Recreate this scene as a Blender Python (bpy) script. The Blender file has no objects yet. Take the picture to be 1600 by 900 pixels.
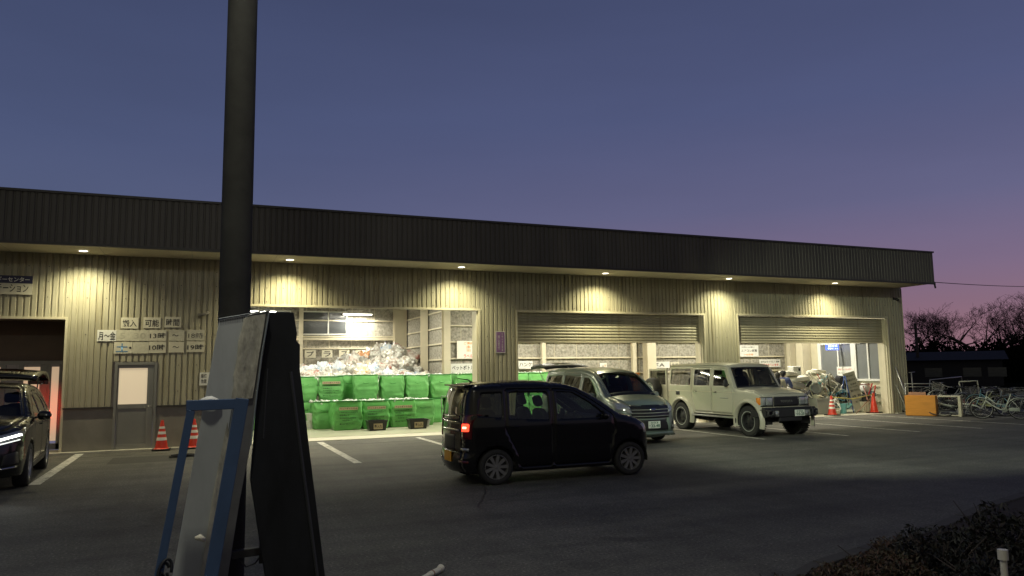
import bpy, bmesh, math, random
import numpy as np
from mathutils import Vector, Matrix, Euler, noise
from mathutils.geometry import delaunay_2d_cdt
from mathutils.bvhtree import BVHTree
PI = math.pi
SC = bpy.context.scene
COL = SC.collection

# ------------------------------------------------------------------ camera
YAW, PITCH, ROLL, FPX, EYE = 1.174466698, 0.110501228, -0.013736401, 1160.04, 1.67
def look_axes():
    d = Vector((math.cos(YAW)*math.cos(PITCH), math.sin(YAW)*math.cos(PITCH), math.sin(PITCH)))
    r = Vector((math.sin(YAW), -math.cos(YAW), 0)); u = r.cross(d)
    c, s = math.cos(ROLL), math.sin(ROLL)
    return c*r+s*u, -s*r+c*u, d
_r, _u, _d = look_axes()
cam = bpy.data.objects.new('camera', bpy.data.cameras.new('camera'))
COL.objects.link(cam); SC.camera = cam
m = Matrix((_r, _u, -_d)).transposed().to_4x4(); m.translation = (0, 0, EYE)
cam.matrix_world = m
cam.data.lens = FPX/1600*36; cam.data.sensor_width = 36
cam.data.clip_start = 0.05; cam.data.clip_end = 2000
SC.view_settings.view_transform = 'Standard'; SC.view_settings.look = 'None'
SC.view_settings.exposure = 0; SC.view_settings.gamma = 1
SC.cycles.use_denoising = True
SC.cycles.max_bounces = 8; SC.cycles.diffuse_bounces = 4; SC.cycles.glossy_bounces = 4
SC.cycles.transparent_max_bounces = 12; SC.cycles.transmission_bounces = 6
SC.cycles.sample_clamp_indirect = 4; SC.cycles.sample_clamp_direct = 0
SC.cycles.caustics_reflective = False; SC.cycles.caustics_refractive = False

def lin(c):
    return tuple((v/255/12.92 if v/255 <= .04045 else ((v/255+.055)/1.055)**2.4) for v in c)

# ------------------------------------------------------------------ dusk sky
W = bpy.data.worlds.new('World'); SC.world = W; W.use_nodes = True
nt = W.node_tree; nt.nodes.clear()
def N(tree, t, **k):
    n = tree.nodes.new(t)
    for a, b in k.items(): setattr(n, a, b)
    return n
out = N(nt, 'ShaderNodeOutputWorld'); bg = N(nt, 'ShaderNodeBackground')
tc = N(nt, 'ShaderNodeTexCoord'); sep = N(nt, 'ShaderNodeSeparateXYZ')
nt.links.new(tc.outputs['Generated'], sep.inputs[0])
def ramp(tree, stops, interp='LINEAR'):
    r = N(tree, 'ShaderNodeValToRGB'); e = r.color_ramp; e.interpolation = interp
    while len(e.elements) > 1: e.elements.remove(e.elements[-1])
    e.elements[0].position = stops[0][0]; e.elements[0].color = (*stops[0][1], 1)
    for p, c in stops[1:]:
        q = e.elements.new(p); q.color = (*c, 1)
    return r
SUN_AZ = math.radians(14)
warm = ramp(nt, [(0, lin((148,110,120))), (.05, lin((140,106,122))), (.12, lin((122,104,132))), (.2, lin((99,98,132))), (.32, lin((80,87,124))), (.5, lin((65,73,106))), (1, lin((38,45,74)))])
cool = ramp(nt, [(0, lin((104,102,124))), (.12, lin((88,96,126))), (.28, lin((74,84,118))), (.45, lin((63,72,104))), (1, lin((38,45,74)))])
nt.links.new(sep.outputs['Z'], warm.inputs[0]); nt.links.new(sep.outputs['Z'], cool.inputs[0])
dot = N(nt, 'ShaderNodeVectorMath', operation='DOT_PRODUCT'); dot.inputs[1].default_value = (math.cos(SUN_AZ), math.sin(SUN_AZ), 0)
nt.links.new(tc.outputs['Generated'], dot.inputs[0])
mr = N(nt, 'ShaderNodeMapRange', interpolation_type='SMOOTHSTEP')
mr.inputs['From Min'].default_value = .0; mr.inputs['From Max'].default_value = .98
nt.links.new(dot.outputs['Value'], mr.inputs['Value'])
cmap = N(nt, 'ShaderNodeMapping'); cmap.inputs['Scale'].default_value = (1.2, 1.2, 7.0); cmap.inputs['Rotation'].default_value = (.1, .05, 0)
nt.links.new(tc.outputs['Generated'], cmap.inputs[0])
cn = N(nt, 'ShaderNodeTexNoise'); cn.inputs['Scale'].default_value = 1.6; cn.inputs['Detail'].default_value = 5; nt.links.new(cmap.outputs[0], cn.inputs['Vector'])
cv = N(nt, 'ShaderNodeMapRange'); cv.inputs['From Min'].default_value = .3; cv.inputs['From Max'].default_value = .75; cv.inputs['To Min'].default_value = .96; cv.inputs['To Max'].default_value = 1.06
nt.links.new(cn.outputs['Fac'], cv.inputs['Value']); nt.links.new(cv.outputs[0], bg.inputs[1])
mx = N(nt, 'ShaderNodeMixRGB'); nt.links.new(mr.outputs[0], mx.inputs[0])
nt.links.new(cool.outputs[0], mx.inputs[1]); nt.links.new(warm.outputs[0], mx.inputs[2])
# added unseen warm glow low behind the camera, lifts surfaces facing it
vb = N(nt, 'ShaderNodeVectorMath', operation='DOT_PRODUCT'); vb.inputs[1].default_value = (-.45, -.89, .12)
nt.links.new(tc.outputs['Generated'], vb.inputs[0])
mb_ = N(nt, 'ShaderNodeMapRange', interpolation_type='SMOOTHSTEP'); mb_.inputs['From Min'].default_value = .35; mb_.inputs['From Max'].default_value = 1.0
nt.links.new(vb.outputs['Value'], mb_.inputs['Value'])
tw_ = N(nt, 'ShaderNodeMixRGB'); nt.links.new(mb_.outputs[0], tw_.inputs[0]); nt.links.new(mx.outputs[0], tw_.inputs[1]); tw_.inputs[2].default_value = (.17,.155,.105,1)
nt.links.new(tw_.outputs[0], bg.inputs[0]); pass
# a breath of physical twilight over the gradient
bg2 = N(nt, 'ShaderNodeBackground'); sky = N(nt, 'ShaderNodeTexSky', sky_type='NISHITA')
sky.sun_disc = False; sky.sun_elevation = math.radians(-4); sky.sun_rotation = math.radians(90-14)
nt.links.new(sky.outputs[0], bg2.inputs[0]); bg2.inputs[1].default_value = .05
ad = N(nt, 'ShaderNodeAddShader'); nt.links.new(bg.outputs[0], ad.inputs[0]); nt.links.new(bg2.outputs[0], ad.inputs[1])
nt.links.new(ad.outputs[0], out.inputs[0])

# ------------------------------------------------------------------ materials
def M(name, col, rough=.6, metal=0., var=.12, scale=3., bump=0., bscale=40., coat=0., spec=.5, emit=None, estr=0., trans=0., stretch=None, sheen=0.):
    m = bpy.data.materials.new(name); m.use_nodes = True; t = m.node_tree
    b = t.nodes['Principled BSDF']
    b.inputs['Roughness'].default_value = rough; b.inputs['Metallic'].default_value = metal
    b.inputs['Coat Weight'].default_value = coat; b.inputs['Coat Roughness'].default_value = .04
    b.inputs['Specular IOR Level'].default_value = spec
    b.inputs['Transmission Weight'].default_value = trans
    tcn = N(t, 'ShaderNodeTexCoord'); src = tcn.outputs['Object']
    if stretch:
        mp = N(t, 'ShaderNodeMapping'); mp.inputs['Scale'].default_value = stretch
        t.links.new(src, mp.inputs[0]); src = mp.outputs[0]
    if var:
        n = N(t, 'ShaderNodeTexNoise'); n.inputs['Scale'].default_value = scale; n.inputs['Detail'].default_value = 6; n.inputs['Roughness'].default_value = .62
        t.links.new(src, n.inputs['Vector'])
        r = ramp(t, [(.3, tuple(max(0, c*(1-var)) for c in col[:3])), (.7, tuple(min(1, c*(1+var)) for c in col[:3]))])
        t.links.new(n.outputs['Fac'], r.inputs[0]); t.links.new(r.outputs[0], b.inputs['Base Color'])
        rr = N(t, 'ShaderNodeMapRange'); rr.inputs['To Min'].default_value = max(0, rough-.08); rr.inputs['To Max'].default_value = min(1, rough+.1)
        t.links.new(n.outputs['Fac'], rr.inputs['Value']); t.links.new(rr.outputs[0], b.inputs['Roughness'])
    else:
        b.inputs['Base Color'].default_value = (*col[:3], 1)
    if bump:
        n2 = N(t, 'ShaderNodeTexNoise'); n2.inputs['Scale'].default_value = bscale; n2.inputs['Detail'].default_value = 4
        t.links.new(src, n2.inputs['Vector'])
        bp = N(t, 'ShaderNodeBump'); bp.inputs['Strength'].default_value = bump; bp.inputs['Distance'].default_value = .02
        t.links.new(n2.outputs['Fac'], bp.inputs['Height']); t.links.new(bp.outputs[0], b.inputs['Normal'])
    if emit:
        b.inputs['Emission Color'].default_value = (*emit, 1); b.inputs['Emission Strength'].default_value = estr
    return m

def glass_mat(name, tint=(.6,.65,.65), refl=.12, rough=.02):
    m = bpy.data.materials.new(name); m.use_nodes = True; t = m.node_tree; t.nodes.clear()
    o = N(t, 'ShaderNodeOutputMaterial'); tr = N(t, 'ShaderNodeBsdfTransparent'); gl = N(t, 'ShaderNodeBsdfGlossy')
    tr.inputs[0].default_value = (*tint, 1); gl.inputs['Roughness'].default_value = rough
    fr = N(t, 'ShaderNodeFresnel'); fr.inputs[0].default_value = 1.45
    mr_ = N(t, 'ShaderNodeMath', operation='MULTIPLY'); mr_.inputs[1].default_value = refl/.04
    t.links.new(fr.outputs[0], mr_.inputs[0])
    mn = N(t, 'ShaderNodeMath', operation='MINIMUM'); mn.inputs[1].default_value = .9
    t.links.new(mr_.outputs[0], mn.inputs[0])
    mi = N(t, 'ShaderNodeMixShader'); t.links.new(mn.outputs[0], mi.inputs[0])
    t.links.new(tr.outputs[0], mi.inputs[1]); t.links.new(gl.outputs[0], mi.inputs[2])
    t.links.new(mi.outputs[0], o.inputs[0])
    return m

# ------------------------------------------------------------------ mesh helpers
def tag(o, label=None, cat=None, group=None, kind=None):
    if label: o['label'] = label
    if cat: o['category'] = cat
    if group: o['group'] = group
    if kind: o['kind'] = kind
    return o

def empty(name, loc=(0,0,0), rz=0, label=None, cat=None, group=None, kind=None, scale=1):
    o = bpy.data.objects.new(name, None); o.empty_display_size = .2
    COL.objects.link(o); o.location = loc; o.rotation_euler = (0, 0, rz); o.scale = (scale,)*3
    return tag(o, label, cat, group, kind)

class MB:
    def __init__(s): s.v = []; s.f = []; s.mi = []; s.cur = 0
    def add(s, vs, fs):
        b = len(s.v); s.v += [tuple(v) for v in vs]; s.f += [tuple(i+b for i in f) for f in fs]; s.mi += [s.cur]*len(fs); return s
    def box(s, x0, x1, y0, y1, z0, z1, mat=None):
        vs = [(x,y,z) for x in (x0,x1) for y in (y0,y1) for z in (z0,z1)]
        if mat is not None: vs = [mat @ Vector(v) for v in vs]
        return s.add(vs, [(0,1,3,2),(4,6,7,5),(0,4,5,1),(2,3,7,6),(0,2,6,4),(1,5,7,3)])
    def cbox(s, c, size, rot=None):
        mt = Matrix.Translation(c)
        if rot is not None: mt = mt @ Euler(rot).to_matrix().to_4x4()
        a, b, d = size[0]/2, size[1]/2, size[2]/2
        return s.box(-a, a, -b, b, -d, d, mt)
    def tube(s, pts, r, n=8, caps=True, closed=False):
        pts = [Vector(p) for p in pts]; k = len(pts)
        rs = r if isinstance(r, (list, tuple)) else [r]*k
        base = len(s.v); prev = None; fs = []
        vs = []
        for i, p in enumerate(pts):
            if closed: t = pts[(i+1) % k]-pts[i-1]
            else: t = pts[min(i+1, k-1)]-pts[max(i-1, 0)]
            if t.length < 1e-9: t = Vector((0,0,1))
            t.normalize()
            if prev is None:
                a = Vector((0,0,1)) if abs(t.z) < .9 else Vector((1,0,0))
                u = t.cross(a).normalized()
            else:
                u = (prev - t*prev.dot(t))
                u = u.normalized() if u.length > 1e-6 else t.orthogonal().normalized()
            prev = u; w = t.cross(u)
            for j in range(n):
                a = 2*PI*j/n; vs.append(p+(u*math.cos(a)+w*math.sin(a))*rs[i])
        m_ = k if closed else k-1
        for i in range(m_):
            for j in range(n):
                a0 = i*n+j; a1 = i*n+(j+1) % n; b0 = ((i+1) % k)*n+j; b1 = ((i+1) % k)*n+(j+1) % n
                fs.append((a0, a1, b1, b0))
        if caps and not closed:
            fs.append(tuple(range(n-1, -1, -1))); fs.append(tuple((k-1)*n+j for j in range(n)))
        return s.add(vs, fs)
    def lathe(s, prof, n=24, mat=None, caps=False):
        """prof: (radius, height) pairs, spun about local z"""
        vs = []; fs = []
        for (r, z) in prof:
            for j in range(n):
                a = 2*PI*j/n; v = Vector((r*math.cos(a), r*math.sin(a), z))
                vs.append(mat @ v if mat is not None else v)
        for i in range(len(prof)-1):
            for j in range(n):
                fs.append((i*n+j, i*n+(j+1) % n, (i+1)*n+(j+1) % n, (i+1)*n+j))
        if caps:
            fs.append(tuple(range(n-1, -1, -1))); fs.append(tuple((len(prof)-1)*n+j for j in range(n)))
        return s.add(vs, fs)
    def grid(s, P):
        h = len(P); w = len(P[0]); return s.add([p for row in P for p in row], [(i*w+j, i*w+j+1, (i+1)*w+j+1, (i+1)*w+j) for i in range(h-1) for j in range(w-1)])
    def build(s, name, mat, parent=None, smooth=False, bevel=0., world=False, solid=0., loc=None, angle=None, weld=False):
        me = bpy.data.meshes.new(name)
        vs = s.v
        if world and parent is not None:
            L = parent.location; vs = [(v[0]-L[0], v[1]-L[1], v[2]-L[2]) for v in vs]
        me.from_pydata(vs, [], s.f)
        mats = mat if isinstance(mat, (list, tuple)) else [mat]
        for mm in mats: me.materials.append(mm)
        if len(mats) > 1: me.polygons.foreach_set('material_index', s.mi)
        if smooth:
            me.polygons.foreach_set('use_smooth', [True]*len(me.polygons))
        me.validate(); me.update()
        if weld or smooth:
            bm = bmesh.new(); bm.from_mesh(me)
            if weld: bmesh.ops.remove_doubles(bm, verts=bm.verts, dist=1e-5)
            bmesh.ops.recalc_face_normals(bm, faces=bm.faces)
            bm.to_mesh(me); bm.free()
        if smooth and angle is not None:
            me.set_sharp_from_angle(angle=math.radians(angle))
        o = bpy.data.objects.new(name, me); COL.objects.link(o)
        if parent is not None: o.parent = parent
        if loc is not None: o.location = loc
        if bevel:
            b = o.modifiers.new('bevel', 'BEVEL'); b.width = bevel; b.segments = 2; b.limit_method = 'ANGLE'; b.angle_limit = math.radians(40)
        if solid:
            q = o.modifiers.new('solid', 'SOLIDIFY'); q.thickness = solid; q.offset = -1
        return o

def copy_tree(o, parent=None):
    c = o.copy(); COL.objects.link(c)
    if parent is not None: c.parent = parent
    for ch in list(o.children): copy_tree(ch, c)
    return c

def setmat(o, frm, to):
    """give a copied thing its own colour without touching shared mesh data"""
    for ob in [o]+list(o.children_recursive):
        for sl in ob.material_slots:
            if sl.material is frm: sl.link = 'OBJECT'; sl.material = to

# lettering: text object turned into a mesh fitted to a box
def text_mesh(s, bold=.0):
    cu = bpy.data.curves.new('lettering', 'FONT'); cu.body = s; cu.size = 1; cu.offset = bold; cu.resolution_u = 2
    o = bpy.data.objects.new('tmp', cu); COL.objects.link(o)
    bpy.context.view_layer.update()
    dg = bpy.context.evaluated_depsgraph_get()
    me = bpy.data.meshes.new_from_object(o.evaluated_get(dg)); bpy.data.objects.remove(o); bpy.data.curves.remove(cu)
    return me
def lettering(s, x0, x1, z0, z1, mat, parent, y=-.004, bold=.0, name='lettering', vertical=False, M4=None, keep=False):
    """text in the local xz plane of parent, facing -y"""
    if vertical: s = '\n'.join(s)
    me = text_mesh(s, bold); me.name = name
    n = len(me.vertices); co = np.zeros(n*3); me.vertices.foreach_get('co', co); co = co.reshape(-1, 3)
    if n == 0: return None
    mn, mxx = co.min(0), co.max(0); sz = np.maximum(mxx-mn, 1e-6)
    fx = (x1-x0)/sz[0]; fz = (z1-z0)/sz[1]
    if keep: fx = fz = min(fx, fz)
    X = (co[:,0]-mn[0])*fx+x0 + ((x1-x0)-sz[0]*fx)/2; Z = (co[:,1]-mn[1])*fz+z0 + ((z1-z0)-sz[1]*fz)/2
    new = np.stack([X, np.full(n, y), Z], 1)
    me.vertices.foreach_set('co', new.ravel()); me.update()
    me.materials.clear(); me.materials.append(mat)
    for p in me.polygons: p.material_index = 0
    o = bpy.data.objects.new(name, me); COL.objects.link(o); o.parent = parent
    if M4 is not None: o.matrix_local = M4
    return o
# ================================================================== materials
m_clad = M('cladding_paint', (.42,.395,.29), rough=.42, var=.07, scale=1.2, stretch=(1,1,.15))
def cladding_material(base):
    m = bpy.data.materials.new('cladding_paint'); m.use_nodes = True; t = m.node_tree; b = t.nodes['Principled BSDF']
    c = N(t, 'ShaderNodeTexCoord'); mp = N(t, 'ShaderNodeMapping'); mp.inputs['Scale'].default_value = (1.25, .01, .01); t.links.new(c.outputs['Object'], mp.inputs[0])
    v = N(t, 'ShaderNodeTexVoronoi'); v.voronoi_dimensions = '1D'; sx = N(t, 'ShaderNodeSeparateXYZ'); t.links.new(mp.outputs[0], sx.inputs[0]); t.links.new(sx.outputs['X'], v.inputs['W']); v.inputs['Scale'].default_value = 1; v.inputs['Randomness'].default_value = .1
    sh = N(t, 'ShaderNodeSeparateColor'); t.links.new(v.outputs['Color'], sh.inputs[0]); r0 = N(t, 'ShaderNodeMapRange'); r0.inputs['To Min'].default_value = .90; r0.inputs['To Max'].default_value = 1.06; t.links.new(sh.outputs[0], r0.inputs['Value'])
    def noi(scale, st, d=6):
        q = N(t, 'ShaderNodeMapping'); q.inputs['Scale'].default_value = st; t.links.new(c.outputs['Object'], q.inputs[0]); n = N(t, 'ShaderNodeTexNoise'); n.inputs['Scale'].default_value = scale; n.inputs['Detail'].default_value = d; n.inputs['Roughness'].default_value = .65; t.links.new(q.outputs[0], n.inputs['Vector']); return n
    n1 = noi(6, (1,1,.07)); r1 = ramp(t, [(.30, (.70,.66,.58)), (.46, (1,1,1)), (.75, (1.05,1.05,1.05))]); t.links.new(n1.outputs['Fac'], r1.inputs[0])
    n2 = noi(1.1, (1,1,.7)); r2 = ramp(t, [(.3, (.86,.86,.84)), (.6, (1.03,1.03,1.03))]); t.links.new(n2.outputs['Fac'], r2.inputs[0])
    a = N(t, 'ShaderNodeMixRGB', blend_type='MULTIPLY'); a.inputs[0].default_value = 1; a.inputs[1].default_value = (*base, 1); t.links.new(r1.outputs[0], a.inputs[2])
    d = N(t, 'ShaderNodeMixRGB', blend_type='MULTIPLY'); d.inputs[0].default_value = 1; t.links.new(a.outputs[0], d.inputs[1]); t.links.new(r2.outputs[0], d.inputs[2])
    e = N(t, 'ShaderNodeMixRGB', blend_type='MULTIPLY'); e.inputs[0].default_value = 1; t.links.new(d.outputs[0], e.inputs[1]); t.links.new(r0.outputs[0], e.inputs[2])
    t.links.new(e.outputs[0], b.inputs['Base Color']); b.inputs['Roughness'].default_value = .45; b.inputs['Specular IOR Level'].default_value = .35
    return m
m_fascia = M('fascia_paint', (.078,.072,.062), rough=.55, var=.25, scale=1.5, stretch=(1,1,.2))
m_soffit = M('soffit_board', (.52,.48,.37), rough=.7, var=.05, scale=2)
m_trim = M('trim_beige', (.55,.51,.38), rough=.5, var=.05)
m_darktrim = M('dark_trim', (.045,.042,.04), rough=.5, var=.1)
m_dado = M('dado_panel', (.2,.19,.165), rough=.6, var=.14, scale=2.5, bump=.1)
m_door = M('door_aluminium', (.23,.23,.215), rough=.45, metal=.3, var=.06)
m_steel_beige = M('painted_steel', (.6,.55,.42), rough=.5, var=.05)
m_board = None
m_floor = M('floor_concrete', (.33,.34,.24), rough=.45, var=.15, scale=1.5, bump=.05)
m_apron = M('apron_concrete', (.5,.48,.4), rough=.75, var=.12, scale=3, bump=.1)
m_white = M('white_plastic', (.8,.8,.77), rough=.4, var=.03)
m_paper = M('sign_white', (.72,.72,.68), rough=.45, var=.05, scale=8)
m_paper_old = M('sign_cream', (.62,.59,.47), rough=.5, var=.08, scale=6)
m_ink = M('sign_black', (.012,.012,.014), rough=.5, var=0)
m_navy = M('sign_navy', (.02,.02,.07), rough=.4, var=.05)
m_blueink = M('sign_blue', (.05,.2,.42), rough=.5, var=0)
m_redink = M('sign_red', (.65,.05,.03), rough=.5, var=0)
m_orangeink = M('sign_orange', (.8,.3,.04), rough=.5, var=0)
m_purple = M('sign_purple', (.23,.12,.26), rough=.5, var=.06)
m_winglass = glass_mat('dark_window_glass', tint=(.10,.11,.12), refl=.1, rough=.05)
m_nightpane = M('night_pane', (.06,.065,.07), rough=.12, var=.2, scale=2, stretch=(1,1,4))
m_frost = M('frosted_grey_pane', (.17,.18,.185), rough=.3, var=.08, scale=2)
m_litpane = M('lit_frosted_pane', (.6,.5,.4), rough=.4, var=0, emit=(1,.70,.44), estr=.42)
m_litpane2 = M('lit_frosted_pane_door', (.6,.55,.45), rough=.4, var=0, emit=(1,.78,.50), estr=.44)
m_tube = M('tube_light_on', (1,1,1), var=0, emit=(1,.97,.82), estr=9)
m_can = M('downlight_on', (1,1,1), var=0, emit=(1,.93,.72), estr=9)
m_white_gloss = M('white_metal', (.7,.7,.66), rough=.35, var=.03)
m_ductile = M('galvanised', (.38,.38,.37), rough=.38, metal=.7, var=.12)
m_blacksteel = M('black_steel', (.02,.02,.022), rough=.45, var=.2)
m_rubber = M('rubber', (.018,.018,.018), rough=.8, var=.2, scale=12)

def board_material():
    """wood wool cement board: fine pale speckle, faint sheet joints come from real battens"""
    m = bpy.data.materials.new('wood_wool_board'); m.use_nodes = True; t = m.node_tree; b = t.nodes['Principled BSDF']
    c = N(t, 'ShaderNodeTexCoord'); n = N(t, 'ShaderNodeTexNoise'); n.inputs['Scale'].default_value = 11; n.inputs['Detail'].default_value = 5; n.inputs['Roughness'].default_value = .7
    t.links.new(c.outputs['Object'], n.inputs['Vector'])
    r = ramp(t, [(.36, (.19,.18,.15)), (.5, (.31,.295,.25)), (.64, (.42,.4,.34))]); t.links.new(n.outputs['Fac'], r.inputs[0])
    t.links.new(r.outputs[0], b.inputs['Base Color']); b.inputs['Roughness'].default_value = .85
    bp = N(t, 'ShaderNodeBump'); bp.inputs['Strength'].default_value = .5; bp.inputs['Distance'].default_value = .02
    t.links.new(n.outputs['Fac'], bp.inputs['Height']); t.links.new(bp.outputs[0], b.inputs['Normal'])
    return m
m_board = board_material()

def asphalt_material():
    m = bpy.data.materials.new('asphalt'); m.use_nodes = True; t = m.node_tree; b = t.nodes['Principled BSDF']
    c = N(t, 'ShaderNodeTexCoord')
    def noi(s, d=4, ro=.6):
        n = N(t, 'ShaderNodeTexNoise'); n.inputs['Scale'].default_value = s; n.inputs['Detail'].default_value = d; n.inputs['Roughness'].default_value = ro
        t.links.new(c.outputs['Object'], n.inputs['Vector']); return n
    a = noi(.35, 5); f = noi(34, 3, .85); g = noi(4, 6, .7)
    r1 = ramp(t, [(.3, (.086,.084,.077)), (.52, (.116,.113,.103)), (.72, (.152,.147,.134))]); t.links.new(a.outputs['Fac'], r1.inputs[0])
    r2 = ramp(t, [(.32, (.42,.42,.42)), (.52, (.95,.95,.95)), (.62, (1.25,1.24,1.2)), (.70, (3.4,3.3,3.0))]); t.links.new(f.outputs['Fac'], r2.inputs[0])
    r3 = ramp(t, [(.32, (.75,.75,.75)), (.6, (1.12,1.12,1.12))]); t.links.new(g.outputs['Fac'], r3.inputs[0])
    x = N(t, 'ShaderNodeMixRGB', blend_type='MULTIPLY'); x.inputs[0].default_value = 1
    y = N(t, 'ShaderNodeMixRGB', blend_type='MULTIPLY'); y.inputs[0].default_value = 1
    t.links.new(r1.outputs[0], x.inputs[1]); t.links.new(r2.outputs[0], x.inputs[2])
    t.links.new(x.outputs[0], y.inputs[1]); t.links.new(r3.outputs[0], y.inputs[2])
    def str_noise(sc, st, rot, stops):
        q = N(t, 'ShaderNodeMapping'); q.inputs['Scale'].default_value = st; q.inputs['Rotation'].default_value = (0,0,rot); t.links.new(c.outputs['Object'], q.inputs[0])
        n = N(t, 'ShaderNodeTexNoise'); n.inputs['Scale'].default_value = sc; n.inputs['Detail'].default_value = 5; n.inputs['Roughness'].default_value = .6; n.inputs['Distortion'].default_value = .4; t.links.new(q.outputs[0], n.inputs['Vector'])
        r = ramp(t, stops); t.links.new(n.outputs['Fac'], r.inputs[0]); return r
    col = y.outputs[0]
    for rr_ in (str_noise(1.0, (.12,1.6,1), .25, [(.36,(.80,.80,.80)),(.5,(1,1,1)),(.66,(1.16,1.15,1.12))]), str_noise(1.0, (1.5,.14,1), -.1, [(.38,(.86,.86,.86)),(.52,(1,1,1))]), str_noise(.55, (1,1,1), 0, [(.26,(.5,.5,.5)),(.34,(.95,.95,.95)),(.6,(1,1,1)),(.72,(1.2,1.19,1.16))])):
        z = N(t, 'ShaderNodeMixRGB', blend_type='MULTIPLY'); z.inputs[0].default_value = 1; t.links.new(col, z.inputs[1]); t.links.new(rr_.outputs[0], z.inputs[2]); col = z.outputs[0]
    t.links.new(col, b.inputs['Base Color'])
    rr = N(t, 'ShaderNodeMapRange'); rr.inputs['To Min'].default_value = .6; rr.inputs['To Max'].default_value = .95
    t.links.new(g.outputs['Fac'], rr.inputs['Value']); t.links.new(rr.outputs[0], b.inputs['Roughness'])
    bp = N(t, 'ShaderNodeBump'); bp.inputs['Strength'].default_value = .5; bp.inputs['Distance'].default_value = .01
    t.links.new(f.outputs['Fac'], bp.inputs['Height']); t.links.new(bp.outputs[0], b.inputs['Normal'])
    b.inputs['Specular IOR Level'].default_value = .3
    return m
m_asphalt = asphalt_material()

def worn_paint():
    m = bpy.data.materials.new('worn_line_paint'); m.use_nodes = True; t = m.node_tree; b = t.nodes['Principled BSDF']
    c = N(t, 'ShaderNodeTexCoord'); n = N(t, 'ShaderNodeTexNoise'); n.inputs['Scale'].default_value = 9; n.inputs['Detail'].default_value = 8; n.inputs['Roughness'].default_value = .75
    t.links.new(c.outputs['Object'], n.inputs['Vector'])
    r = ramp(t, [(.38, (.16,.155,.14)), (.5, (.5,.49,.45)), (.62, (.66,.65,.6))]); t.links.new(n.outputs['Fac'], r.inputs[0])
    t.links.new(r.outputs[0], b.inputs['Base Color']); b.inputs['Roughness'].default_value = .75
    return m
m_line = worn_paint()

# ================================================================== ground
m_clad2 = m_clad; m_clad = cladding_material((.41,.385,.285))
WALL = 19.0
g = MB(); g.add([(-400,-60,0),(600,-60,0),(600,WALL+.001,0),(-400,WALL+.001,0)], [(0,1,2,3)])
g.add([(23.06,WALL+.001,0),(600,WALL+.001,0),(600,700,0),(23.06,700,0),(-400,31.2,0),(23.06,31.2,0),(-400,700,0)], [(0,1,2,3),(4,5,3,6)])
tag(g.build('asphalt_ground', m_asphalt), kind='structure')
a = MB(); a.box(-14, 23.04, WALL+.002, 19.93, -.1, .012)
tag(a.build('concrete_threshold', m_apron), kind='structure')
a = MB(); a.box(-.3, 22.9, 19.97, 30.6, -.1, .014)
tag(a.build('warehouse_floor', m_floor), kind='structure')
a = MB(); a.box(-14, 23.04, 19.93, 19.97, -.1, -.004)
tag(a.build('drain_gap', m_blacksteel), kind='structure')
a = MB()                                             # narrow pale kerb along the foot of the wall
a.box(-14, .65, 18.80, WALL, -.05, .03); a.box(6.96, 8.08, 18.80, WALL, -.05, .03); a.box(22.3, 23.1, 18.86, WALL, -.05, .03)
tag(a.build('wall_foot_kerb', m_apron), kind='structure')
a = MB(); a.box(-14, 30, 17.86, 17.875, -.01, .003)
tag(a.build('asphalt_joint', m_blacksteel), kind='structure')

m_crack = M('crack_fill', (.045,.044,.042), rough=.6, var=.2)
m_patch = M('asphalt_patch', (.045,.044,.04), rough=.85, var=.35, scale=25, bump=.4, bscale=60)
rc = random.Random(77)
for (x, y, a, L_) in ((1.0,10.5,.35,6.5),(3.5,8.2,2.9,5.0),(6.5,15.6,.05,6.0),(9.0,8.5,.4,7.0),(-3.0,12.0,.1,4.5),(13.5,11.4,3.0,6.0),(2.5,16.9,.02,4.0),(17,10.6,.3,6),(4.2,6.8,1.2,2.4)):
    q = MB(); p = Vector((x, y, .003)); up = []; dn = []
    for k in range(int(L_/.12)):
        a += rc.uniform(-.35,.35); a *= 1; p = p+Vector((math.cos(a), math.sin(a), 0))*.12; w_ = rc.uniform(.004,.012); nn = Vector((-math.sin(a), math.cos(a), 0))*w_; up.append(p+nn); dn.append(p-nn); a = a*.92+(.08*(.1 if L_ < 5 else .25))
    q.grid([up, dn]); tag(q.build('asphalt_crack', m_crack, None), kind='structure')
for (x0, y0, x1, y1) in ((-1.6,16.2,.9,17.4),):
    q = MB(); q.add([(x0,y0,.002),(x1,y0,.002),(x1,y1,.002),(x0,y1,.002)], [(0,1,2,3)]); tag(q.build('asphalt_patch', m_patch, None), kind='structure')

def line_(x0, y0, x1, y1, w=.13):
    a = MB(); d = Vector((x1-x0, y1-y0)).normalized(); n = Vector((-d.y, d.x))*w/2
    a.add([(x0-n.x,y0-n.y,.004),(x0+n.x,y0+n.y,.004),(x1+n.x,y1+n.y,.004),(x1-n.x,y1-n.y,.004)], [(0,1,2,3)])
    tag(a.build('parking_line', m_line), kind='structure')
for x, y1, w in ((-2.36,13.75,.17),(2.72,14.05,.15),(5.16,13.9,.13),(7.7,13.9,.13),(12.1,13.9,.1),(14.35,13.6,.1),(16.65,13.5,.1),(18.8,13.4,.1),(20.85,13.4,.1),(23.2,13.3,.1)):
    line_(x, 18.72, x+.02, y1, w)

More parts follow.
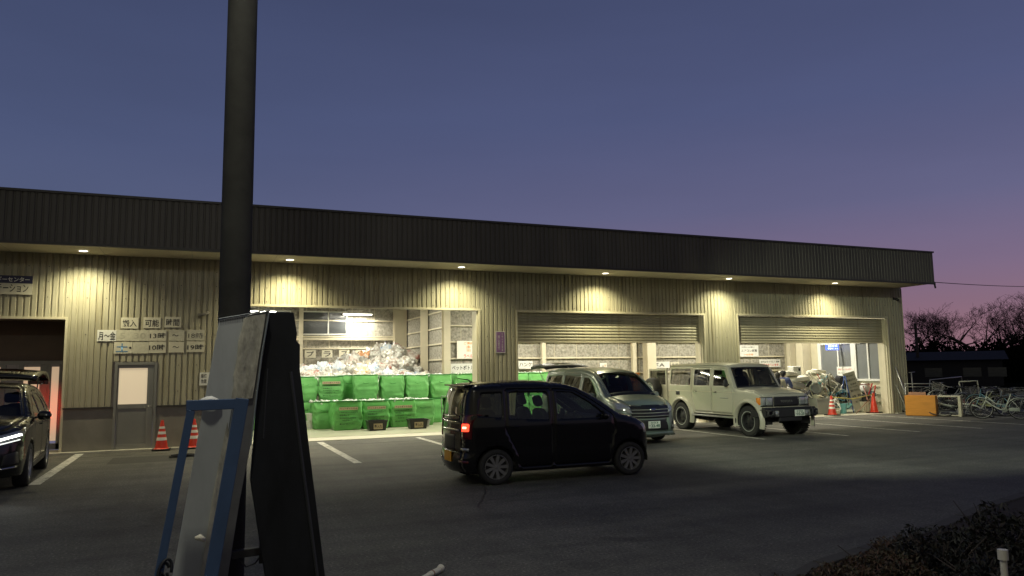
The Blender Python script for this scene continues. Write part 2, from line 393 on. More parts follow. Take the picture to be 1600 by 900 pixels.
# ================================================================== the recycling building
B = empty('warehouse_building', (0, WALL, 0), label='long low warehouse with ribbed beige metal cladding, dark fascia and open shutters', cat='warehouse')
def corr(mb, x0, x1, z0, z1, y, p=.128, d=.026, into=1):
    xs = []; k0 = int(math.floor(x0/p))-1; k1 = int(math.ceil(x1/p))+1
    prof = ((.0,0),(.58,0),(.68,1),(.88,1),(.98,0))
    for k in range(k0, k1+1):
        for (t, q) in prof:
            xs.append(((k+t)*p, q))
    def q_at(x):
        for (a, qa), (b, qb) in zip(xs[:-1], xs[1:]):
            if a <= x <= b: return qa+(qb-qa)*(x-a)/(b-a+1e-9)
        return 0
    pts = [(x0, q_at(x0))]+[(x, q) for x, q in xs if x0 < x < x1]+[(x1, q_at(x1))]
    vs = []; fs = []
    for x, q in pts: vs += [(x, y+q*d*into, z0), (x, y+q*d*into, z1)]
    for i in range(len(pts)-1): fs.append((2*i, 2*i+2, 2*i+3, 2*i+1))
    mb.add(vs, fs)
def bpart(mb, name, mat, **k): return mb.build(name, mat, B, world=True, **k)
w = MB()
corr(w, -14, 23.04, 3.34, 4.4, WALL); corr(w, -14, -2.79, 2.96, 3.34, WALL)
corr(w, -2.79, -1.83, .98, 3.34, WALL); corr(w, -1.83, -.90, 1.99, 3.34, WALL); corr(w, -.90, .65, .98, 3.34, WALL)
corr(w, 7.0, 8.05, .02, 3.34, WALL); corr(w, 14.44, 15.68, .02, 3.34, WALL); corr(w, 22.26, 23.04, .02, 3.34, WALL)
bpart(w, 'cladding', m_clad)
w = MB()   # screw heads in rows on the sheets
for z in (3.42, 4.1, 3.76, 2.6, 1.9, 1.3):
    k = int(-14/.128)
    while k*.128 < 23:
        x = (k+.25)*.128; k += 3
        ok = z > 3.34 or (-2.7 < x < .6 and z > 2.05) or 7.05 < x < 8 or 14.5 < x < 15.6 or x > 22.3 or (-.85 < x < .6)
        if ok and x < 23: w.box(x-.009, x+.009, WALL-.008, WALL, z-.009, z+.009)
bpart(w, 'screw_head', m_darktrim)
w = MB()   # backing behind the sheets, and wall thickness
w.box(-14, 23.0, WALL+.04, WALL+.16, 3.34, 4.6); w.box(-2.75, -1.85, WALL+.04, WALL+.16, 0, 3.34); w.box(-.88, .61, WALL+.04, WALL+.16, 0, 3.34); w.box(-1.85, -.88, WALL+.04, WALL+.16, 2.02, 3.34)
w.box(7.04, 8.01, WALL+.04, WALL+.2, 0, 3.34); w.box(14.48, 15.64, WALL+.04, WALL+.2, 0, 3.34); w.box(22.3, 23.0, WALL+.04, WALL+.2, 0, 3.34); w.box(-14, -2.75, WALL+.04, WALL+.16, 2.98, 3.34)
bpart(w, 'wall_core', m_board)
w = MB(); w.box(23.0, 23.04, WALL+.03, 31, 0, 5.3); w.box(-14, 23.04, 30.75, 30.85, 0, 5.3)
bpart(w, 'end_wall', m_clad)
w = MB(); w.box(-14, 23.0, 17.8, 31, 5.2, 5.3)
bpart(w, 'roof', m_fascia)
w = MB(); corr(w, -14, 22.86, 4.42, 5.46, 17.56, d=.018)
w.box(22.86, 22.89, 17.56, 19.5, 4.42, 5.46)
bpart(w, 'fascia', m_fascia)
w = MB(); w.box(-14, 22.92, 17.52, 17.63, 5.45, 5.50); w.box(-14, 22.90, 17.53, 17.60, 4.37, 4.425)
bpart(w, 'fascia_trim', m_darktrim)
w = MB(); w.box(-14, 22.87, 17.6, WALL+.05, 4.40, 4.42)
bpart(w, 'soffit', m_soffit)
for x in np.arange(-13, 22.8, 1.82):
    w = MB(); w.box(x, x+.006, 17.62, WALL-.02, 4.398, 4.4005); bpart(w, 'soffit_joint', m_dado)
w = MB()
for x0, x1 in ((-2.76,-1.79),(-.92,.64)):
    w = MB(); w.box(x0, x1, WALL+.012, WALL+.04, .03, .95); bpart(w, 'dado', m_dado)
w = MB()
for x0, x1 in ((-2.78,-1.80),(-.91,.66)):
    w = MB(); w.box(x0, x1, WALL-.03, WALL+.04, .95, .985); bpart(w, 'dado_cap', m_darktrim)
# opening frames
for (x0, x1, zt, wd) in ((.65,7.0,3.30,.045),(8.05,14.44,3.29,.045),(15.68,22.26,3.31,.045)):
    w = MB(); w.box(x0, x1, WALL-.035, WALL+.02, zt, zt+.055); w.box(x0, x0+wd, WALL-.03, WALL+.3, 0, zt); w.box(x1-wd*1.3, x1, WALL-.03, WALL+.02, 0, zt)
    w.box(x1-.10, x1-.06, WALL+.02, WALL+.4, 0, zt)
    bpart(w, 'opening_frame', m_trim, bevel=.004)
w = MB(); w.box(-14, -2.76, WALL-.03, WALL+.02, 2.93, 2.985); w.box(-2.80, -2.755, WALL-.03, WALL+.02, 0, 2.93)
bpart(w, 'opening_frame', m_trim)
# roller shutters, half open: horizontal slats
def shutter(x0, x1, z0, z1, y):
    mb = MB(); P = []; p = .088; z = z0; k = 0
    vs = []; fs = []
    zz = []
    while z < z1-.001:
        for t, q in ((0,0),(.15,.6),(.35,1),(.65,1),(.85,.6),(.99,0)):
            if z+t*p <= z1: zz.append((z+t*p, q))
        z += p
    zz.append((z1, 0))
    for i, (h, q) in enumerate(zz): vs += [(x0, y-q*.02, h), (x1, y-q*.02, h)]
    for i in range(len(zz)-1): fs.append((2*i, 2*i+1, 2*i+3, 2*i+2))
    mb.add(vs, fs); return mb
for x0, x1 in ((8.10,14.32),(15.73,22.14)):
    s_ = bpart(shutter(x0, x1, 2.49, 3.3, WALL+.17), 'roller_shutter', m_clad, smooth=True, angle=40)
    w = MB(); w.box(x0, x1, WALL+.14, WALL+.2, 2.44, 2.49); w.build('bottom_rail', m_trim, s_, bevel=.004)
    s_.children[0].location = (0, -WALL, 0)
    w = MB(); w.box(x0-.02, x0+.0, WALL+.1, WALL+.24, 0, 2.44); bpart(w, 'shutter_guide', m_steel_beige)
    w = MB(); w.box(x1, x1+.03, WALL+.1, WALL+.24, 0, 3.3); bpart(w, 'shutter_guide', m_steel_beige)
# sheet overlap seams and a downpipe
for x in (-1.92,.0,1.92,3.84,5.76,9.6,11.52,13.44,17.28,19.2,21.12):
    w = MB(); w.box(x+.002,x+.010,WALL-.006,WALL+.001,3.36,4.39); bpart(w, 'sheet_seam', m_darktrim)
# personnel door
d = MB(); d.box(-1.79,-1.73,WALL-.02,WALL+.05,0,1.97); d.box(-.98,-.92,WALL-.02,WALL+.05,0,1.97); d.box(-1.73,-.98,WALL-.02,WALL+.05,1.91,1.97)
bpart(d, 'door_frame', m_door, bevel=.004)
d = MB(); d.box(-1.725,-1.70,WALL+.0,WALL+.04,.02,1.905); d.box(-1.12,-.985,WALL+.0,WALL+.04,.02,1.905); d.box(-1.70,-1.12,WALL,WALL+.04,1.84,1.905)
d.box(-1.70,-1.12,WALL,WALL+.04,.93,1.03); d.box(-1.70,-1.12,WALL,WALL+.04,.02,.14); d.box(-1.70,-1.12,WALL+.015,WALL+.035,.14,.93)
dr = bpart(d, 'door', m_door, bevel=.004)
q = MB(); q.box(-1.70,-1.12,WALL+.012,WALL+.03,1.03,1.84); o = q.build('door_pane', m_litpane2, dr); o.location = (0,-WALL,0)
q = MB(); q.tube([(-1.02,WALL,.97),(-1.02,WALL-.05,.97),(-1.10,WALL-.05,.97)], .01); o = q.build('handle', m_ductile, dr, smooth=True); o.location = (0,-WALL,0)
# lobby recess to the left: brown header, aluminium screen with lit panes
m_brown = M('brown_header', (.10,.07,.05), rough=.6, var=.12)
d = MB(); d.box(-14,-2.76,20.2,20.3,2.03,3.0); bpart(d, 'lobby_header', m_brown)
d = MB(); d.box(-14,-2.76,19.03,20.2,2.96,2.99); bpart(d, 'lobby_ceiling', m_brown)
d = MB(); d.box(-2.79,-2.76,WALL+.03,20.2,0,2.96); bpart(d, 'lobby_side_wall', m_brown)
d = MB(); d.box(-14,-2.76,20.15,20.22,1.95,2.04)
for x in (-3.0,-3.33,-3.80,-4.15,-4.75,-5.1): d.box(x-.05,x+.05,20.16,20.22,0,1.95)
d.box(-2.96,-2.76,20.16,20.22,0,1.95); d.box(-14,-2.76,20.16,20.22,0,.14)
bpart(d, 'lobby_screen', m_door, bevel=.004)
d = MB(); d.box(-3.43,-3.22,20.17,20.21,.14,1.95); bpart(d, 'lobby_screen', m_door)
for x0, x1 in ((-3.20,-3.03),(-3.75,-3.43),(-4.7,-4.2),(-7,-5.15)):
    d = MB(); d.box(x0,x1,20.18,20.2,.2,1.9); bpart(d, 'lobby_pane', m_litpane)
# interior shell: lining boards
w = MB()
w.box(-.35,7.9,30.6,30.7,0,4.8); w.box(-.35,-.3,19.2,30.6,0,4.8)
bpart(w, 'lining_board', m_board)
w = MB(); w.box(7.9,7.96,24.8,30.6,0,4.8); bpart(w, 'lining_board', m_board)
w = MB(); w.box(7.96,22.95,24.8,24.9,0,4.8); bpart(w, 'lining_board', m_board)
w = MB(); w.box(22.9,22.98,19.3,24.8,0,4.8); bpart(w, 'lining_board', m_trim)
m_ceil = M('ceiling_deck', (.45,.45,.4), rough=.6)
w = MB(); w.box(-.35,22.95,19.1,30.7,4.7,4.76); bpart(w, 'ceiling', m_ceil)
# girts (horizontal rails) and columns on the lining
def girt(x0, x1, y0, y1, z, h=.05):
    w = MB(); w.box(x0, x1, y0, y1, z, z+h); bpart(w, 'girt', m_steel_beige)
for z in (1.48,2.06,2.62,3.19,3.77,4.3):
    girt(7.84, 7.9, 24.95, 30.5, z)
for z in (1.50,2.08,2.66,3.23): girt(7.96, 22.8, 24.72, 24.8, z)
for z in (1.9,2.62,3.1,3.75): girt(-.2, 7.7, 30.52, 30.6, z)
girt(-.2, 7.7, 30.5, 30.6, 2.98, .1)
def column(x0, x1, y0, y1, zt=4.7):
    w = MB(); w.box(x0, x1, y0, y0+.012, 0, zt); w.box(x0, x1, y1-.012, y1, 0, zt); w.box((x0+x1)/2-.006, (x0+x1)/2+.006, y0+.012, y1-.012, 0, zt)
    w.box(x0, x0+.004, y0+.02, y1-.02, 0, .001)
    bpart(w, 'column', m_steel_beige)
column(7.35,7.85,30.15,30.5); column(7.62,7.85,27.0,27.25); column(3.55,3.7,30.3,30.52); column(7.72,7.96,24.6,24.84)
column(11.45,11.6,24.6,24.75); column(15.28,15.45,24.6,24.75); column(15.72,16.1,24.25,24.6); column(19.9,20.05,24.6,24.75)
w = MB(); w.box(22.6,22.88,24.15,24.35,0,4.7); bpart(w, 'column', m_steel_beige)
w = MB(); w.box(22.45,22.88,23.3,23.65,0,4.7); bpart(w, 'column', m_steel_beige)
# board joints on the back walls
w = MB()
for x in np.arange(.2, 7.6, .91): w.box(x, x+.02, 30.585, 30.6, 0, 4.6)
for x in np.arange(8.4, 22.6, .91): w.box(x, x+.012, 24.79, 24.8, 0, 4.6)
bpart(w, 'board_joint', m_steel_beige)
# strip windows on the far back wall
def window_(x0, x1, z0, z1, y, mull, pane=m_nightpane):
    w = MB(); t = .05
    w.box(x0-t, x1+t, y-.07, y-.005, z0-t, z0); w.box(x0-t, x1+t, y-.07, y-.005, z1, z1+t)
    for x in [x0-t]+list(mull)+[x1]: w.box(x, x+t, y-.07, y-.005, z0, z1)
    f = bpart(w, 'window', m_white_gloss)
    q = MB(); q.box(x0, x1, y-.05, y-.03, z0, z1); o = q.build('pane', pane, f); o.location = (0,-WALL,0)
window_(3.72, 5.42, 3.24, 4.10, 30.58, (4.68,))
window_(1.55, 3.2, 3.24, 4.10, 30.58, (2.4,))
# office glazing in the right-hand inner wall
w = MB(); X = 22.86
w.box(X-.04,X,19.9,22.75,2.50,2.62); w.box(X-.05,X,19.9,22.75,1.10,1.18)
w.box(X-.06,X,22.70,22.85,0,2.6)
for y in (20.45,21.85): w.box(X-.04,X,y-.03,y+.03,1.15,2.5)
w.box(X-.05,X,20.98,21.22,0,2.55); w.box(X-.04,X,19.86,19.94,1.1,2.55)
f = bpart(w, 'window', m_white_gloss)
q = MB(); q.box(X+.005,X+.02,19.9,21.0,1.15,2.5); o = q.build('pane', m_frost, f); o.location = (0,-WALL,0)
w = MB(); w.box(X+.002,X+.02,21.2,22.7,0,2.5); bpart(w, 'sliding_door', m_frost)
w = MB()
for z in (.35,.62,.9): w.box(X-.02,X+.03,19.4,21.0,z,z+.02)
bpart(w, 'wall_batten', m_steel_beige)

# ------------------------------------------------------------------ lamps
def add_light(kind, name, loc, energy, color, parent=None, rot=None, **k):
    L = bpy.data.lights.new(name, kind); L.energy = energy; L.color = color
    for a, b in k.items(): setattr(L, a, b)
    o = bpy.data.objects.new(name, L); COL.objects.link(o)
    if parent is not None: o.parent = parent
    o.location = loc
    if rot: o.rotation_euler = rot
    return o
POSN = ['beyond the left picture edge','leftmost in view, above the small door','above the left end of the bag bay','above the pillar with the purple notice','above the minivan bay','above the corrugated pillar right of the middle shutter','nearest the right end of the building']
for i, x in enumerate([-6.75,-2.44,1.9,6.25,10.58,14.93,19.25]):
    r_ = empty('downlight', (x, 18.36, 4.39), label='round recessed soffit lamp, '+POSN[i], cat='downlight', group='recessed lamps along the soffit')
    q = MB(); q.lathe([(.085,-.004),(.105,-.012),(.115,-.004),(.115,.008)], 24); q.build('trim_ring', m_white_gloss, r_, smooth=True)
    q = MB(); q.lathe([(.001,-.006),(.085,-.006)], 24); q.build('diffuser', m_can, r_)
    add_light('SPOT', 'lamp', (0,0,-.03), [250,370,405,350,390,365,380][i], [(1,.92,.55),(1,.92,.58),(1,.90,.53),(1,.93,.58),(1,.91,.55),(1,.94,.60),(1,.91,.56)][i], r_, spot_size=math.radians(142), spot_blend=1, shadow_soft_size=.05)
TL = [(5.8,30.1,4.0,0),(2.05,30.0,4.05,0),(2.2,25.6,4.35,0),(5.8,25.6,4.35,0),(2.2,21.6,4.3,0),(5.6,21.4,4.3,0),(9.8,22.2,4.3,0),(13.0,22.2,4.3,0),(17.2,22.2,4.3,0),(20.6,22.0,4.3,0)]
TN = ['low on the back wall right of the strip window','low on the back wall at the left of the strip window']+['on the ceiling deep in the bag bay']*2+['on the ceiling near the mouth of the bag bay']*2+['on the ceiling of the minivan bay']*2+['on the ceiling of the right-hand bay']*2
for i, (x, y, z, a) in enumerate(TL):
    r_ = empty('tube_light', (x, y, z), label='white twin fluorescent fitting '+TN[i], cat='tube light', group='fluorescent fittings inside the building')
    q = MB(); q.box(-.6,.6,-.09,.09,.02,.07); q.tube([(-.5,0,.07),(-.5,0,4.7-z)], .008, 6); q.tube([(.5,0,.07),(.5,0,4.7-z)], .008, 6); q.build('housing', m_white_gloss, r_)
    for s in (-.05,.05):
        q = MB(); q.tube([(-.57,s,0),(.57,s,0)], .017, 10); q.build('tube', m_tube, r_, smooth=True)
    add_light('AREA', 'lamp', (0,0,-.02), [115,90,120,115,135,135,215,215,215,215][i], (1,.94,.76), r_, shape='RECTANGLE', size=1.1, size_y=.16, spread=math.radians(175))
# ================================================================== signs on and in the building
def sign(name, label, x0, x1, z0, z1, y, mat, texts=(), cat='sign', group=None, rim=None, th=.012, rz=0.):
    w_, h_ = x1-x0, z1-z0
    root = empty(name, ((x0+x1)/2, y, z0), rz, label, cat, group)
    q = MB(); q.box(-w_/2, w_/2, -th, 0, 0, h_); q.build('board', mat, root)
    if rim:
        q = MB(); t = .014
        q.box(-w_/2,w_/2,-th-.004,-th+.001,0,t); q.box(-w_/2,w_/2,-th-.004,-th+.001,h_-t,h_)
        q.box(-w_/2,-w_/2+t,-th-.004,-th+.001,t,h_-t); q.box(w_/2-t,w_/2,-th-.004,-th+.001,t,h_-t); q.build('rim', rim, root)
    for t in texts:
        s_, a, b, c, d_, mm = t[:6]; kw = t[6] if len(t) > 6 else {}
        lettering(s_, (a-.5)*w_, (b-.5)*w_, c*h_, d_*h_, mm, root, y=-th-.003, **kw)
    return root
WY = WALL-.004
BD = dict(bold=.010)
# name board high at the left (only its right end is in view)
rt = sign('name_board', 'long name board, navy band over cream, high at the left picture edge', -4.95, -3.46, 3.46, 3.87, WY, m_paper_old,
     [('ステーション', .47, .95, .12, .54, m_ink, BD)], th=.03)
q = MB(); q.box(-.745, .745, -.036, -.029, .245, .41); q.build('navy_band', m_navy, rt)
lettering('エネルギーセンター', -.24, .69, .275, .38, m_paper, rt, y=-.039, bold=.015)
# opening-hours plates
sign('hours_plate', 'cream plate reading 搬入, first of three in the top row of opening hours', -1.71, -1.35, 2.74, 2.99, WY, m_paper_old, [('搬入', .1, .9, .14, .8, m_ink, BD)])
sign('hours_plate', 'cream plate reading 可能, middle of three in the top row of opening hours', -1.25, -.89, 2.75, 3.0, WY, m_paper_old, [('可能', .1, .9, .14, .8, m_ink, BD)])
sign('hours_plate', 'cream plate reading 時間, last of three in the top row of opening hours', -.81, -.46, 2.77, 3.02, WY, m_paper_old, [('時間', .1, .9, .14, .8, m_ink, BD)])
sign('hours_plate', 'pale plate reading 月～金 at the left end of the weekday row', -2.17, -1.79, 2.45, 2.70, WY, m_paper, [('月～金', .06, .96, .1, .86, m_ink, dict(bold=.01))])
m_tapec = M('tape_cream', (.55,.53,.42), rough=.35, var=.12, scale=14, bump=.3)
sign('tape_patch', 'taped over cream patch hiding a number left of 13時', -1.785, -1.12, 2.455, 2.705, WY, m_tapec, [('5  30', .1, .9, .2, .75, M('ghost_ink', (.45,.43,.34), var=0), BD)])
sign('hours_plate', 'cream plate reading 13時 in the weekday row', -1.115, -.76, 2.46, 2.71, WY, m_paper_old, [('13時', .04, .96, .2, .74, m_ink, BD)])
sign('hours_plate', 'small plate with a wave dash, partly peeled, in the weekday row', -.70, -.38, 2.46, 2.71, WY, m_tapec, [('～', .2, .62, .42, .6, m_ink, BD)])
sign('hours_plate', 'shiny taped over plate at the right end of the weekday row', -.32, .06, 2.47, 2.72, WY, m_tapec, [('18時', .08, .92, .2, .74, m_ink, dict(bold=-.01))])
sign('hours_plate', 'cream plate with blue 土 at the left end of the Saturday row', -1.83, -1.46, 2.17, 2.43, WY, m_paper_old, [('土', .12, .78, .14, .88, m_blueink, BD), ('・', .84, .97, .4, .6, m_ink, BD)])
sign('tape_patch', 'taped over cream patch hiding a character left of 10時', -1.455, -1.12, 2.17, 2.43, WY, m_tapec)
sign('hours_plate', 'cream plate reading 10時 in the Saturday row', -1.115, -.76, 2.18, 2.44, WY, m_paper_old, [('10時', .02, .94, .22, .76, m_ink, BD)])
sign('hours_plate', 'small plate with a wave dash in the Saturday row', -.70, -.38, 2.19, 2.44, WY, m_paper_old, [('～', .25, .68, .42, .6, m_ink, BD)])
sign('hours_plate', 'cream plate reading 19時 at the right end of the Saturday row', -.32, .06, 2.20, 2.45, WY, m_paper_old, [('19時', .04, .96, .18, .72, m_ink, BD)])
sign('work_plate', 'small pale plate with two short lines low on the wall behind the boards', -.02, .24, 1.42, 1.72, WY, m_paper, [('最終', .12, .6, .58, .9, m_ink, BD), ('作業', .12, .6, .16, .48, m_ink, BD)])
sign('purple_notice', 'narrow upright purple notice with a pale rim on the ribbed pillar', 7.44, 7.72, 2.15, 2.74, WY, m_purple,
     [('リサイクル家電', .62, .78, .08, .92, m_paper, dict(vertical=True)), ('持込受付', .22, .42, .16, .82, m_paper, dict(vertical=True))], rim=m_paper)
# inside
PY = 24.70
rt = sign('pet_bottle_sign', 'pale sign reading ペットボトル on the inner wall of the bag bay', 7.99, 8.92, 1.46, 1.93, PY, m_paper, [('ペットボトル', .05, .92, .52, .86, m_ink, dict(bold=.015)), ('キャップとラベルは外してください', .05, .92, .26, .38, m_ink), ], cat='sign')
m_posterlit = M('poster_white', (.85,.82,.74), rough=.5, var=.02)
sign('notice_poster', 'bright white poster with a band of orange and red writing above the ペットボトル sign', 8.22, 9.05, 2.10, 2.72, PY, m_posterlit,
     [('ご案内', .3, .75, .8, .95, m_orangeink, BD), ('お願い\n分別を', .42, .62, .38, .74, m_orangeink, BD), ('ラベル', .3, .7, .05, .24, m_redink, BD)])
for i, (ch, x) in enumerate((('プ',3.80),('ラ',4.46),('ス',5.14),('チ',5.8),('ッ',6.46),('ク',7.1))):
    sign('letter_plate', f'square cream plate painted with {ch} on the far back wall', x, x+.42, 2.28, 2.58, 30.5, m_paper_old, [(ch, .16, .84, .14, .86, m_ink, BD)], group='single letter plates on the far back wall')
sign('wall_sign', 'white sign reading ンケ at the left of the minivan bay', 10.55, 11.1, 1.72, 2.0, PY, m_paper, [('ハンケ', .05, .95, .3, .8, m_ink, BD)])
sign('wall_sign', 'small square white notice on the board wall above the minivan', 13.88, 14.18, 1.62, 1.9, PY, m_paper, [('布', .3, .55, .35, .7, m_ink), ('類', .65, .85, .5, .8, m_orangeink)])
sign('wall_sign', 'white sign reading ドA beside the fat inner column', 16.2, 17.0, 1.68, 1.93, PY, m_paper, [('ドA', .1, .7, .2, .8, m_ink, BD)])
sign('wall_sign', 'narrow pale sign just left of the white sign by the inner column', 17.05, 17.45, 1.72, 1.9, PY, m_paper_old, [('金属', .1, .9, .2, .8, m_ink)])
sign('wall_sign', 'square white sheet with three lines of writing in the right-hand bay', 20.45, 21.42, 2.10, 2.57, PY, m_paper, [('分別のお願い', .1, .8, .76, .9, m_ink), ('エアコン家電', .08, .92, .42, .64, m_ink, dict(bold=.01)), ('小型家電', .2, .7, .1, .26, m_orangeink)])
sign('wall_sign', 'white sign with a black line over a red line above the two people', 21.45, 22.55, 1.66, 1.98, PY, m_paper, [('店内はカメラにて常時', .05, .95, .56, .84, m_ink, BD), ('録画されています。', .05, .95, .12, .46, m_redink, dict(bold=.012))])
m_led = M('led_blue', (.02,.05,.5), rough=.4, var=0, emit=(.10,.18,1), estr=1.6)
m_ledw = M('led_white', (1,1,1), var=0, emit=(.75,.85,1), estr=3)
rt = sign('led_sign', 'glowing blue two-line sign hanging by the office glazing', 22.12, 22.74, 2.28, 2.49, 21.75, m_led, [('受付中', .12, .88, .54, .9, m_ledw, BD), ('事務所こちら', .08, .92, .12, .42, m_ledw, BD)], th=.05, rz=math.radians(0))
q = MB(); q.tube([(-.3,-.02,.23),(-.3,-.02,2.4)], .006, 5); q.tube([(.3,-.02,.23),(.3,-.02,2.4)], .006, 5); q.build('hanger', m_ductile, rt)
rt = empty('wall_sign', (22.81, 21.5, 1.28), -PI/2, 'white sheet with two printed lines on the office glazing', 'sign')
q = MB(); q.box(-.42,.42,-.01,0,0,.36); q.build('board', m_paper, rt)
lettering('家電リサイクルは受付へ', -.36, .34, .22, .29, m_redink, rt, y=-.013); lettering('声をかけてください', -.36, .2, .08, .15, m_ink, rt, y=-.013)

# camera and small fittings on the wall
rt = empty('security_camera', (22.62, WALL, 4.0), label='small black security camera under the soffit at the right end of the wall', cat='camera')
q = MB(); q.box(-.03,.03,-.05,0,-.03,.06); q.tube([(0,-.03,0),(0,-.12,.0)], .012, 6); q.build('bracket', m_blacksteel, rt)
q = MB(); q.tube([(.02,-.08,.0),(-.05,-.22,-.05)], .045, 10); q.build('housing', m_blacksteel, rt, smooth=True)
rt = empty('security_camera', (.02, WALL, 3.06), label='security camera on a swivel bracket beside the opening hours plates', cat='camera')
q = MB(); q.box(-.12,-.05,-.04,0,-.05,.05); q.tube([(-.08,-.03,0),(-.04,-.12,.02)], .014, 6); q.build('bracket', m_dado, rt)
q = MB(); q.tube([(-.12,-.16,-.02),(.12,-.14,.06)], .035, 10); q.build('housing', m_dado, rt, smooth=True)

# ================================================================== green collection sacks
m_green = M('green_fabric', (.14,.42,.12), rough=.48, var=.16, scale=3, bump=.5, bscale=7)
m_green2 = M('green_fabric_clear', (.13,.44,.11), rough=.3, var=.12, scale=4, bump=.35, bscale=7)
m_greenhem = M('green_hem', (.03,.2,.04), rough=.55, var=.1)
m_tan = M('label_tan', (.5,.4,.25), rough=.5, var=.05)
m_inkg = M('green_ink', (.004,.02,.008), rough=.5, var=0)
def crumple(v, s, a, seed):
    p = Vector(v)*s+Vector((seed*7.3, seed*3.1, seed*1.7))
    n1 = noise.noise_vector(p); n2 = 1-abs(noise.noise(p*2.3)); n3 = 1-abs(noise.noise(p*4.7+Vector((5,1,2))))
    return Vector(v)+n1*a+Vector(v).normalized()*(-(n2*.6+n3*.35)*a)
def sack_mesh(seed, w=.82, d=.78, h=.80, slump=.04):
    rnd = random.Random(seed); n = 22
    bm = bmesh.new(); bmesh.ops.create_grid(bm, x_segments=2, y_segments=2, size=1); bm.free()
    vs = []; fs = []; mb = MB()
    prof = []   # superellipse ring
    R = 64
    rows = 20
    for i in range(rows+1):
        t = i/rows; z = h*t
        bul = 1+slump*math.sin(PI*min(1, t*1.05))-(.07*(1-t)**4)
        if t > .9: bul -= .02*(t-.9)/.1
        for j in range(R):
            a = 2*PI*(j+.5)/R; c, s = math.cos(a), math.sin(a); e = .17
            x = w/2*bul*math.copysign(abs(c)**e, c); y = d/2*bul*math.copysign(abs(s)**e, s)
            p = Vector((x, y, z))
            k = min(1, t*6)*min(1, (1-t)*5+.15)
            q = Vector((p.x*4.6+p.z*1.6, p.y*4.6-p.z*1.2, p.z*2.4))+Vector((seed*3.7, 0, seed))
            crease = (1-abs(noise.noise(q)))**4*.036+(1-abs(noise.noise(q*2.1+Vector((3,3,3)))))**5*.030
            sag = -.018*noise.noise(p*2.2+Vector((seed,2,1)))
            out = Vector((x, y, 0)).normalized()
            p += out*(crease-.024+sag)*k
            if t == 1: p.z += .012*noise.noise(Vector((x*4, y*4, seed)))
            vs.append(p)
    for i in range(rows):
        for j in range(R): fs.append((i*R+j, i*R+(j+1) % R, (i+1)*R+(j+1) % R, (i+1)*R+j))
    fs.append(tuple(range(R-1, -1, -1)))
    mb.add(vs, fs)
    return mb
m_bottles = M('clear_bottles', (.62,.68,.6), rough=.18, var=.35, scale=16, spec=.6)
SK = {}
def sack(x, y, z, label, seed, front=False, text=False, w=.82, d=.78, h=.80, rz=0, dark=False):
    r_ = empty('collection_sack', (x, y, z), rz, label, 'sack', 'green collection sacks in the bag bay')
    mb = sack_mesh(seed, w, d, h)
    mb.build('sack_body', m_green2 if front else m_green, r_, smooth=True)
    hm = MB(); R = 48; ring = []
    for j in range(R):
        a = 2*PI*(j+.5)/R; c, s = math.cos(a), math.sin(a)
        ring.append((w/2*.985*math.copysign(abs(c)**.17, c), d/2*.985*math.copysign(abs(s)**.17, s), h+.004*math.sin(3*a+seed)))
    hm.tube(ring, .016, 6, closed=True); hm.build('hem', m_greenhem, r_, smooth=True)
    bt = MB(); rnd = random.Random(seed+90)
    for k in range(34):
        bx, by = rnd.uniform(-.33,.33), rnd.uniform(-.33,.33); a = rnd.uniform(0, PI); b = rnd.uniform(-.5,.5)
        dv = Vector((math.cos(a), math.sin(a), b))*.09; c = Vector((bx, by, h-.03+rnd.uniform(-.02,.03)))
        bt.tube([c-dv, c+dv*.6, c+dv*.8, c+dv*1.15], [.034,.034,.03,.012], 8)
    bt.build('bottles', m_bottles, r_, smooth=True)
    if text:
        yy = -d/2*1.05-.035
        q = MB(); q.box(-.27,.27,yy,yy+.004,h*.70,h*.80); q.build('label_strip', m_tan, r_)
        lettering('ペットボトルのみ', -.25, .25, h*.715, h*.785, m_inkg, r_, y=yy-.003, bold=.01)
        for s_, a, b, c in (('これからはふたを外して', -.27, .27, .60), ('中を洗って', -.25, .02, .50), ('ラベルをはがして入れる', -.25, .22, .40), ('つぶさないで', -.18, .12, .32), ('袋に入れず出してください', -.25, .2, .20)):
            lettering(s_, a, b, h*c, h*(c+.052), m_inkg, r_, y=yy-.006, bold=.03)
    else:
        q = MB(); yy = -d/2*1.05
        pts = [(-.10+.2*i/8, yy-.002, h*.70-.03*math.sin(PI*i/8)) for i in range(9)]
        q.tube(pts, .007, 5); q.build('handle', m_greenhem, r_, smooth=True)
    return r_
# back row stacked two high
ord_ = ['first','second','third','fourth','fifth','sixth','seventh','eighth','ninth']
txs = [2.95, 3.80, 4.30, 4.82, 5.68, 6.46, 7.30, 8.2, 9.1]
tys = [24.05, 24.0, 24.3, 23.75, 23.8, 23.85, 24.0, 24.1, 24.1]
for i, (x, y) in enumerate(zip(txs, tys)):
    sack(x, y, .80, f'green sack in the upper tier, {ord_[i]} from the left'+(', printed with a list of instructions' if i == 1 else ''), 10+i, text=(i == 1), rz=random.Random(i).uniform(-.16,.16), w=random.Random(i+7).uniform(.70,.78), h=random.Random(i+3).uniform(.74,.80))
bxs = [2.95, 3.80, 4.62, 5.45, 6.28, 7.02, 7.87, 8.7, 9.5]
for i, x in enumerate(bxs):
    if i in (2, 3): y = 24.1
    else: y = 24.0
    sack(x, y, .014, f'green sack in the back lower tier, {ord_[i]} from the left', 30+i, rz=random.Random(i+50).uniform(-.12,.12), w=.77, h=.785)
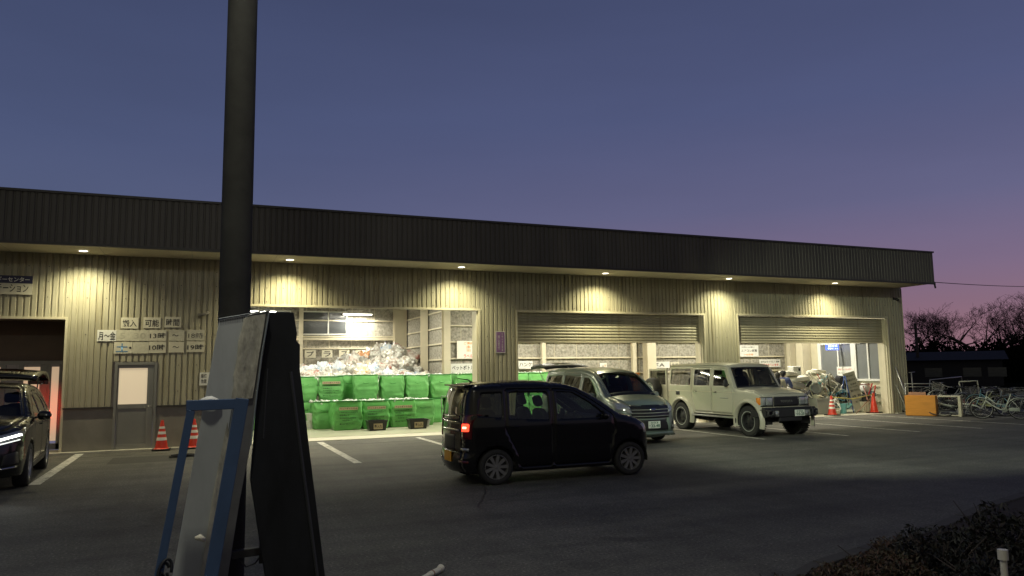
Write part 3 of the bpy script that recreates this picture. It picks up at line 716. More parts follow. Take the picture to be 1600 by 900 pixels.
# front row of three, printed
sack(3.98, 22.33, .014, 'green see-through sack with printed rules, leftmost of the front three', 51, front=True, text=True, h=.83)
sack(4.83, 22.48, .014, 'green see-through sack with printed rules, middle of the front three', 52, front=True, text=True, h=.82, w=.78)
sack(5.68, 22.62, .014, 'green see-through sack with printed rules, rightmost of the front three', 53, front=True, text=True, h=.82, w=.78)
sack(6.42, 23.0, .014, 'plain creased green sack just right of the printed front sacks', 54, w=.72, h=.80)
sack(3.42, 23.15, .014, 'narrow slumped green sack left of the printed front sacks', 55, w=.6, h=.80)
for i, x in enumerate((1.25, 2.1)):
    sack(x, 24.0, .80, ('green sack of the upper tier hidden behind the leaning boards, left one','green sack of the upper tier just behind the leaning boards, right one')[i], 70+i, w=.80, h=.78)
    sack(x, 24.0, .014, ('green sack of the lower tier behind the leaning boards, left one','green sack of the lower tier behind the leaning boards, right one')[i], 73+i, h=.785)
for i, x in enumerate((10.0, 10.85)):
    sack(x, 23.9, .014, ('green sack at the left edge of the minivan bay', 'green sack behind the raised tailgate of the minivan')[i], 60+i, h=.80)
    sack(x, 23.9, .80, ('upper green sack at the left edge of the minivan bay', 'upper green sack behind the raised tailgate of the minivan')[i], 64+i, h=.78)

# black bins with a card
m_blackbin = M('black_bin', (.016,.016,.016), rough=.4, var=.1)
def bin_(x, y, label, rz=0):
    r_ = empty('cap_bin', (x, y, .014), rz, label, 'bin')
    q = MB(); t = .012; W2, D2, H_ = .27, .19, .27
    P = lambda k, z: [(-W2*k,-D2*k,z),(W2*k,-D2*k,z),(W2*k,D2*k,z),(-W2*k,D2*k,z)]
    q.add(P(.86,0)+P(1,H_)+P(.95,H_)+P(.82,.02), [(0,1,5,4),(1,2,6,5),(2,3,7,6),(3,0,4,7),(4,5,9,8),(5,6,10,9),(6,7,11,10),(7,4,8,11),(8,9,13,12),(9,10,14,13),(10,11,15,14),(11,8,12,15),(12,13,14,15),(3,2,1,0)])
    q.build('tub', m_blackbin, r_, bevel=.006)
    q = MB(); q.box(-W2*1.06,W2*1.06,-D2*1.08,-D2*.98,H_-.02,H_+.012); q.box(-W2*1.06,W2*1.06,D2*.98,D2*1.08,H_-.02,H_+.012); q.box(-W2*1.08,-W2*.98,-D2*.98,D2*.98,H_-.02,H_+.012); q.box(W2*.98,W2*1.08,-D2*.98,D2*.98,H_-.02,H_+.012)
    q.build('rim', m_blackbin, r_, bevel=.004)
    q = MB(); q.box(-.13,.13,-.197,-.19,.04,.2); q.build('card', m_tan, r_)
    lettering('蓋入れ', -.11, .11, .07, .17, m_ink, r_, y=-.2, bold=.015)
    q = MB(); rnd = random.Random(int(x*10))
    for k in range(40): q.cbox((rnd.uniform(-.2,.2), rnd.uniform(-.14,.14), .16+rnd.uniform(0,.04)), (.03,.03,.015), (rnd.random(), rnd.random(), 0))
    q.build('bottle_caps', m_white, r_)
bin_(4.72, 21.52, 'black tub with a 蓋入れ card, left one of the two in front of the green sacks', .02)
bin_(5.92, 21.5, 'black tub with a 蓋入れ card, right one of the two in front of the green sacks', -.02)
# small pails
def pail(x, y, z, r, h, mat, label, name='pail', rz=0, cat='bucket', tilt=None, handle=True):
    r_ = empty(name, (x, y, z), rz, label, cat)
    if tilt: r_.rotation_euler = (tilt[0], tilt[1], rz)
    q = MB(); q.lathe([(0.001,0),(r*.78,0),(r*.8,.01),(r,h),(r*1.07,h),(r*1.07,h-.025),(r*1.0,h-.025)], 24); q.lathe([(r*.95,h-.002),(r*.74,.015),(.001,.015)], 24)
    q.build('pail_body', mat, r_, smooth=True, angle=35)
    if handle:
        q = MB(); q.tube([(r*1.03*math.cos(a), .3*r*math.sin(a), h-.02+r*.9*math.sin(a)*(-.4)) for a in np.linspace(0, PI, 10)], .006, 5); q.build('handle', m_ductile, r_, smooth=True)
    return r_
m_creamp = M('cream_plastic', (.58,.55,.42), rough=.4, var=.06)
m_greyp = M('grey_plastic', (.27,.28,.26), rough=.45, var=.06)
m_bluep = M('blue_plastic', (.12,.36,.5), rough=.4, var=.05)
m_darkblue = M('dark_blue_plastic', (.03,.08,.3), rough=.4, var=.05)
pail(3.30, 23.0, .014, .15, .24, m_creamp, 'cream bucket on the floor at the left of the green sacks')
pail(3.12, 23.2, .254, .17, .22, m_white, 'white bucket perched on another one beside the leftmost sacks')
pail(3.10, 23.25, .014, .15, .238, m_white, 'white bucket under another one beside the leftmost sacks')
pail(6.38, 22.2, .014, .13, .2, m_greyp, 'small grey pail behind the right-hand black tub')

# hand cart (folding handle, deck, castors)
r_ = empty('hand_cart', (7.15, 22.5, .014), math.radians(8), 'steel hand cart with an upright loop handle right of the green sacks', 'cart')
q = MB(); q.box(-.1,.75,-.24,.24,.13,.16); q.build('deck', m_greyp, r_, bevel=.01)
q = MB(); q.tube([(-.06,-.22,.15),(-.09,-.22,.82),(-.09,-.17,.88),(-.09,.17,.88),(-.09,.22,.82),(-.06,.22,.15)], .015, 8); q.tube([(-.08,-.22,.5),(-.08,.22,.5)], .01, 6); q.build('handle', m_ductile, r_, smooth=True)
for sx, sy in ((0,-.2),(0,.2),(.65,-.2),(.65,.2)):
    q = MB(); q.lathe([(.015,-.02),(.06,-.02),(.065,0),(.06,.02),(.015,.02)], 16, Matrix.Translation((sx,sy,.066)) @ Matrix.Rotation(PI/2, 4, 'X'), caps=True); q.build('castor', m_rubber, r_, smooth=True)

# ================================================================== heap of rubbish bags
def bag_mat(name, base, patches, seed):
    m = bpy.data.materials.new(name); m.use_nodes = True; t = m.node_tree; b = t.nodes['Principled BSDF']
    c = N(t, 'ShaderNodeTexCoord'); n = N(t, 'ShaderNodeTexNoise'); n.inputs['Scale'].default_value = 4.2; n.inputs['Detail'].default_value = 4; n.inputs['Roughness'].default_value = .6
    mp = N(t, 'ShaderNodeMapping'); mp.inputs['Location'].default_value = (seed*3.1, seed, 0)
    t.links.new(c.outputs['Object'], mp.inputs[0]); t.links.new(mp.outputs[0], n.inputs['Vector'])
    st = [(.30, patches[0]), (.40, base), (.50, patches[1]), (.56, base), (.66, patches[2])]
    r = ramp(t, st); t.links.new(n.outputs['Fac'], r.inputs[0]); t.links.new(r.outputs[0], b.inputs['Base Color'])
    b.inputs['Roughness'].default_value = .32; b.inputs['Coat Weight'].default_value = .35; b.inputs['Coat Roughness'].default_value = .12
    n2 = N(t, 'ShaderNodeTexVoronoi'); n2.feature = 'DISTANCE_TO_EDGE'; n2.inputs['Scale'].default_value = 9; t.links.new(mp.outputs[0], n2.inputs['Vector'])
    bp = N(t, 'ShaderNodeBump'); bp.inputs['Strength'].default_value = .6; bp.inputs['Distance'].default_value = .03
    t.links.new(n2.outputs['Distance'], bp.inputs['Height']); bp.inputs['Strength'].default_value = 1; t.links.new(bp.outputs[0], b.inputs['Normal'])
    return m
wht = (.62,.61,.56)
BM = [('clear white', bag_mat('bag_white', (.52,.51,.47), [(.16,.16,.14),(.66,.66,.62),(.30,.25,.2)], 1)),
      ('clear, pinkish', bag_mat('bag_pink', (.47,.39,.34), [(.15,.14,.13),(.6,.57,.53),(.45,.18,.15)], 2)),
      ('clear, blue tinted', bag_mat('bag_blue', (.48,.54,.60), [(.15,.25,.42),(.6,.62,.63),(.08,.24,.5)], 3)),
      ('clear, greyish', bag_mat('bag_grey', (.36,.36,.33), [(.11,.11,.10),(.5,.5,.47),(.2,.16,.12)], 4)),
      ('clear, yellowish', bag_mat('bag_yellow', (.58,.50,.34), [(.25,.13,.07),(.6,.57,.5),(.5,.28,.08)], 5)),
      ('orange filled', bag_mat('bag_orange', (.7,.32,.12), [(.4,.2,.08),(.75,.65,.55),(.75,.4,.1)], 6)),
      ('dark', M('bag_dark', (.04,.04,.045), rough=.3, var=.2))]
def bag_mesh(seed):
    bm = bmesh.new(); bmesh.ops.create_icosphere(bm, subdivisions=4, radius=1)
    for v in bm.verts:
        p = v.co.copy()
        c = Vector((p.x*.33, p.y*.30, p.z*.25))
        if p.z > .75: c.z += (p.z-.75)*.5; c.x *= 1-(p.z-.75)*1.6; c.y *= 1-(p.z-.75)*1.6      # gathered, knotted neck
        q = p*1.8+Vector((seed*5.1, seed*1.3, 0))
        n1 = noise.noise(q); n2 = (1-abs(noise.noise(q*1.9)))**3; n3 = (1-abs(noise.noise(q*4)))**3
        c *= 1+.24*n1-.26*n2+.09-.12*n3
        v.co = c
    me = bpy.data.meshes.new('rubbish_bag'); bm.to_mesh(me); bm.free()
    me.polygons.foreach_set('use_smooth', [True]*len(me.polygons)); me.materials.append(BM[0][1])
    return me
BAGS = [bag_mesh(s) for s in range(7)]
rb = random.Random(4)
def pile_h(x, y):
    a = 2.75*math.exp(-(((x-6.55)/1.95)**2+((y-28.2)/2.6)**2)*.9)
    b = 1.9*math.exp(-(((x-4.6)/2.6)**4+((y-27.4)/3.0)**4))
    c = 1.55*math.exp(-(((x-3.0)/2.2)**4+((y-26.6)/2.6)**4))
    d = 2.3*math.exp(-(((x-5.1)/1.3)**2+((y-27.9)/2.4)**2))
    return max(a, b, c, d, 1.5 if y < 26 else 1.2)
zone = lambda x, z: ('low at the left end of the heap' if x < 4.2 else 'in the middle of the heap' if x < 5.6 else ('high on the peak of the heap' if z > 2.2 else 'low at the right of the heap'))
nb = 0
y = 24.95
while y < 29.4:
    x = .9+rb.uniform(0,.2)
    while x < 7.65:
        px_, py_ = x+rb.uniform(-.1,.1), y+rb.uniform(-.1,.1)
        h = pile_h(px_, py_)
        for lev in range(1 if h < 1.9 or y > 27.4 else 2):
            z = h-.22-lev*.38+rb.uniform(-.06,.08)
            kk = rb.random()
            k = 0 if kk < .46 else 1 if kk < .58 else 2 if kk < .70 else 3 if kk < .84 else 4 if kk < .95 else 5 if kk < .975 else 6
            o = bpy.data.objects.new('rubbish_bag', BAGS[rb.randrange(7)]); COL.objects.link(o)
            o.location = (min(px_, 7.5), py_-lev*.1, z); o.rotation_euler = (rb.uniform(-.7,.7), rb.uniform(-.7,.7), rb.uniform(0, 6.28)); s_ = rb.uniform(.85,1.28); o.scale = (s_, s_, s_*rb.uniform(.85,1.1))
            o.material_slots[0].link = 'OBJECT'; o.material_slots[0].material = BM[k][1]
            tag(o, f'{BM[k][0]} rubbish bag {zone(px_, z)}', 'rubbish bag', 'rubbish bags heaped behind the green sacks'); nb += 1
        x += .42
    y += .46

# ================================================================== traffic cones
m_cone = M('cone_red', (.62,.045,.02), rough=.35, var=.08)
m_conew = M('cone_band', (.75,.72,.66), rough=.3, var=.06)
def cone(x, y, z, label, bands=True, h=.66, rz=0.):
    r_ = empty('traffic_cone', (x, y, z), rz, label, 'traffic cone', 'red traffic cones')
    q = MB(); q.box(-.19,.19,-.19,.19,0,.035); q.build('base', m_rubber, r_, bevel=.012)
    q = MB(); R = lambda t: .135-(.135-.028)*t
    q.lathe([(.165,.03),(.15,.05),(R(.04),.06)]+[(R(t), .05+t*(h-.05)) for t in (.1,.3,.5,.7,.9,1)]+[(.001,h)], 28); q.build('cone_body', m_cone, r_, smooth=True, angle=50)
    if bands:
        for t0, t1 in ((.28,.39),(.50,.60),(.70,.78)):
            q = MB(); q.lathe([(R(t0)+.004,.05+t0*(h-.05)),(R(t1)+.004,.05+t1*(h-.05))], 28); q.build('white_band', m_conew, r_, smooth=True)
    return r_
cone(-.76, 18.62, .004, 'red cone with white bands beside the small aluminium door')
cone(-.10, 18.72, .004, 'red cone with white bands seen through the blue frame')
cone(19.75, 19.3, .012, 'red cone with white bands in front of the scrap heap')
cone(21.85, 19.45, .012, 'plain red cone right of the grey leaning sign', bands=False, h=.70)
# hose coil on the asphalt
r_ = MB(); pts = [(-.25+.30*math.cos(a)*(1-.02*a), 16.75+.20*math.sin(a), .02+.004*a) for a in np.linspace(0, 4*PI, 60)]
tag(r_.tube(pts, .016, 6).build('hose', m_rubber, None, smooth=True), 'black hose coiled on the asphalt left of the leaning boards', 'hose')

# ================================================================== orange crates
m_orange = M('orange_plastic', (.85,.26,.015), rough=.4, var=.05)
def crate(x, y, z, label, rz=0, w=.62, d=.42, h=.30, mat=m_orange, grp='stacked orange crates'):
    r_ = MB(); t = .014
    r_.box(-w/2,w/2,-d/2,d/2,0,t)
    for k in range(4):
        z0 = .02+k*h/4; z1 = z0+h/4*.72
        r_.box(-w/2,w/2,-d/2,-d/2+t,z0,z1); r_.box(-w/2,w/2,d/2-t,d/2,z0,z1); r_.box(-w/2,-w/2+t,-d/2+t,d/2-t,z0,z1); r_.box(w/2-t,w/2,-d/2+t,d/2-t,z0,z1)
    n = 6
    for i in range(n):
        xx = -w/2+.01+i*(w-.04)/(n-1); r_.box(xx,xx+.02,-d/2-.006,-d/2+.002,0,h); r_.box(xx,xx+.02,d/2-.002,d/2+.006,0,h)
    r_.box(-w/2-.02,w/2+.02,-d/2-.02,-d/2+.0,h-.03,h); r_.box(-w/2-.02,w/2+.02,d/2,d/2+.02,h-.03,h); r_.box(-w/2-.02,-w/2,-d/2,d/2,h-.03,h); r_.box(w/2,w/2+.02,-d/2,d/2,h-.03,h)
    o = r_.build('crate', mat, None); o.location = (x, y, z); o.rotation_euler = (0,0,rz)
    return tag(o, label, 'crate', grp)
for c_, (x, y) in enumerate(((12.15,20.9),(12.80,20.95))):
    for k in range(5):
        crate(x, y, .02+k*.305, f'orange plastic crate, {["bottom","second","middle","fourth","top"][k]} of the {["left","right"][c_]} stack behind the minivan', rz=.05*(k % 3-1))
# ================================================================== vehicles
def catmull(pts, n=6):
    P = [np.array(p, float) for p in pts]; out = []
    for i in range(len(P)-1):
        a = P[i-1] if i else 2*P[0]-P[1]; b = P[i]; c = P[i+1]; d = P[i+2] if i+2 < len(P) else 2*P[-1]-P[-2]
        for k in range(n):
            t = k/n
            out.append(.5*((2*b)+(-a+c)*t+(2*a-5*b+4*c-d)*t*t+(-a+3*b-3*c+d)*t**3))
    out.append(P[-1]); return np.array(out)
def resample(poly, step, closed=True):
    P = [np.array(p[:2], float) for p in poly]; out = []
    m_ = len(P) if closed else len(P)-1
    for i in range(m_):
        a, b = P[i], P[(i+1) % len(P)]; L = np.hypot(*(b-a)); k = max(1, int(math.ceil(L/step)))
        for j in range(k): out.append(a+(b-a)*j/k)
    if not closed: out.append(P[-1])
    return np.array(out)
def inside(P, poly):
    x, y = P[:,0], P[:,1]; r = np.zeros(len(P), bool); n = len(poly); j = n-1
    for i in range(n):
        xi, yi = poly[i][0], poly[i][1]; xj, yj = poly[j][0], poly[j][1]
        c = ((yi > y) != (yj > y)) & (x < (xj-xi)*(y-yi)/((yj-yi) if yj != yi else 1e-12)+xi); r ^= c; j = i
    return r
def seg_dist(P, poly, closed=True):
    A = np.array([p[:2] for p in poly], float); Bn = np.roll(A, -1, 0)
    if not closed: A = A[:-1]; Bn = Bn[:-1]
    d = Bn-A; L2 = np.maximum((d**2).sum(1), 1e-12)
    t = np.clip(((P[:,None,:]-A[None])*d[None]).sum(2)/L2[None], 0, 1)
    q = A[None]+t[...,None]*d[None]; dd = np.sqrt(((P[:,None,:]-q)**2).sum(2))
    k = dd.argmin(1); return dd[np.arange(len(P)), k], k, t[np.arange(len(P)), k]
def shrink(poly, e):
    """move each edge of a polygon inwards by e"""
    P = [np.array(p[:2], float) for p in poly]; n = len(P)
    area = sum(P[i][0]*P[(i+1) % n][1]-P[(i+1) % n][0]*P[i][1] for i in range(n)); sg = 1 if area > 0 else -1
    out = []
    for i in range(n):
        a, b, c = P[i-1], P[i], P[(i+1) % n]; u = (b-a)/np.hypot(*(b-a)); v = (c-b)/np.hypot(*(c-b))
        n1 = np.array([-u[1], u[0]])*sg; n2 = np.array([-v[1], v[0]])*sg; m_ = n1+n2; m_ /= max(.6, (m_**2).sum()/2) if True else 1
        out.append(b+m_*e)
    return out
def roundpoly(poly, r=.04, n=4):
    P = [np.array(p[:2], float) for p in poly]; out = []
    for i in range(len(P)):
        a, b, c = P[i-1], P[i], P[(i+1) % len(P)]; la, lc = np.hypot(*(a-b)), np.hypot(*(c-b))
        k = min(r, la*.45, lc*.45); p = b+(a-b)/la*k; q = b+(c-b)/lc*k
        for j in range(n+1):
            t = j/n; out.append((1-t)**2*p+2*t*(1-t)*b+t*t*q)
    return out
def triangulate(loops, extra, keep):
    vs = []; es = []
    for L in loops:
        b = len(vs); vs += [tuple(p) for p in L]; es += [(b+i, b+(i+1) % len(L)) for i in range(len(L))]
    vs += [tuple(p) for p in extra]
    V, E_, F, *_ = delaunay_2d_cdt([Vector(v) for v in vs], es, [], 0, 1e-5)
    P = np.array([(v.x, v.y) for v in V]); F = np.array([f for f in F])
    ok = keep(P[F].mean(1)); return P, F[ok]

class Car:
    def __init__(s, name, label, cat, segs, Wf, wheels, Rt, arch, zb, paint, grp=None, step=.055, trim=None):
        s.root = empty(name, label=label, cat=cat, group=grp); s.W = Wf; s.paint = paint; s.zb = zb; s.wheels = wheels; s.Rt = Rt; s.step = step
        s.seg = {}; pr = []
        for nm, pts in segs:
            c = catmull(pts, 5); i0 = len(pr) if not pr else len(pr)-1
            pr += list(c if not pr else c[1:]); s.seg[nm] = (i0, len(pr)-1)
        s.prof = np.array(pr)
        bot = []
        x_end = s.prof[-1][0]; x_st = s.prof[0][0]
        bot.append((x_end, zb))
        for xw in sorted(wheels):
            h0 = math.sqrt(max(arch**2-(zb-Rt)**2, 0)); a0 = math.atan2(zb-Rt, -h0); a1 = math.atan2(zb-Rt, h0)
            a0 = a0 if a0 > 0 else a0+2*PI
            for k in range(17):
                a = a0+(a1-a0)*k/16; bot.append((xw+arch*math.cos(a), Rt+arch*math.sin(a)))
        bot.append((x_st, zb))
        s.outline = [tuple(p[:2]) for p in s.prof]+bot
        s.tris = []; s.tv = []
        s.arch = arch
    def H(s, P):
        P = np.asarray(P, float); d, k, t = seg_dist(P, [p[:2] for p in s.prof], closed=False)
        r = s.prof[k,2]*(1-t)+s.prof[np.minimum(k+1, len(s.prof)-1),2]*t
        w = np.array([s.W(x, z) for x, z in P]); dd = np.minimum(d, r)
        return w-r+np.sqrt(np.maximum(r*r-(r-dd)**2, 0))
    def edge(s, p): return s.W(p[0], p[1])-p[2]
    def addtris(s, V, F):
        b = len(s.tv); s.tv += [tuple(v) for v in V]; s.tris += [tuple(int(i)+b for i in f) for f in F]
    def panel(s, name, poly, mat, parent=None, holes=(), inset=0., sides=(1,-1), solid=.02, grow=None, step=None, record=True, smooth=True, rnd=0):
        """a piece of the car's side: a 2D polygon laid on the side surface"""
        step = step or s.step
        if rnd: poly = roundpoly(poly, rnd)
        loops = [resample(poly, step)]+[resample(h, step) for h in holes]
        xs = [p[0] for p in poly]; zs = [p[1] for p in poly]
        gx, gz = np.meshgrid(np.arange(min(xs), max(xs), step), np.arange(min(zs), max(zs), step)); G = np.stack([gx.ravel(), gz.ravel()], 1)
        ex = [G]
        pr = s.prof
        tan = np.gradient(pr[:,:2], axis=0); nn = np.stack([tan[:,1], -tan[:,0]], 1); nn /= np.maximum(np.hypot(nn[:,0], nn[:,1]), 1e-9)[:,None]
        # inward normals
        c = pr[:,:2].mean(0); sg = np.sign(((c-pr[:,:2])*nn).sum(1)); nn *= sg[:,None]
        for f in (.02,.08,.2,.4,.7,1.0): ex.append(pr[:,:2]+nn*(pr[:,2]*f)[:,None])
        E_ = np.concatenate(ex); ok = inside(E_, poly)
        for h in holes: ok &= ~inside(E_, h)
        E_ = E_[ok]
        if len(E_):
            dmin = np.min([seg_dist(E_, L)[0] for L in loops], axis=0); E_ = E_[dmin > .010]
        def keep(C):
            k = inside(C, poly)
            for h in holes: k &= ~inside(C, h)
            return k
        P, F = triangulate(loops, E_, keep)
        Hh = s.H(P)-inset; res = []
        for sd in sides:
            V = np.stack([P[:,0], sd*Hh, P[:,1]], 1); FF = F if sd < 0 else F[:, ::-1]
            # delaunay gives ccw in (x,z): seen from -y that is outward
            if record: s.addtris(V, FF)
            mb = MB(); mb.add(V, [tuple(int(i) for i in f) for f in FF])
            me = bpy.data.meshes.new(name); me.from_pydata(mb.v, [], mb.f); me.materials.append(mat)
            if smooth: me.polygons.foreach_set('use_smooth', [True]*len(me.polygons))
            o = bpy.data.objects.new(name, me); COL.objects.link(o); o.parent = (parent[0 if sd == sides[0] else 1] if isinstance(parent, (list, tuple)) else parent) or s.root
            if solid: q = o.modifiers.new('solid', 'SOLIDIFY'); q.thickness = solid; q.offset = -1
            res.append(o)
        return res
    def strip(s, name, seg, mat, t0=0, t1=1, s0=-1, s1=1, crown=.03, off=0., ns=18, nt=None, solid=.02, parent=None, record=True):
        i0, i1 = s.seg[seg]; pr = s.prof[i0:i1+1]; n = len(pr); nt = nt or max(3, int((n-1)*(t1-t0))+1)
        T = np.linspace(t0, t1, nt)*(n-1); rows = []
        for t in T:
            k = min(int(t), n-2); f = t-k; p = pr[k]*(1-f)+pr[k+1]*f; tg = pr[k+1][:2]-pr[k][:2]; tg /= np.hypot(*tg)
            nv = np.array([-tg[1], tg[0]]); nv = nv if True else -nv     # profile runs front-bottom, up, over the roof: outside is on the right-hand... flipped below
            nv = np.array([tg[1], -tg[0]])
            e = s.edge(p); row = []
            for u in np.linspace(s0, s1, ns+1):
                c = crown*(1-u*u)+off; row.append((p[0]+nv[0]*c, u*e, p[1]+nv[1]*c))
            rows.append(row)
        mb = MB(); mb.grid(rows)
        if record: s.addtris(mb.v, mb.f)
        me = bpy.data.meshes.new(name); me.from_pydata(mb.v, [], mb.f); me.materials.append(mat); me.polygons.foreach_set('use_smooth', [True]*len(me.polygons))
        o = bpy.data.objects.new(name, me); COL.objects.link(o); o.parent = parent or s.root
        if solid: q = o.modifiers.new('solid', 'SOLIDIFY'); q.thickness = solid; q.offset = -1
        return o
    def bvh(s):
        s._b = BVHTree.FromPolygons(s.tv, s.tris)
    def decal(s, name, poly, axis, mat, off=.006, thick=.02, step=.04, parent=None, rnd=0, mirror=False, bvh=None):
        """a part pressed on the skin, polygon given as seen square on. axis: 'f' (y,z) 'r' (y,z) 's' (x,z, +y side) 'd' (x,z, -y side) 't' (x,y)"""
        res = []
        if rnd: poly = roundpoly(poly, rnd)
        L = resample(poly, step); xs = L[:,0]; zs = L[:,1]
        gx, gz = np.meshgrid(np.arange(xs.min(), xs.max(), step), np.arange(zs.min(), zs.max(), step)); G = np.stack([gx.ravel(), gz.ravel()], 1)
        G = G[inside(G, L)]
        if len(G): G = G[seg_dist(G, L)[0] > step*.35]
        P, F = triangulate([L], G, lambda C: inside(C, L))
        for flip in ((False, True) if mirror else (False,)):
            V = []; last = None; miss = []
            for i, (a, b) in enumerate(P):
                aa = -a if (flip and axis in 'fr') else a
                if axis == 'f': o_, d_ = Vector((6, aa, b)), Vector((-1,0,0))
                elif axis == 'r': o_, d_ = Vector((-6, aa, b)), Vector((1,0,0))
                elif axis == 't': o_, d_ = Vector((a, b if not flip else -b, 5)), Vector((0,0,-1))
                else:
                    sd = 1 if (axis == 's') != flip else -1; o_, d_ = Vector((a, 5*sd, b)), Vector((0,-sd,0))
                h = s._b.ray_cast(o_, d_)[0]
                if h is None: miss.append(i); V.append(None)
                else: V.append(h-d_*off); last = h
            if last is None: continue
            good = [v for v in V if v is not None]
            for i in miss:
                o0 = P[i]; best = min((j for j in range(len(V)) if V[j] is not None), key=lambda j: (P[j][0]-o0[0])**2+(P[j][1]-o0[1])**2)
                q = V[best].copy()
                aa = -o0[0] if (flip and axis in 'fr') else o0[0]
                if axis in 'fr': q.y = aa; q.z = o0[1]
                else: q.x = o0[0]; q.z = o0[1]
                V[i] = q
            FF = [tuple(int(k) for k in f) for f in F]
            # orientation
            nrm = Vector((0,0,0))
            for f in FF: nrm += (V[f[1]]-V[f[0]]).cross(V[f[2]]-V[f[0]])
            if nrm.dot(d_) > 0: FF = [f[::-1] for f in FF]
            me = bpy.data.meshes.new(name); me.from_pydata([tuple(v) for v in V], [], FF); me.materials.append(mat); me.polygons.foreach_set('use_smooth', [True]*len(me.polygons))
            o = bpy.data.objects.new(name, me); COL.objects.link(o); o.parent = parent or s.root
            if thick: q = o.modifiers.new('solid', 'SOLIDIFY'); q.thickness = thick; q.offset = -1
            res.append(o)
        return res
    def wheel(s, x, y, R, w=.19, rim=.68, spokes=10, rim_mat=None, tyre_mat=None, style='alloy', side=1, face=None, tread=False):
        mt = Matrix.Translation((x, y, R)) @ Matrix.Rotation(-PI/2*side, 4, 'X')     # local +z points outwards
        tyre = MB(); rr = R*rim
        tyre.lathe([(rr,-w*.42),(rr+.02,-w*.5),(R*.93,-w*.5),(R*.985,-w*.40),(R,-w*.30),(R,w*.30),(R*.985,w*.40),(R*.93,w*.5),(rr+.02,w*.5),(rr,w*.42),(rr*.97,w*.3),(rr*.97,-w*.3)], 40, mt)
        if tread:
            for k in range(40):
                a = 2*PI*k/40
                for sg in (-1,1):
                    tyre.box(R-.012, R+.012, -.012, .012, sg*w*.12 if sg > 0 else -w*.5, w*.5 if sg > 0 else -w*.12, mt @ Matrix.Rotation(a+(.08 if sg > 0 else 0), 4, 'Z'))
        wh = tyre.build('wheel', tyre_mat or m_rubber, s.root, smooth=True, angle=50)
        rm = MB(); d0 = w*.34
        rm.lathe([(rr*1.0,w*.46),(rr*.965,w*.47),(rr*.93,w*.36),(rr*.90,0),(rr*.9,-w*.3)], 40, mt)
        rm.lathe([(.001,d0+.01),(R*.10,d0+.008),(R*.13,d0-.01),(R*.15,d0-.04)], 20, mt)
        if style == 'alloy':
            for k in range(spokes):
                a = 2*PI*k/spokes; m2 = mt @ Matrix.Rotation(a, 4, 'Z')
                rm.add([m2 @ Vector(v) for v in ((R*.08,-.02,d0),(R*.08,.02,d0),(rr*.93,.026,d0+.005),(rr*.93,-.026,d0+.005),(R*.08,-.02,d0-.03),(R*.08,.02,d0-.03),(rr*.93,.026,d0-.03),(rr*.93,-.026,d0-.03))],
                       [(0,1,2,3),(0,4,5,1),(2,6,7,3),(1,5,6,2),(0,3,7,4)])
        else:
            for k in range(spokes):
                a = 2*PI*k/spokes; m2 = mt @ Matrix.Rotation(a, 4, 'Z')
                rm.add([m2 @ Vector(v) for v in ((R*.10,-.035,d0),(R*.10,.035,d0),(rr*.93,.055,d0-.03),(rr*.93,-.055,d0-.03),(R*.10,-.035,d0-.05),(R*.10,.035,d0-.05),(rr*.93,.055,d0-.07),(rr*.93,-.055,d0-.07))],
                       [(0,1,2,3),(0,4,5,1),(2,6,7,3),(1,5,6,2),(0,3,7,4)])
        rm.build('rim', rim_mat or m_ductile, wh, smooth=True, angle=30)
        dk = MB(); dk.lathe([(.001,w*.1),(rr*.92,w*.1)], 30, mt); dk.build('brake_disc', m_blacksteel, wh)
        if face:
            fc = MB(); fc.lathe([(rr+.025,w*.502),(rr+.045,w*.506)], 40, mt); fc.build('white_lettering_ring', face, wh)
        return wh
    def wheel_wells(s, depth=.24, R=None):
        for xw in s.wheels:
            for sd in (1,-1):
                yo = s.W(xw, .5)-.02; R_ = R or s.arch*.995; mb = MB(); rows = []
                for k in range(17):
                    a = PI*1.1*k/16-.05*PI
                    rows.append([(xw+R_*math.cos(a), sd*yo, s.Rt+R_*math.sin(a)), (xw+R_*math.cos(a), sd*(yo-depth), s.Rt+R_*math.sin(a))])
                mb.grid(rows)
                cx = [(xw+R_*math.cos(PI*1.1*k/16-.05*PI), sd*(yo-depth), s.Rt+R_*math.sin(PI*1.1*k/16-.05*PI)) for k in range(17)]
                mb.add(cx, [tuple(range(17))]); mb.build('wheel_well', m_rubber, s.root)

def seat(mb, x, y, z, w=.46, back=.62, lean=.25, head=True, depth=.46, mat4=None):
    def pad(c, size, rot):
        mt = Matrix.Translation(c) @ Euler(rot).to_matrix().to_4x4()
        n = 5; e = .45
        # rounded box through a superellipsoid
        P = []; U = 14; V_ = 10
        for i in range(V_+1):
            ph = -PI/2+PI*i/V_; row = []
            for j in range(U):
                th = 2*PI*j/U
                f = lambda c_, p: math.copysign(abs(c_)**p, c_)
                row.append(mt @ Vector((size[0]/2*f(math.cos(ph), e)*f(math.cos(th), e), size[1]/2*f(math.cos(ph), e)*f(math.sin(th), e), size[2]/2*f(math.sin(ph), e))))
            P.append(row+[row[0]])
        mb.grid(P)
    pad((x, y, z), (depth, w, .16), (0, 0, 0))
    pad((x-depth/2-back*.5*math.sin(lean)+.03, y, z+back*.5*math.cos(lean)+.04), (.14, w, back), (0, -lean, 0))
    if head: pad((x-depth/2-(back+.13)*math.sin(lean)+.05, y, z+(back+.13)*math.cos(lean)+.04), (.10, w*.55, .18), (0, -lean, 0))

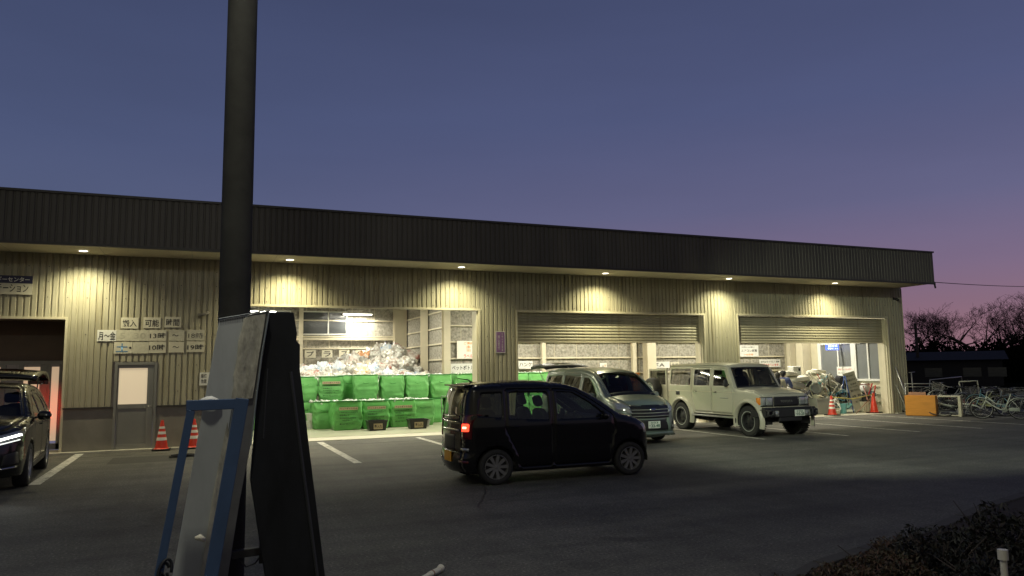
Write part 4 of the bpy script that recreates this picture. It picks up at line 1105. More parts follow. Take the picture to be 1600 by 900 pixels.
def plate(car, x, y, z, w, h, bg, ink, top, big, rear=False, tilt=0, small=None):
    sg = -1 if rear else 1
    mt = Matrix.Translation((x, y, z)) @ Euler((0,0,PI/2 if not rear else -PI/2)).to_matrix().to_4x4()
    q = MB(); q.box(-w/2, w/2, -.006, .006, -h/2, h/2, mt); p = q.build('licence_plate', bg, car.root, bevel=.003)
    # rotated so that local -y looks out of the car
    if top: lettering(top, -w*.3, w*.3, h*.16, h*.40, ink, p, y=-.009, M4=mt, bold=.01)
    if big: lettering(big, -w*.28 if small else -w*.42, w*.44, -h*.38, h*.08, ink, p, y=-.009, M4=mt, bold=.02)
    if small: lettering(small, -w*.45, -w*.34, -h*.2, -h*.02, ink, p, y=-.009, M4=mt, bold=.01)
    return p

m_glass = glass_mat('car_glass', tint=(.62,.68,.66), refl=.08)
m_wglass = glass_mat('windscreen_glass', tint=(.82,.86,.85), refl=.035)
m_privacy = glass_mat('privacy_glass', tint=(.06,.065,.07), refl=.10)
m_dkint = M('dark_interior', (.018,.018,.02), rough=.7, var=.2)
m_greyint = M('grey_interior', (.09,.09,.1), rough=.8, var=.15)
m_blackplas = M('black_plastic', (.02,.02,.022), rough=.5, var=.1)
m_chrome = M('chrome', (.5,.5,.48), rough=.16, metal=1, var=0)
m_lens = M('clear_lens', (.55,.58,.58), rough=.06, metal=.6, var=.25, scale=30)
m_redlens = M('red_lens', (.08,.005,.006), rough=.15, var=.15, scale=20, coat=1)
m_redlit = M('red_lamp_lit', (.9,.05,.03), rough=.3, var=0, emit=(1,.05,.02), estr=3.2)
m_redhot = M('red_lamp_core', (1,.3,.2), rough=.3, var=0, emit=(1,.35,.2), estr=5)
m_amber = M('amber_lens', (.75,.25,.03), rough=.2, var=.1, coat=1)
m_yplate = M('plate_yellow', (.8,.38,.02), rough=.45, var=.03)
m_wplate = M('plate_white', (.72,.76,.70), rough=.45, var=.03)
m_gink = M('plate_green_ink', (.03,.14,.09), rough=.5, var=0)
m_alloy = M('alloy_rim', (.42,.42,.42), rough=.28, metal=.4, var=.1)
m_keirim = M('kei_alloy', (.2,.2,.2), rough=.3, metal=.35, var=.1)
m_darkalloy = M('dark_alloy', (.14,.14,.14), rough=.25, metal=.8, var=.1)

def interior(c, x0, x1, zf, beltz, seats, dash_x, wheel_y, seatz=.52, mat=None, wmul=.86):
    mat = mat or m_dkint
    q = MB(); yb = c.W((x0+x1)/2, .6)*wmul
    q.box(x0, x1, -yb, yb, zf, zf+.06)
    q.build('cabin_floor', mat, c.root)
    q = MB(); q.cbox((dash_x, 0, beltz-.16), (.34, yb*2*.98, .3)); q.build('dashboard', mat, c.root, bevel=.06)
    for (sx, sy, w) in seats:
        s_ = MB(); seat(s_, sx, sy, seatz, w=w); s_.build('seat', mat, c.root, smooth=True)
    q = MB(); cx, cz = dash_x-.32, beltz-.10
    pts = [(cx-.18*math.sin(a)*math.sin(.45)*1, wheel_y+.18*math.cos(a), cz+.18*math.sin(a)*math.cos(.45)) for a in np.linspace(0, 2*PI, 20, endpoint=False)]
    q.tube(pts, .015, 6, closed=True); q.tube([(cx,wheel_y,cz),(dash_x,wheel_y,cz-.08)], .03, 8); q.tube([(cx,wheel_y-.17,cz),(cx,wheel_y+.17,cz)], .014, 6)
    q.build('steering_wheel', m_blackplas, c.root, smooth=True)

def mirror(c, x, z, y, mat, size=(.12,.20,.15), arm=True):
    for sd in (1,-1):
        q = MB()
        prof = []
        for i in range(7):
            t = i/6; k = .55+.45*math.sin(PI*t) ; prof.append(k)
        rows = []
        for i in range(9):
            u = i/8; yy = sd*(y+.03+size[1]*u); k = (1-abs(2*u-1)**3)**.4*.98+.02
            rows.append([(x+size[0]/2*k*math.cos(a), yy, z+size[2]/2*k*math.sin(a)*1.0) for a in np.linspace(0, 2*PI, 13)])
        q.grid(rows)
        if arm: q.tube([(x, sd*(y-.03), z-.04), (x, sd*(y+.07), z-.02)], .02, 6)
        q.build('wing_mirror', mat, c.root, smooth=True)

def handle(c, x, z, mat, parent=None, w=.16, sides=(1,-1)):
    for i, sd in enumerate(sides):
        y = float(c.H([(x, z)])[0]); q = MB()
        q.tube([(x-w/2, sd*(y-.01), z),(x-w/2+.02, sd*(y+.025), z),(x+w/2-.02, sd*(y+.025), z),(x+w/2, sd*(y-.01), z)], .013, 7)
        q.build('handle', mat, parent[i] if parent else c.root, smooth=True)

# ------------------------------------------------------------------ black kei wagon (moving across the yard)
m_kei = M('black_car_paint', (.006,.006,.007), rough=.2, var=0, coat=.35, spec=.3)
def Wk(x, z):
    w = .735
    if z > .95: w -= .20*(z-.95)**1.25
    if z < .45: w -= .10*(.45-z)
    w -= .05*max(0, (abs(x)-1.0)/.7)**2
    return w
kei = Car('black_wagon', 'small boxy black wagon with yellow licence plate and one lit red tail lamp', 'car',
  [('bumper', [(1.60,.22,.20),(1.68,.34,.26),(1.70,.52,.28),(1.67,.74,.26),(1.60,.88,.2)]),
   ('bonnet', [(1.60,.88,.2),(1.40,.99,.14),(1.05,1.08,.10)]),
   ('windscreen', [(1.05,1.08,.10),(.78,1.27,.09),(.50,1.44,.08),(.28,1.55,.08)]),
   ('roof', [(.28,1.55,.08),(.05,1.61,.09),(-.4,1.645,.10),(-.95,1.645,.10),(-1.35,1.625,.10),(-1.58,1.59,.1)]),
   ('rear_window', [(-1.58,1.59,.1),(-1.63,1.46,.14),(-1.67,1.25,.17),(-1.69,1.02,.17)]),
   ('tailgate', [(-1.69,1.02,.17),(-1.70,.8,.17),(-1.70,.52,.17)]),
   ('rear_bumper', [(-1.70,.52,.17),(-1.72,.42,.17),(-1.71,.3,.17),(-1.66,.22,.15)])],
  Wk, (1.22,-1.20), .285, .345, .20, m_kei)
fd = roundpoly([(-.20,.26),(-.20,1.53),(.20,1.50),(.52,1.32),(.90,1.06),(.93,.80),(.86,.55),(.84,.26)], .05)
rd = roundpoly([(-.225,.26),(-.225,1.535),(-1.02,1.54),(-1.05,.90),(-.93,.66),(-.83,.45),(-.80,.26)], .05)
fw = roundpoly([(-.13,1.02),(-.13,1.47),(.16,1.46),(.48,1.27),(.76,1.05),(.74,1.02)], .03)
rw = roundpoly([(-.28,1.02),(-.28,1.47),(-.95,1.48),(-.97,1.06)], .04)
qw = roundpoly([(-1.10,1.08),(-1.08,1.48),(-1.42,1.47),(-1.50,1.12)], .04)
kei.panel('body_side', kei.outline, m_kei, holes=[fd, rd, qw])
d1 = kei.panel('door', shrink(fd, .003), m_kei, holes=[fw]); d2 = kei.panel('door', shrink(rd, .003), m_kei, holes=[rw])
kei.panel('window', fw, m_glass, parent=d1, inset=.008, solid=0); kei.panel('window', rw, m_glass, parent=d2, inset=.008, solid=0); kei.panel('quarter_window', qw, m_privacy, inset=.008, solid=0)
for nm, a in (('bumper',.06),('bonnet',.035),('roof',.03),('tailgate',.05),('rear_bumper',.06)): kei.strip({'bumper':'front_bumper'}.get(nm, nm), nm, m_kei, crown=a)
kei.strip('windscreen_frame', 'windscreen', m_kei, s0=-1, s1=-.93, crown=.035, ns=2); kei.strip('windscreen_frame', 'windscreen', m_kei, s0=.93, s1=1, crown=.035, ns=2); kei.strip('windscreen', 'windscreen', m_wglass, s0=-.93, s1=.93, crown=.035, solid=0)
kei.strip('tailgate_frame', 'rear_window', m_kei, s0=-1, s1=-.86, crown=.05, ns=2); kei.strip('tailgate_frame', 'rear_window', m_kei, s0=.86, s1=1, crown=.05, ns=2); kei.strip('tailgate_frame', 'rear_window', m_kei, t0=0, t1=.12, s0=-.86, s1=.86, crown=.05); kei.strip('tailgate_frame', 'rear_window', m_kei, t0=.86, t1=1, s0=-.86, s1=.86, crown=.05)
kei.strip('rear_window', 'rear_window', m_privacy, t0=.12, t1=.86, s0=-.86, s1=.86, crown=.05, solid=0)
kei.bvh()
for sd in (1,-1):
    for xw in kei.wheels: kei.wheel(xw, sd*.645, .285, w=.165, rim=.70, spokes=9, rim_mat=m_keirim, side=sd)
kei.wheel_wells(.22)
q = MB(); q.box(-1.55,1.5,-.56,.56,.17,.24); q.build('underbody', m_blackplas, kei.root)
interior(kei, -1.2, 1.0, .28, 1.05, ((.05,.34,.44),(.05,-.34,.44),(-.85,.3,.5),(-.85,-.3,.5)), .80, -.34, seatz=.55)
kei.decal('tail_lamp', [(.52,.74),(.52,1.10),(.62,1.14),(.69,1.14),(.69,.74)], 'r', m_redlens, off=.012, mirror=True, rnd=.02)
kei.decal('tail_lamp_light', [(-.67,.87),(-.67,.995),(-.55,.995),(-.55,.87)], 'r', m_redlit, off=.03, rnd=.02, step=.03)
kei.decal('tail_lamp_light', [(-.645,.915),(-.645,.95),(-.575,.95),(-.575,.915)], 'r', m_redhot, off=.034, rnd=.01, step=.03)
kei.decal('reversing_lamp', [(.50,.56),(.50,.60),(.66,.60),(.66,.56)], 'r', m_lens, off=.012, mirror=True)
kei.decal('garnish', [(-.42,.86),(.42,.86),(.42,.90),(-.42,.90)], 'r', m_chrome, off=.015)
kei.decal('number_recess', [(-.26,.55),(.26,.55),(.26,.80),(-.26,.80)], 'r', m_blackplas, off=.004)
kei.decal('bumper_reflector', [(.45,.36),(.66,.36),(.66,.40),(.45,.40)], 'r', m_redlens, off=.01, mirror=True)
kei.decal('head_lamp', [(.42,.70),(.40,.86),(.60,.90),(.70,.88),(.70,.72)], 'f', m_lens, off=.012, mirror=True, rnd=.03)
kei.decal('grille', [(-.34,.74),(.34,.74),(.36,.84),(-.36,.84)], 'f', m_chrome, off=.01)
kei.decal('lower_grille', [(-.45,.32),(.45,.32),(.42,.52),(-.42,.52)], 'f', m_blackplas, off=.008)
plate(kei, -1.785, -.04, .44, .33, .165, m_yplate, m_ink, None, None, rear=True)
kei.strip('spoiler', 'roof', m_kei, t0=.9, t1=1.0, s0=-.92, s1=.92, crown=.03, off=.012, record=False)
q = MB(); q.box(-1.67,-1.52,-.52,.52,1.595,1.62); q.build('spoiler', m_kei, kei.root, bevel=.01)
q = MB(); q.tube([(-1.35,0,1.65),(-1.42,0,1.70),(-1.60,0,1.725)], [.02,.012,.005], 8); q.build('roof_aerial', m_blackplas, kei.root, smooth=True)
q = MB(); q.tube([(-1.66,.0,1.40),(-1.72,-.1,1.18),(-1.735,-.28,1.12)], .008, 5); q.build('wiper', m_blackplas, kei.root)
mirror(kei, .70, 1.05, .70, m_kei, size=(.10,.17,.13))
handle(kei, -.08, .93, m_kei, d1, sides=(1,-1)); handle(kei, -.90, .93, m_kei, d2)
kei.root.location = (5.18, 11.02, .004); kei.root.rotation_euler = (0,0,0); kei.root.scale = (.94,.93,.90)

# ------------------------------------------------------------------ silver-green minivan with raised tailgate
m_van = M('silver_green_paint', (.16,.21,.19), rough=.3, metal=.25, var=.02, coat=1)
def Wv(x, z):
    w = .845
    if z > .9: w -= .235*(z-.9)**1.1
    if z < .45: w -= .12*(.45-z)
    w -= .07*max(0, (x-1.3)/1.0)**2+.03*max(0, (-x-1.5)/.8)**2
    return w
van = Car('minivan', 'silver green minivan with raised tailgate and plate 33-48, a person behind the windscreen', 'minivan',
  [('bumper', [(2.25,.22,.25),(2.33,.34,.32),(2.34,.52,.34),(2.31,.74,.34),(2.24,.90,.3)]),
   ('bonnet', [(2.24,.90,.3),(2.05,1.00,.2),(1.80,1.07,.13),(1.58,1.12,.10)]),
   ('windscreen', [(1.58,1.12,.10),(1.25,1.36,.09),(.98,1.55,.08),(.78,1.66,.08)]),
   ('roof', [(.78,1.66,.08),(.55,1.735,.09),(.1,1.80,.10),(-.6,1.83,.10),(-1.4,1.815,.10),(-2.05,1.77,.1)]),
   ('tail', [(-2.05,1.77,.1),(-2.16,1.4,.12),(-2.22,1.0,.14),(-2.25,.6,.15),(-2.25,.25,.15)])],
  Wv, (1.42,-1.43), .315, .385, .22, m_van)
fd = roundpoly([(.22,.28),(.22,1.68),(.66,1.61),(.98,1.42),(1.32,1.12),(1.26,.95),(1.02,.62),(.98,.28)], .05)
rd = roundpoly([(.19,.28),(.19,1.69),(-.88,1.72),(-.92,.95),(-.95,.60),(-.98,.28)], .05)
fw = roundpoly([(.30,1.04),(.30,1.58),(.60,1.56),(.88,1.38),(1.14,1.13),(1.12,1.06)], .03)
tw = [(1.20,1.10),(1.02,1.32),(1.30,1.14)]
rw = roundpoly([(.12,1.04),(.12,1.60),(-.80,1.64),(-.83,1.06)], .04)
qw = roundpoly([(-.98,1.08),(-.96,1.64),(-1.86,1.60),(-1.98,1.14)], .04)
van.panel('body_side', van.outline, m_van, holes=[fd, rd, qw])
d1 = van.panel('door', shrink(fd, .006), m_van, holes=[fw]); d2 = van.panel('sliding_door', shrink(rd, .006), m_van, holes=[rw])
van.panel('window', fw, m_glass, parent=d1, inset=.008, solid=0); van.panel('window', rw, m_privacy, parent=d2, inset=.008, solid=0); van.panel('quarter_window', qw, m_privacy, inset=.008, solid=0)
for nm, a in (('bumper',.10),('bonnet',.05),('roof',.035)): van.strip({'bumper':'front_bumper'}.get(nm, nm), nm, m_van, crown=a)
van.strip('tail_frame', 'tail', m_van, s0=-1, s1=-.88, crown=.03, ns=2); van.strip('tail_frame', 'tail', m_van, s0=.88, s1=1, crown=.03, ns=2); van.strip('rear_bumper', 'tail', m_van, t0=.75, t1=1, crown=.05)
for a, b in ((-1,-.93),(.93,1)): van.strip('windscreen_frame', 'windscreen', m_van, s0=a, s1=b, crown=.06, ns=2)
van.strip('windscreen', 'windscreen', m_wglass, s0=-.93, s1=.93, crown=.06, solid=0)
van.strip('windscreen_band', 'windscreen', m_blackplas, t0=0, t1=.10, s0=-.93, s1=.93, crown=.058, solid=.005); van.strip('windscreen_band', 'windscreen', m_blackplas, t0=.93, t1=1, s0=-.93, s1=.93, crown=.058, solid=.005)
van.bvh()
for sd in (1,-1):
    for xw in van.wheels: van.wheel(xw, sd*.74, .315, w=.2, rim=.68, spokes=10, rim_mat=m_alloy, side=sd)
van.wheel_wells(.24)
q = MB(); q.box(-2.1,2.05,-.66,.66,.20,.28); q.build('underbody', m_blackplas, van.root)
interior(van, -2.1, 1.3, .36, 1.16, ((.30,.40,.50),(.30,-.40,.50),(-.75,.42,.56),(-.75,-.42,.56),(-1.45,.40,.6),(-1.45,-.40,.6)), 1.22, -.40, seatz=.70)
# front face: chrome bars, head lamps, intake
m_darkblue_int = M('blue_black_gloss', (.008,.009,.014), rough=.3, var=0, coat=.2)
van.decal('grille', [(-.50,.62),(.50,.62),(.58,.86),(.52,.93),(-.52,.93),(-.58,.86)], 'f', m_darkblue_int, off=.01)
for z in (.66,.735,.81): van.decal('grille_bar', [(-.50,z),(.50,z),(.53,z+.016),(-.53,z+.016)], 'f', m_greyp, off=.022, thick=.015)
van.decal('emblem', [(-.07,.79),(.07,.79),(.07,.86),(-.07,.86)], 'f', m_chrome, off=.04, rnd=.03, step=.03)
van.decal('head_lamp', [(.50,.72),(.54,.90),(.62,.98),(.80,1.02),(.835,.95),(.82,.84)], 'f', m_lens, off=.012, mirror=True, rnd=.03)
van.decal('lower_grille', [(-.48,.33),(.48,.33),(.42,.58),(-.42,.58)], 'f', m_blackplas, off=.008)
van.decal('fog_lamp_recess', [(.56,.34),(.60,.52),(.72,.56),(.78,.36)], 'f', m_blackplas, off=.008, mirror=True, rnd=.03)
van.decal('fog_lamp', [(.62,.38),(.62,.44),(.68,.44),(.68,.38)], 'f', m_lens, off=.018, mirror=True, rnd=.03, step=.03)
van.decal('bumper_lip', [(-.80,.20),(.80,.20),(.80,.27),(-.80,.27)], 'f', m_van, off=.05, thick=.05)
van.decal('side_sill', [(-1.0,.22),(1.0,.22),(1.0,.29),(-1.0,.29)], 's', m_van, off=.03, mirror=True)
van.decal('waist_moulding', [(-2.0,1.00),(1.2,1.00),(1.2,1.018),(-2.0,1.018)], 's', m_chrome, off=.005, mirror=True, thick=.01)
plate(van, 2.46, 0, .47, .33, .165, m_wplate, m_gink, '503', '33-48', small='ね')
mirror(van, 1.12, 1.12, .82, m_van, size=(.12,.19,.17))
handle(van, .34, .95, m_van, d1); handle(van, .05, .95, m_van, d2)
for sy in (-.45,.45):
    q = MB(); q.tube([(1.62,sy,1.135),(1.45,sy+.25,1.245),(1.42,sy+.45,1.262)], .009, 5); q.build('wiper', m_blackplas, van.root)
# raised tailgate, coloured black for dark trim and its shaded underside
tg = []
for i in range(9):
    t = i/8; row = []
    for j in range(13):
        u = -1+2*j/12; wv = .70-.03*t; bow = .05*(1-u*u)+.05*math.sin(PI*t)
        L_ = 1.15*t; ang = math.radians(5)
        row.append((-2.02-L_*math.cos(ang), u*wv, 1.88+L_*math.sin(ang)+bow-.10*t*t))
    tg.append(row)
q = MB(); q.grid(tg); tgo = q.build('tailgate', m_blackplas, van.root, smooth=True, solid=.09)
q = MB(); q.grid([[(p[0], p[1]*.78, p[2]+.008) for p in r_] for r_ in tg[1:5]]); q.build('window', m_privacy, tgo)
for sy in (-.66,.66):
    q = MB(); q.tube([(-2.12,sy,1.35),(-2.62,sy,1.80)], .012, 6); q.build('gas_strut', m_ductile, van.root)
q = MB(); q.tube([(-1.9,0,1.80),(-2.0,0,1.86),(-2.2,0,1.88)], [.03,.02,.006], 8); q.build('roof_aerial', m_blackplas, van.root, smooth=True)
van.root.location = (9.25, 16.38, .004); van.root.rotation_euler = (0,0,-PI/2); van.root.scale = (.93,.93,.93)

# ------------------------------------------------------------------ beige four-wheel drive
m_lc = M('beige_car_paint', (.43,.41,.33), rough=.32, var=.03, coat=.5)
def Wl(x, z):
    w = .762
    if z > 1.18: w -= .13*(z-1.18)
    if x > 1.0: w -= .015*(x-1.0)
    return w
lc = Car('four_wheel_drive', 'boxy beige four wheel drive with black bull bumper and its rear door swung open', 'off-road car',
  [('nose', [(1.77,.52,.05),(1.79,.70,.06),(1.79,.92,.06),(1.76,1.00,.06)]),
   ('bonnet', [(1.76,1.00,.06),(1.50,1.075,.06),(1.15,1.12,.06),(.86,1.15,.05)]),
   ('windscreen', [(.86,1.15,.05),(.75,1.34,.05),(.63,1.56,.05),(.57,1.66,.05)]),
   ('roof', [(.57,1.66,.05),(.43,1.73,.05),(.1,1.765,.06),(-.9,1.785,.06),(-1.8,1.765,.06),(-1.98,1.73,.06)]),
   ('tail', [(-1.98,1.73,.06),(-2.02,1.3,.06),(-2.03,.9,.06),(-2.03,.50,.06)])],
  Wl, (1.37,-1.36), .36, .44, .47, m_lc, step=.06)
fd = roundpoly([(-.04,.50),(-.04,1.66),(.50,1.63),(.76,1.18),(.82,1.05),(.82,.72),(.76,.50)], .04)
rd = roundpoly([(-.065,.50),(-.065,1.67),(-.88,1.67),(-.90,.92),(-.86,.76),(-.76,.50)], .04)
fw = roundpoly([(.03,1.20),(.03,1.61),(.45,1.59),(.65,1.24),(.65,1.20)], .03)
rw = roundpoly([(-.13,1.20),(-.13,1.62),(-.80,1.62),(-.80,1.20)], .03)
qw = roundpoly([(-.96,1.20),(-.96,1.64),(-1.87,1.63),(-1.89,1.21)], .05)
lc.panel('body_side', lc.outline, m_lc, holes=[fd, rd, qw])
d1 = lc.panel('door', shrink(fd, .006), m_lc, holes=[fw]); d2 = lc.panel('door', shrink(rd, .006), m_lc, holes=[rw])
m_lcglass = glass_mat('smoked_glass', tint=(.30,.30,.29), refl=.07)
m_reardoorglass = glass_mat('rear_door_glass', tint=(.35,.35,.34), refl=.003)
lc.panel('window', fw, m_lcglass, parent=d1, inset=.008, solid=0); lc.panel('window', rw, m_lcglass, parent=d2, inset=.008, solid=0); lc.panel('quarter_window', qw, m_lcglass, inset=.008, solid=0)
for nm, a in (('nose',.02),('bonnet',.03),('roof',.02)): lc.strip(nm, nm, m_lc, crown=a)
for a, b in ((-1,-.92),(.92,1)): lc.strip('windscreen_frame', 'windscreen', m_lc, s0=a, s1=b, crown=.02, ns=2); lc.strip('tail_frame', 'tail', m_lc, s0=a, s1=b, crown=.01, ns=2)
lc.strip('windscreen', 'windscreen', m_wglass, t0=.06, t1=.94, s0=-.92, s1=.92, crown=.02, solid=0)
lc.strip('windscreen_seal', 'windscreen', m_blackplas, t0=0, t1=.06, s0=-.92, s1=.92, crown=.025); lc.strip('windscreen_seal', 'windscreen', m_blackplas, t0=.94, t1=1, s0=-.92, s1=.92, crown=.025)
for a, b in ((-.93,-.88),(.88,.93)): lc.strip('windscreen_seal', 'windscreen', m_blackplas, s0=a, s1=b, crown=.022, off=.004, ns=2, solid=.006)
lc.bvh()
for sd in (1,-1):
    for xw in lc.wheels: lc.wheel(xw, sd*.675, .36, w=.25, rim=.56, spokes=6, rim_mat=m_blacksteel, side=sd, style='steel', face=m_greyp, tread=True)
lc.wheel_wells(.30)
# flared arches
for xw in lc.wheels:
    for sd in (1,-1):
        rows = []
        for k in range(21):
            a = -.10*PI+1.20*PI*k/20; row = []
            for (dr, dy) in ((.005,.0),(.02,.075),(.055,.09),(.10,.03),(.115,-.004)):
                r_ = .43+dr; zz = .36+r_*math.sin(a); y = sd*(.757+dy); row.append((xw+r_*math.cos(a), y, zz))
            rows.append(row)
        q = MB(); q.grid(rows); q.build('wheel_arch_flare', m_lc, lc.root, smooth=True)
q = MB(); q.box(-1.9,1.75,-.42,.42,.36,.50); q.tube([(1.37,-.6,.36),(1.37,.6,.36)], .05, 8); q.tube([(-1.36,-.6,.36),(-1.36,.6,.36)], .05, 8); q.tube([(-1.2,-.3,.34),(-.6,-.35,.33)], .09, 10); q.build('chassis', m_blackplas, lc.root)
interior(lc, -1.95, .80, .55, 1.18, ((.05,.38,.46),(.05,-.38,.46),(-.85,.36,.55),(-.85,-.36,.55)), .72, -.38, seatz=.78)
for sd in (1,-1):   # running boards
    q = MB(); q.box(-.86,.90,.745*sd-.07,.745*sd+.07,.40,.44); q.build('side_step', m_ductile, lc.root, bevel=.01)
    q = MB(); q.box(-1.84,-1.80,sd*.70-.12,sd*.70+.10,.22,.50); q.build('mud_flap', m_rubber, lc.root)
    q = MB(); q.box(.90,.93,sd*.70-.12,sd*.70+.10,.24,.50); q.build('mud_flap', m_rubber, lc.root)
# grille, lamps
lc.decal('grille', [(-.38,.72),(.38,.72),(.38,.95),(-.38,.95)], 'f', m_blackplas, off=.012, rnd=.03)
lc.decal('lamp_panel', [(.40,.72),(.40,.95),(.75,.95),(.75,.72)], 'f', m_blackplas, off=.008, mirror=True, rnd=.02)
lc.decal('head_lamp', [(.41,.74),(.41,.93),(.60,.93),(.60,.74)], 'f', m_lens, off=.02, mirror=True, rnd=.03)
lc.decal('turn_lamp', [(.615,.74),(.615,.93),(.74,.93),(.74,.74)], 'f', m_lens, off=.018, mirror=True, rnd=.02)
lc.decal('indicator', [(1.64,.76),(1.77,.76),(1.77,.93),(1.64,.93)], 's', m_amber, off=.008, mirror=True, rnd=.02)
mt = Matrix.Translation((1.832,0,0)) @ Euler((0,0,PI/2)).to_matrix().to_4x4()
lettering('TOYOTA', -.19, .19, .81, .865, M('grille_lettering', (.16,.16,.155), rough=.5, var=0), lc.root, y=-.004, M4=mt, bold=.02, name='grille_lettering')
# steel bumper
q = MB(); q.box(1.83,1.97,-.78,.78,.47,.67); q.box(1.79,1.95,-.34,.34,.37,.48); q.box(1.84,1.96,-.78,.78,.665,.70)
bb = q.build('bull_bumper', m_blackplas, lc.root, bevel=.02)
for sd in (1,-1):
    q = MB(); q.add([(1.51,sd*.78,.46),(1.83,sd*.78,.46),(1.83,sd*.78,.66),(1.51,sd*.78,.64),(1.53,sd*.84,.48),(1.77,sd*.83,.48),(1.77,sd*.83,.64),(1.53,sd*.84,.62)], [(0,1,2,3),(4,5,6,7),(0,1,5,4),(3,2,6,7),(1,2,6,5),(0,3,7,4)]); q.build('bumper_wing', m_blackplas, bb)
    q = MB(); q.tube([(1.96,sd*.62,.50),(2.05,sd*.60,.52),(2.05,sd*.60,.63),(1.96,sd*.62,.65)], .028, 8); q.tube([(1.96,sd*.74,.50),(2.03,sd*.74,.52),(2.03,sd*.74,.63),(1.96,sd*.74,.65)], .028, 8); q.tube([(2.05,sd*.60,.52),(2.03,sd*.74,.52)], .022, 8); q.tube([(2.05,sd*.60,.63),(2.03,sd*.74,.63)], .022, 8); q.build('hoop', m_blackplas, bb, smooth=True)
    q = MB(); q.box(1.97,1.982,sd*.48-.10,sd*.48+.10,.495,.625); q.build('fog_lamp_panel', m_greyp, bb, bevel=.004)
    q = MB(); q.lathe([(.001,.02),(.04,.018),(.052,.005),(.052,-.01)], 20, Matrix.Translation((1.988,sd*.47,.56)) @ Matrix.Rotation(PI/2, 4, 'Y')); q.build('fog_lamp', m_lens, bb, smooth=True)
plate(lc, 1.995, .24, .56, .30, .15, m_wplate, m_gink, '102', '10-25', small='も')
mirror(lc, .66, 1.27, .755, m_blackplas, size=(.07,.13,.20))
handle(lc, .10, 1.04, m_chrome, d1, w=.13); handle(lc, -.74, 1.04, m_chrome, d2, w=.13)
lc.decal('waist_line', [(-1.98,1.035),(.9,1.035),(.9,1.045),(-1.98,1.045)], 's', m_steel_beige, off=.005, mirror=True, thick=.008)
lc.decal('filler_flap', [(-1.62,.93),(-1.44,.93),(-1.44,1.03),(-1.62,1.03)], 'd', m_blackplas, off=.004, thick=.008)
q = MB(); q.tube([(.82,-.6,1.19),(.82,-.2,1.21)], .008, 5); q.tube([(.82,.1,1.19),(.82,.5,1.21)], .008, 5); q.build('wiper', m_blackplas, lc.root)
for sd in (1,-1):   # rain gutters
    q = MB(); q.tube([(.50,sd*.705,1.70),(.1,sd*.705,1.735),(-1.9,sd*.705,1.735)], .012, 6); q.build('rain_gutter', m_lc, lc.root, smooth=True)
lc.decal('badge', [(.30,.88),(.62,.88),(.62,.905),(.30,.905)], 'd', m_greyp, off=.004, thick=.006)
# rear doors swung open, the spare wheel on one of them
def rear_door(hx, hy, ang, wd, spare):
    """hinge at (hx,hy); leaf runs from the hinge along its own local +x; outer face is local -y"""
    r_ = bpy.data.objects.new('rear_door', None); COL.objects.link(r_); r_.parent = lc.root; r_.location = (hx, hy, 0); r_.rotation_euler = (0,0,ang)
    q = MB(); q.box(0,wd,-.02,.03,.52,1.20); q.box(0,.07,-.02,.03,1.20,1.66); q.box(wd-.07,wd,-.02,.03,1.20,1.66); q.box(.07,wd-.07,-.02,.03,1.60,1.66)
    lf = q.build('door_leaf', m_lc, r_, bevel=.012)
    q = MB(); q.box(.07,wd-.07,0,.008,1.20,1.60); q.build('window', m_reardoorglass, r_)
    if spare:
        mt = Matrix.Translation((wd*.56,-.17,1.07)) @ Matrix.Rotation(PI/2, 4, 'X')
        R = .325; w = .22; q = MB()
        q.lathe([(R*.56,-w*.42),(R*.62,-w*.5),(R*.93,-w*.5),(R,-w*.3),(R,w*.3),(R*.93,w*.5),(R*.62,w*.5),(R*.56,w*.42),(R*.55,-w*.3)], 36, mt); q.build('spare_tyre', m_rubber, r_, smooth=True)
        q = MB(); q.lathe([(R*.57,w*.46),(R*.53,w*.44),(R*.50,w*.1)], 36, mt); q.lathe([(.001,w*.3),(R*.14,w*.28),(R*.16,w*.05)], 20, mt)
        for k in range(5):
            m2 = mt @ Matrix.Rotation(2*PI*k/5, 4, 'Z'); q.box(R*.1,R*.52,-.035,.035,w*.12,w*.26,m2)
        q.lathe([(.001,w*.02),(R*.5,w*.02)], 30, mt)
        q.build('spare_rim', M('spare_alloy', (.55,.55,.52), rough=.3, metal=.25, var=.05), r_, smooth=True, angle=30)
    return r_
rear_door(-2.05, -.74, math.radians(180), .92, True).scale = (1,-1,1)
rear_door(-2.05, .74, math.radians(-20)+PI, .52, False)
lc.root.location = (13.085, 16.02, .004); lc.root.rotation_euler = (0,0,-PI/2)

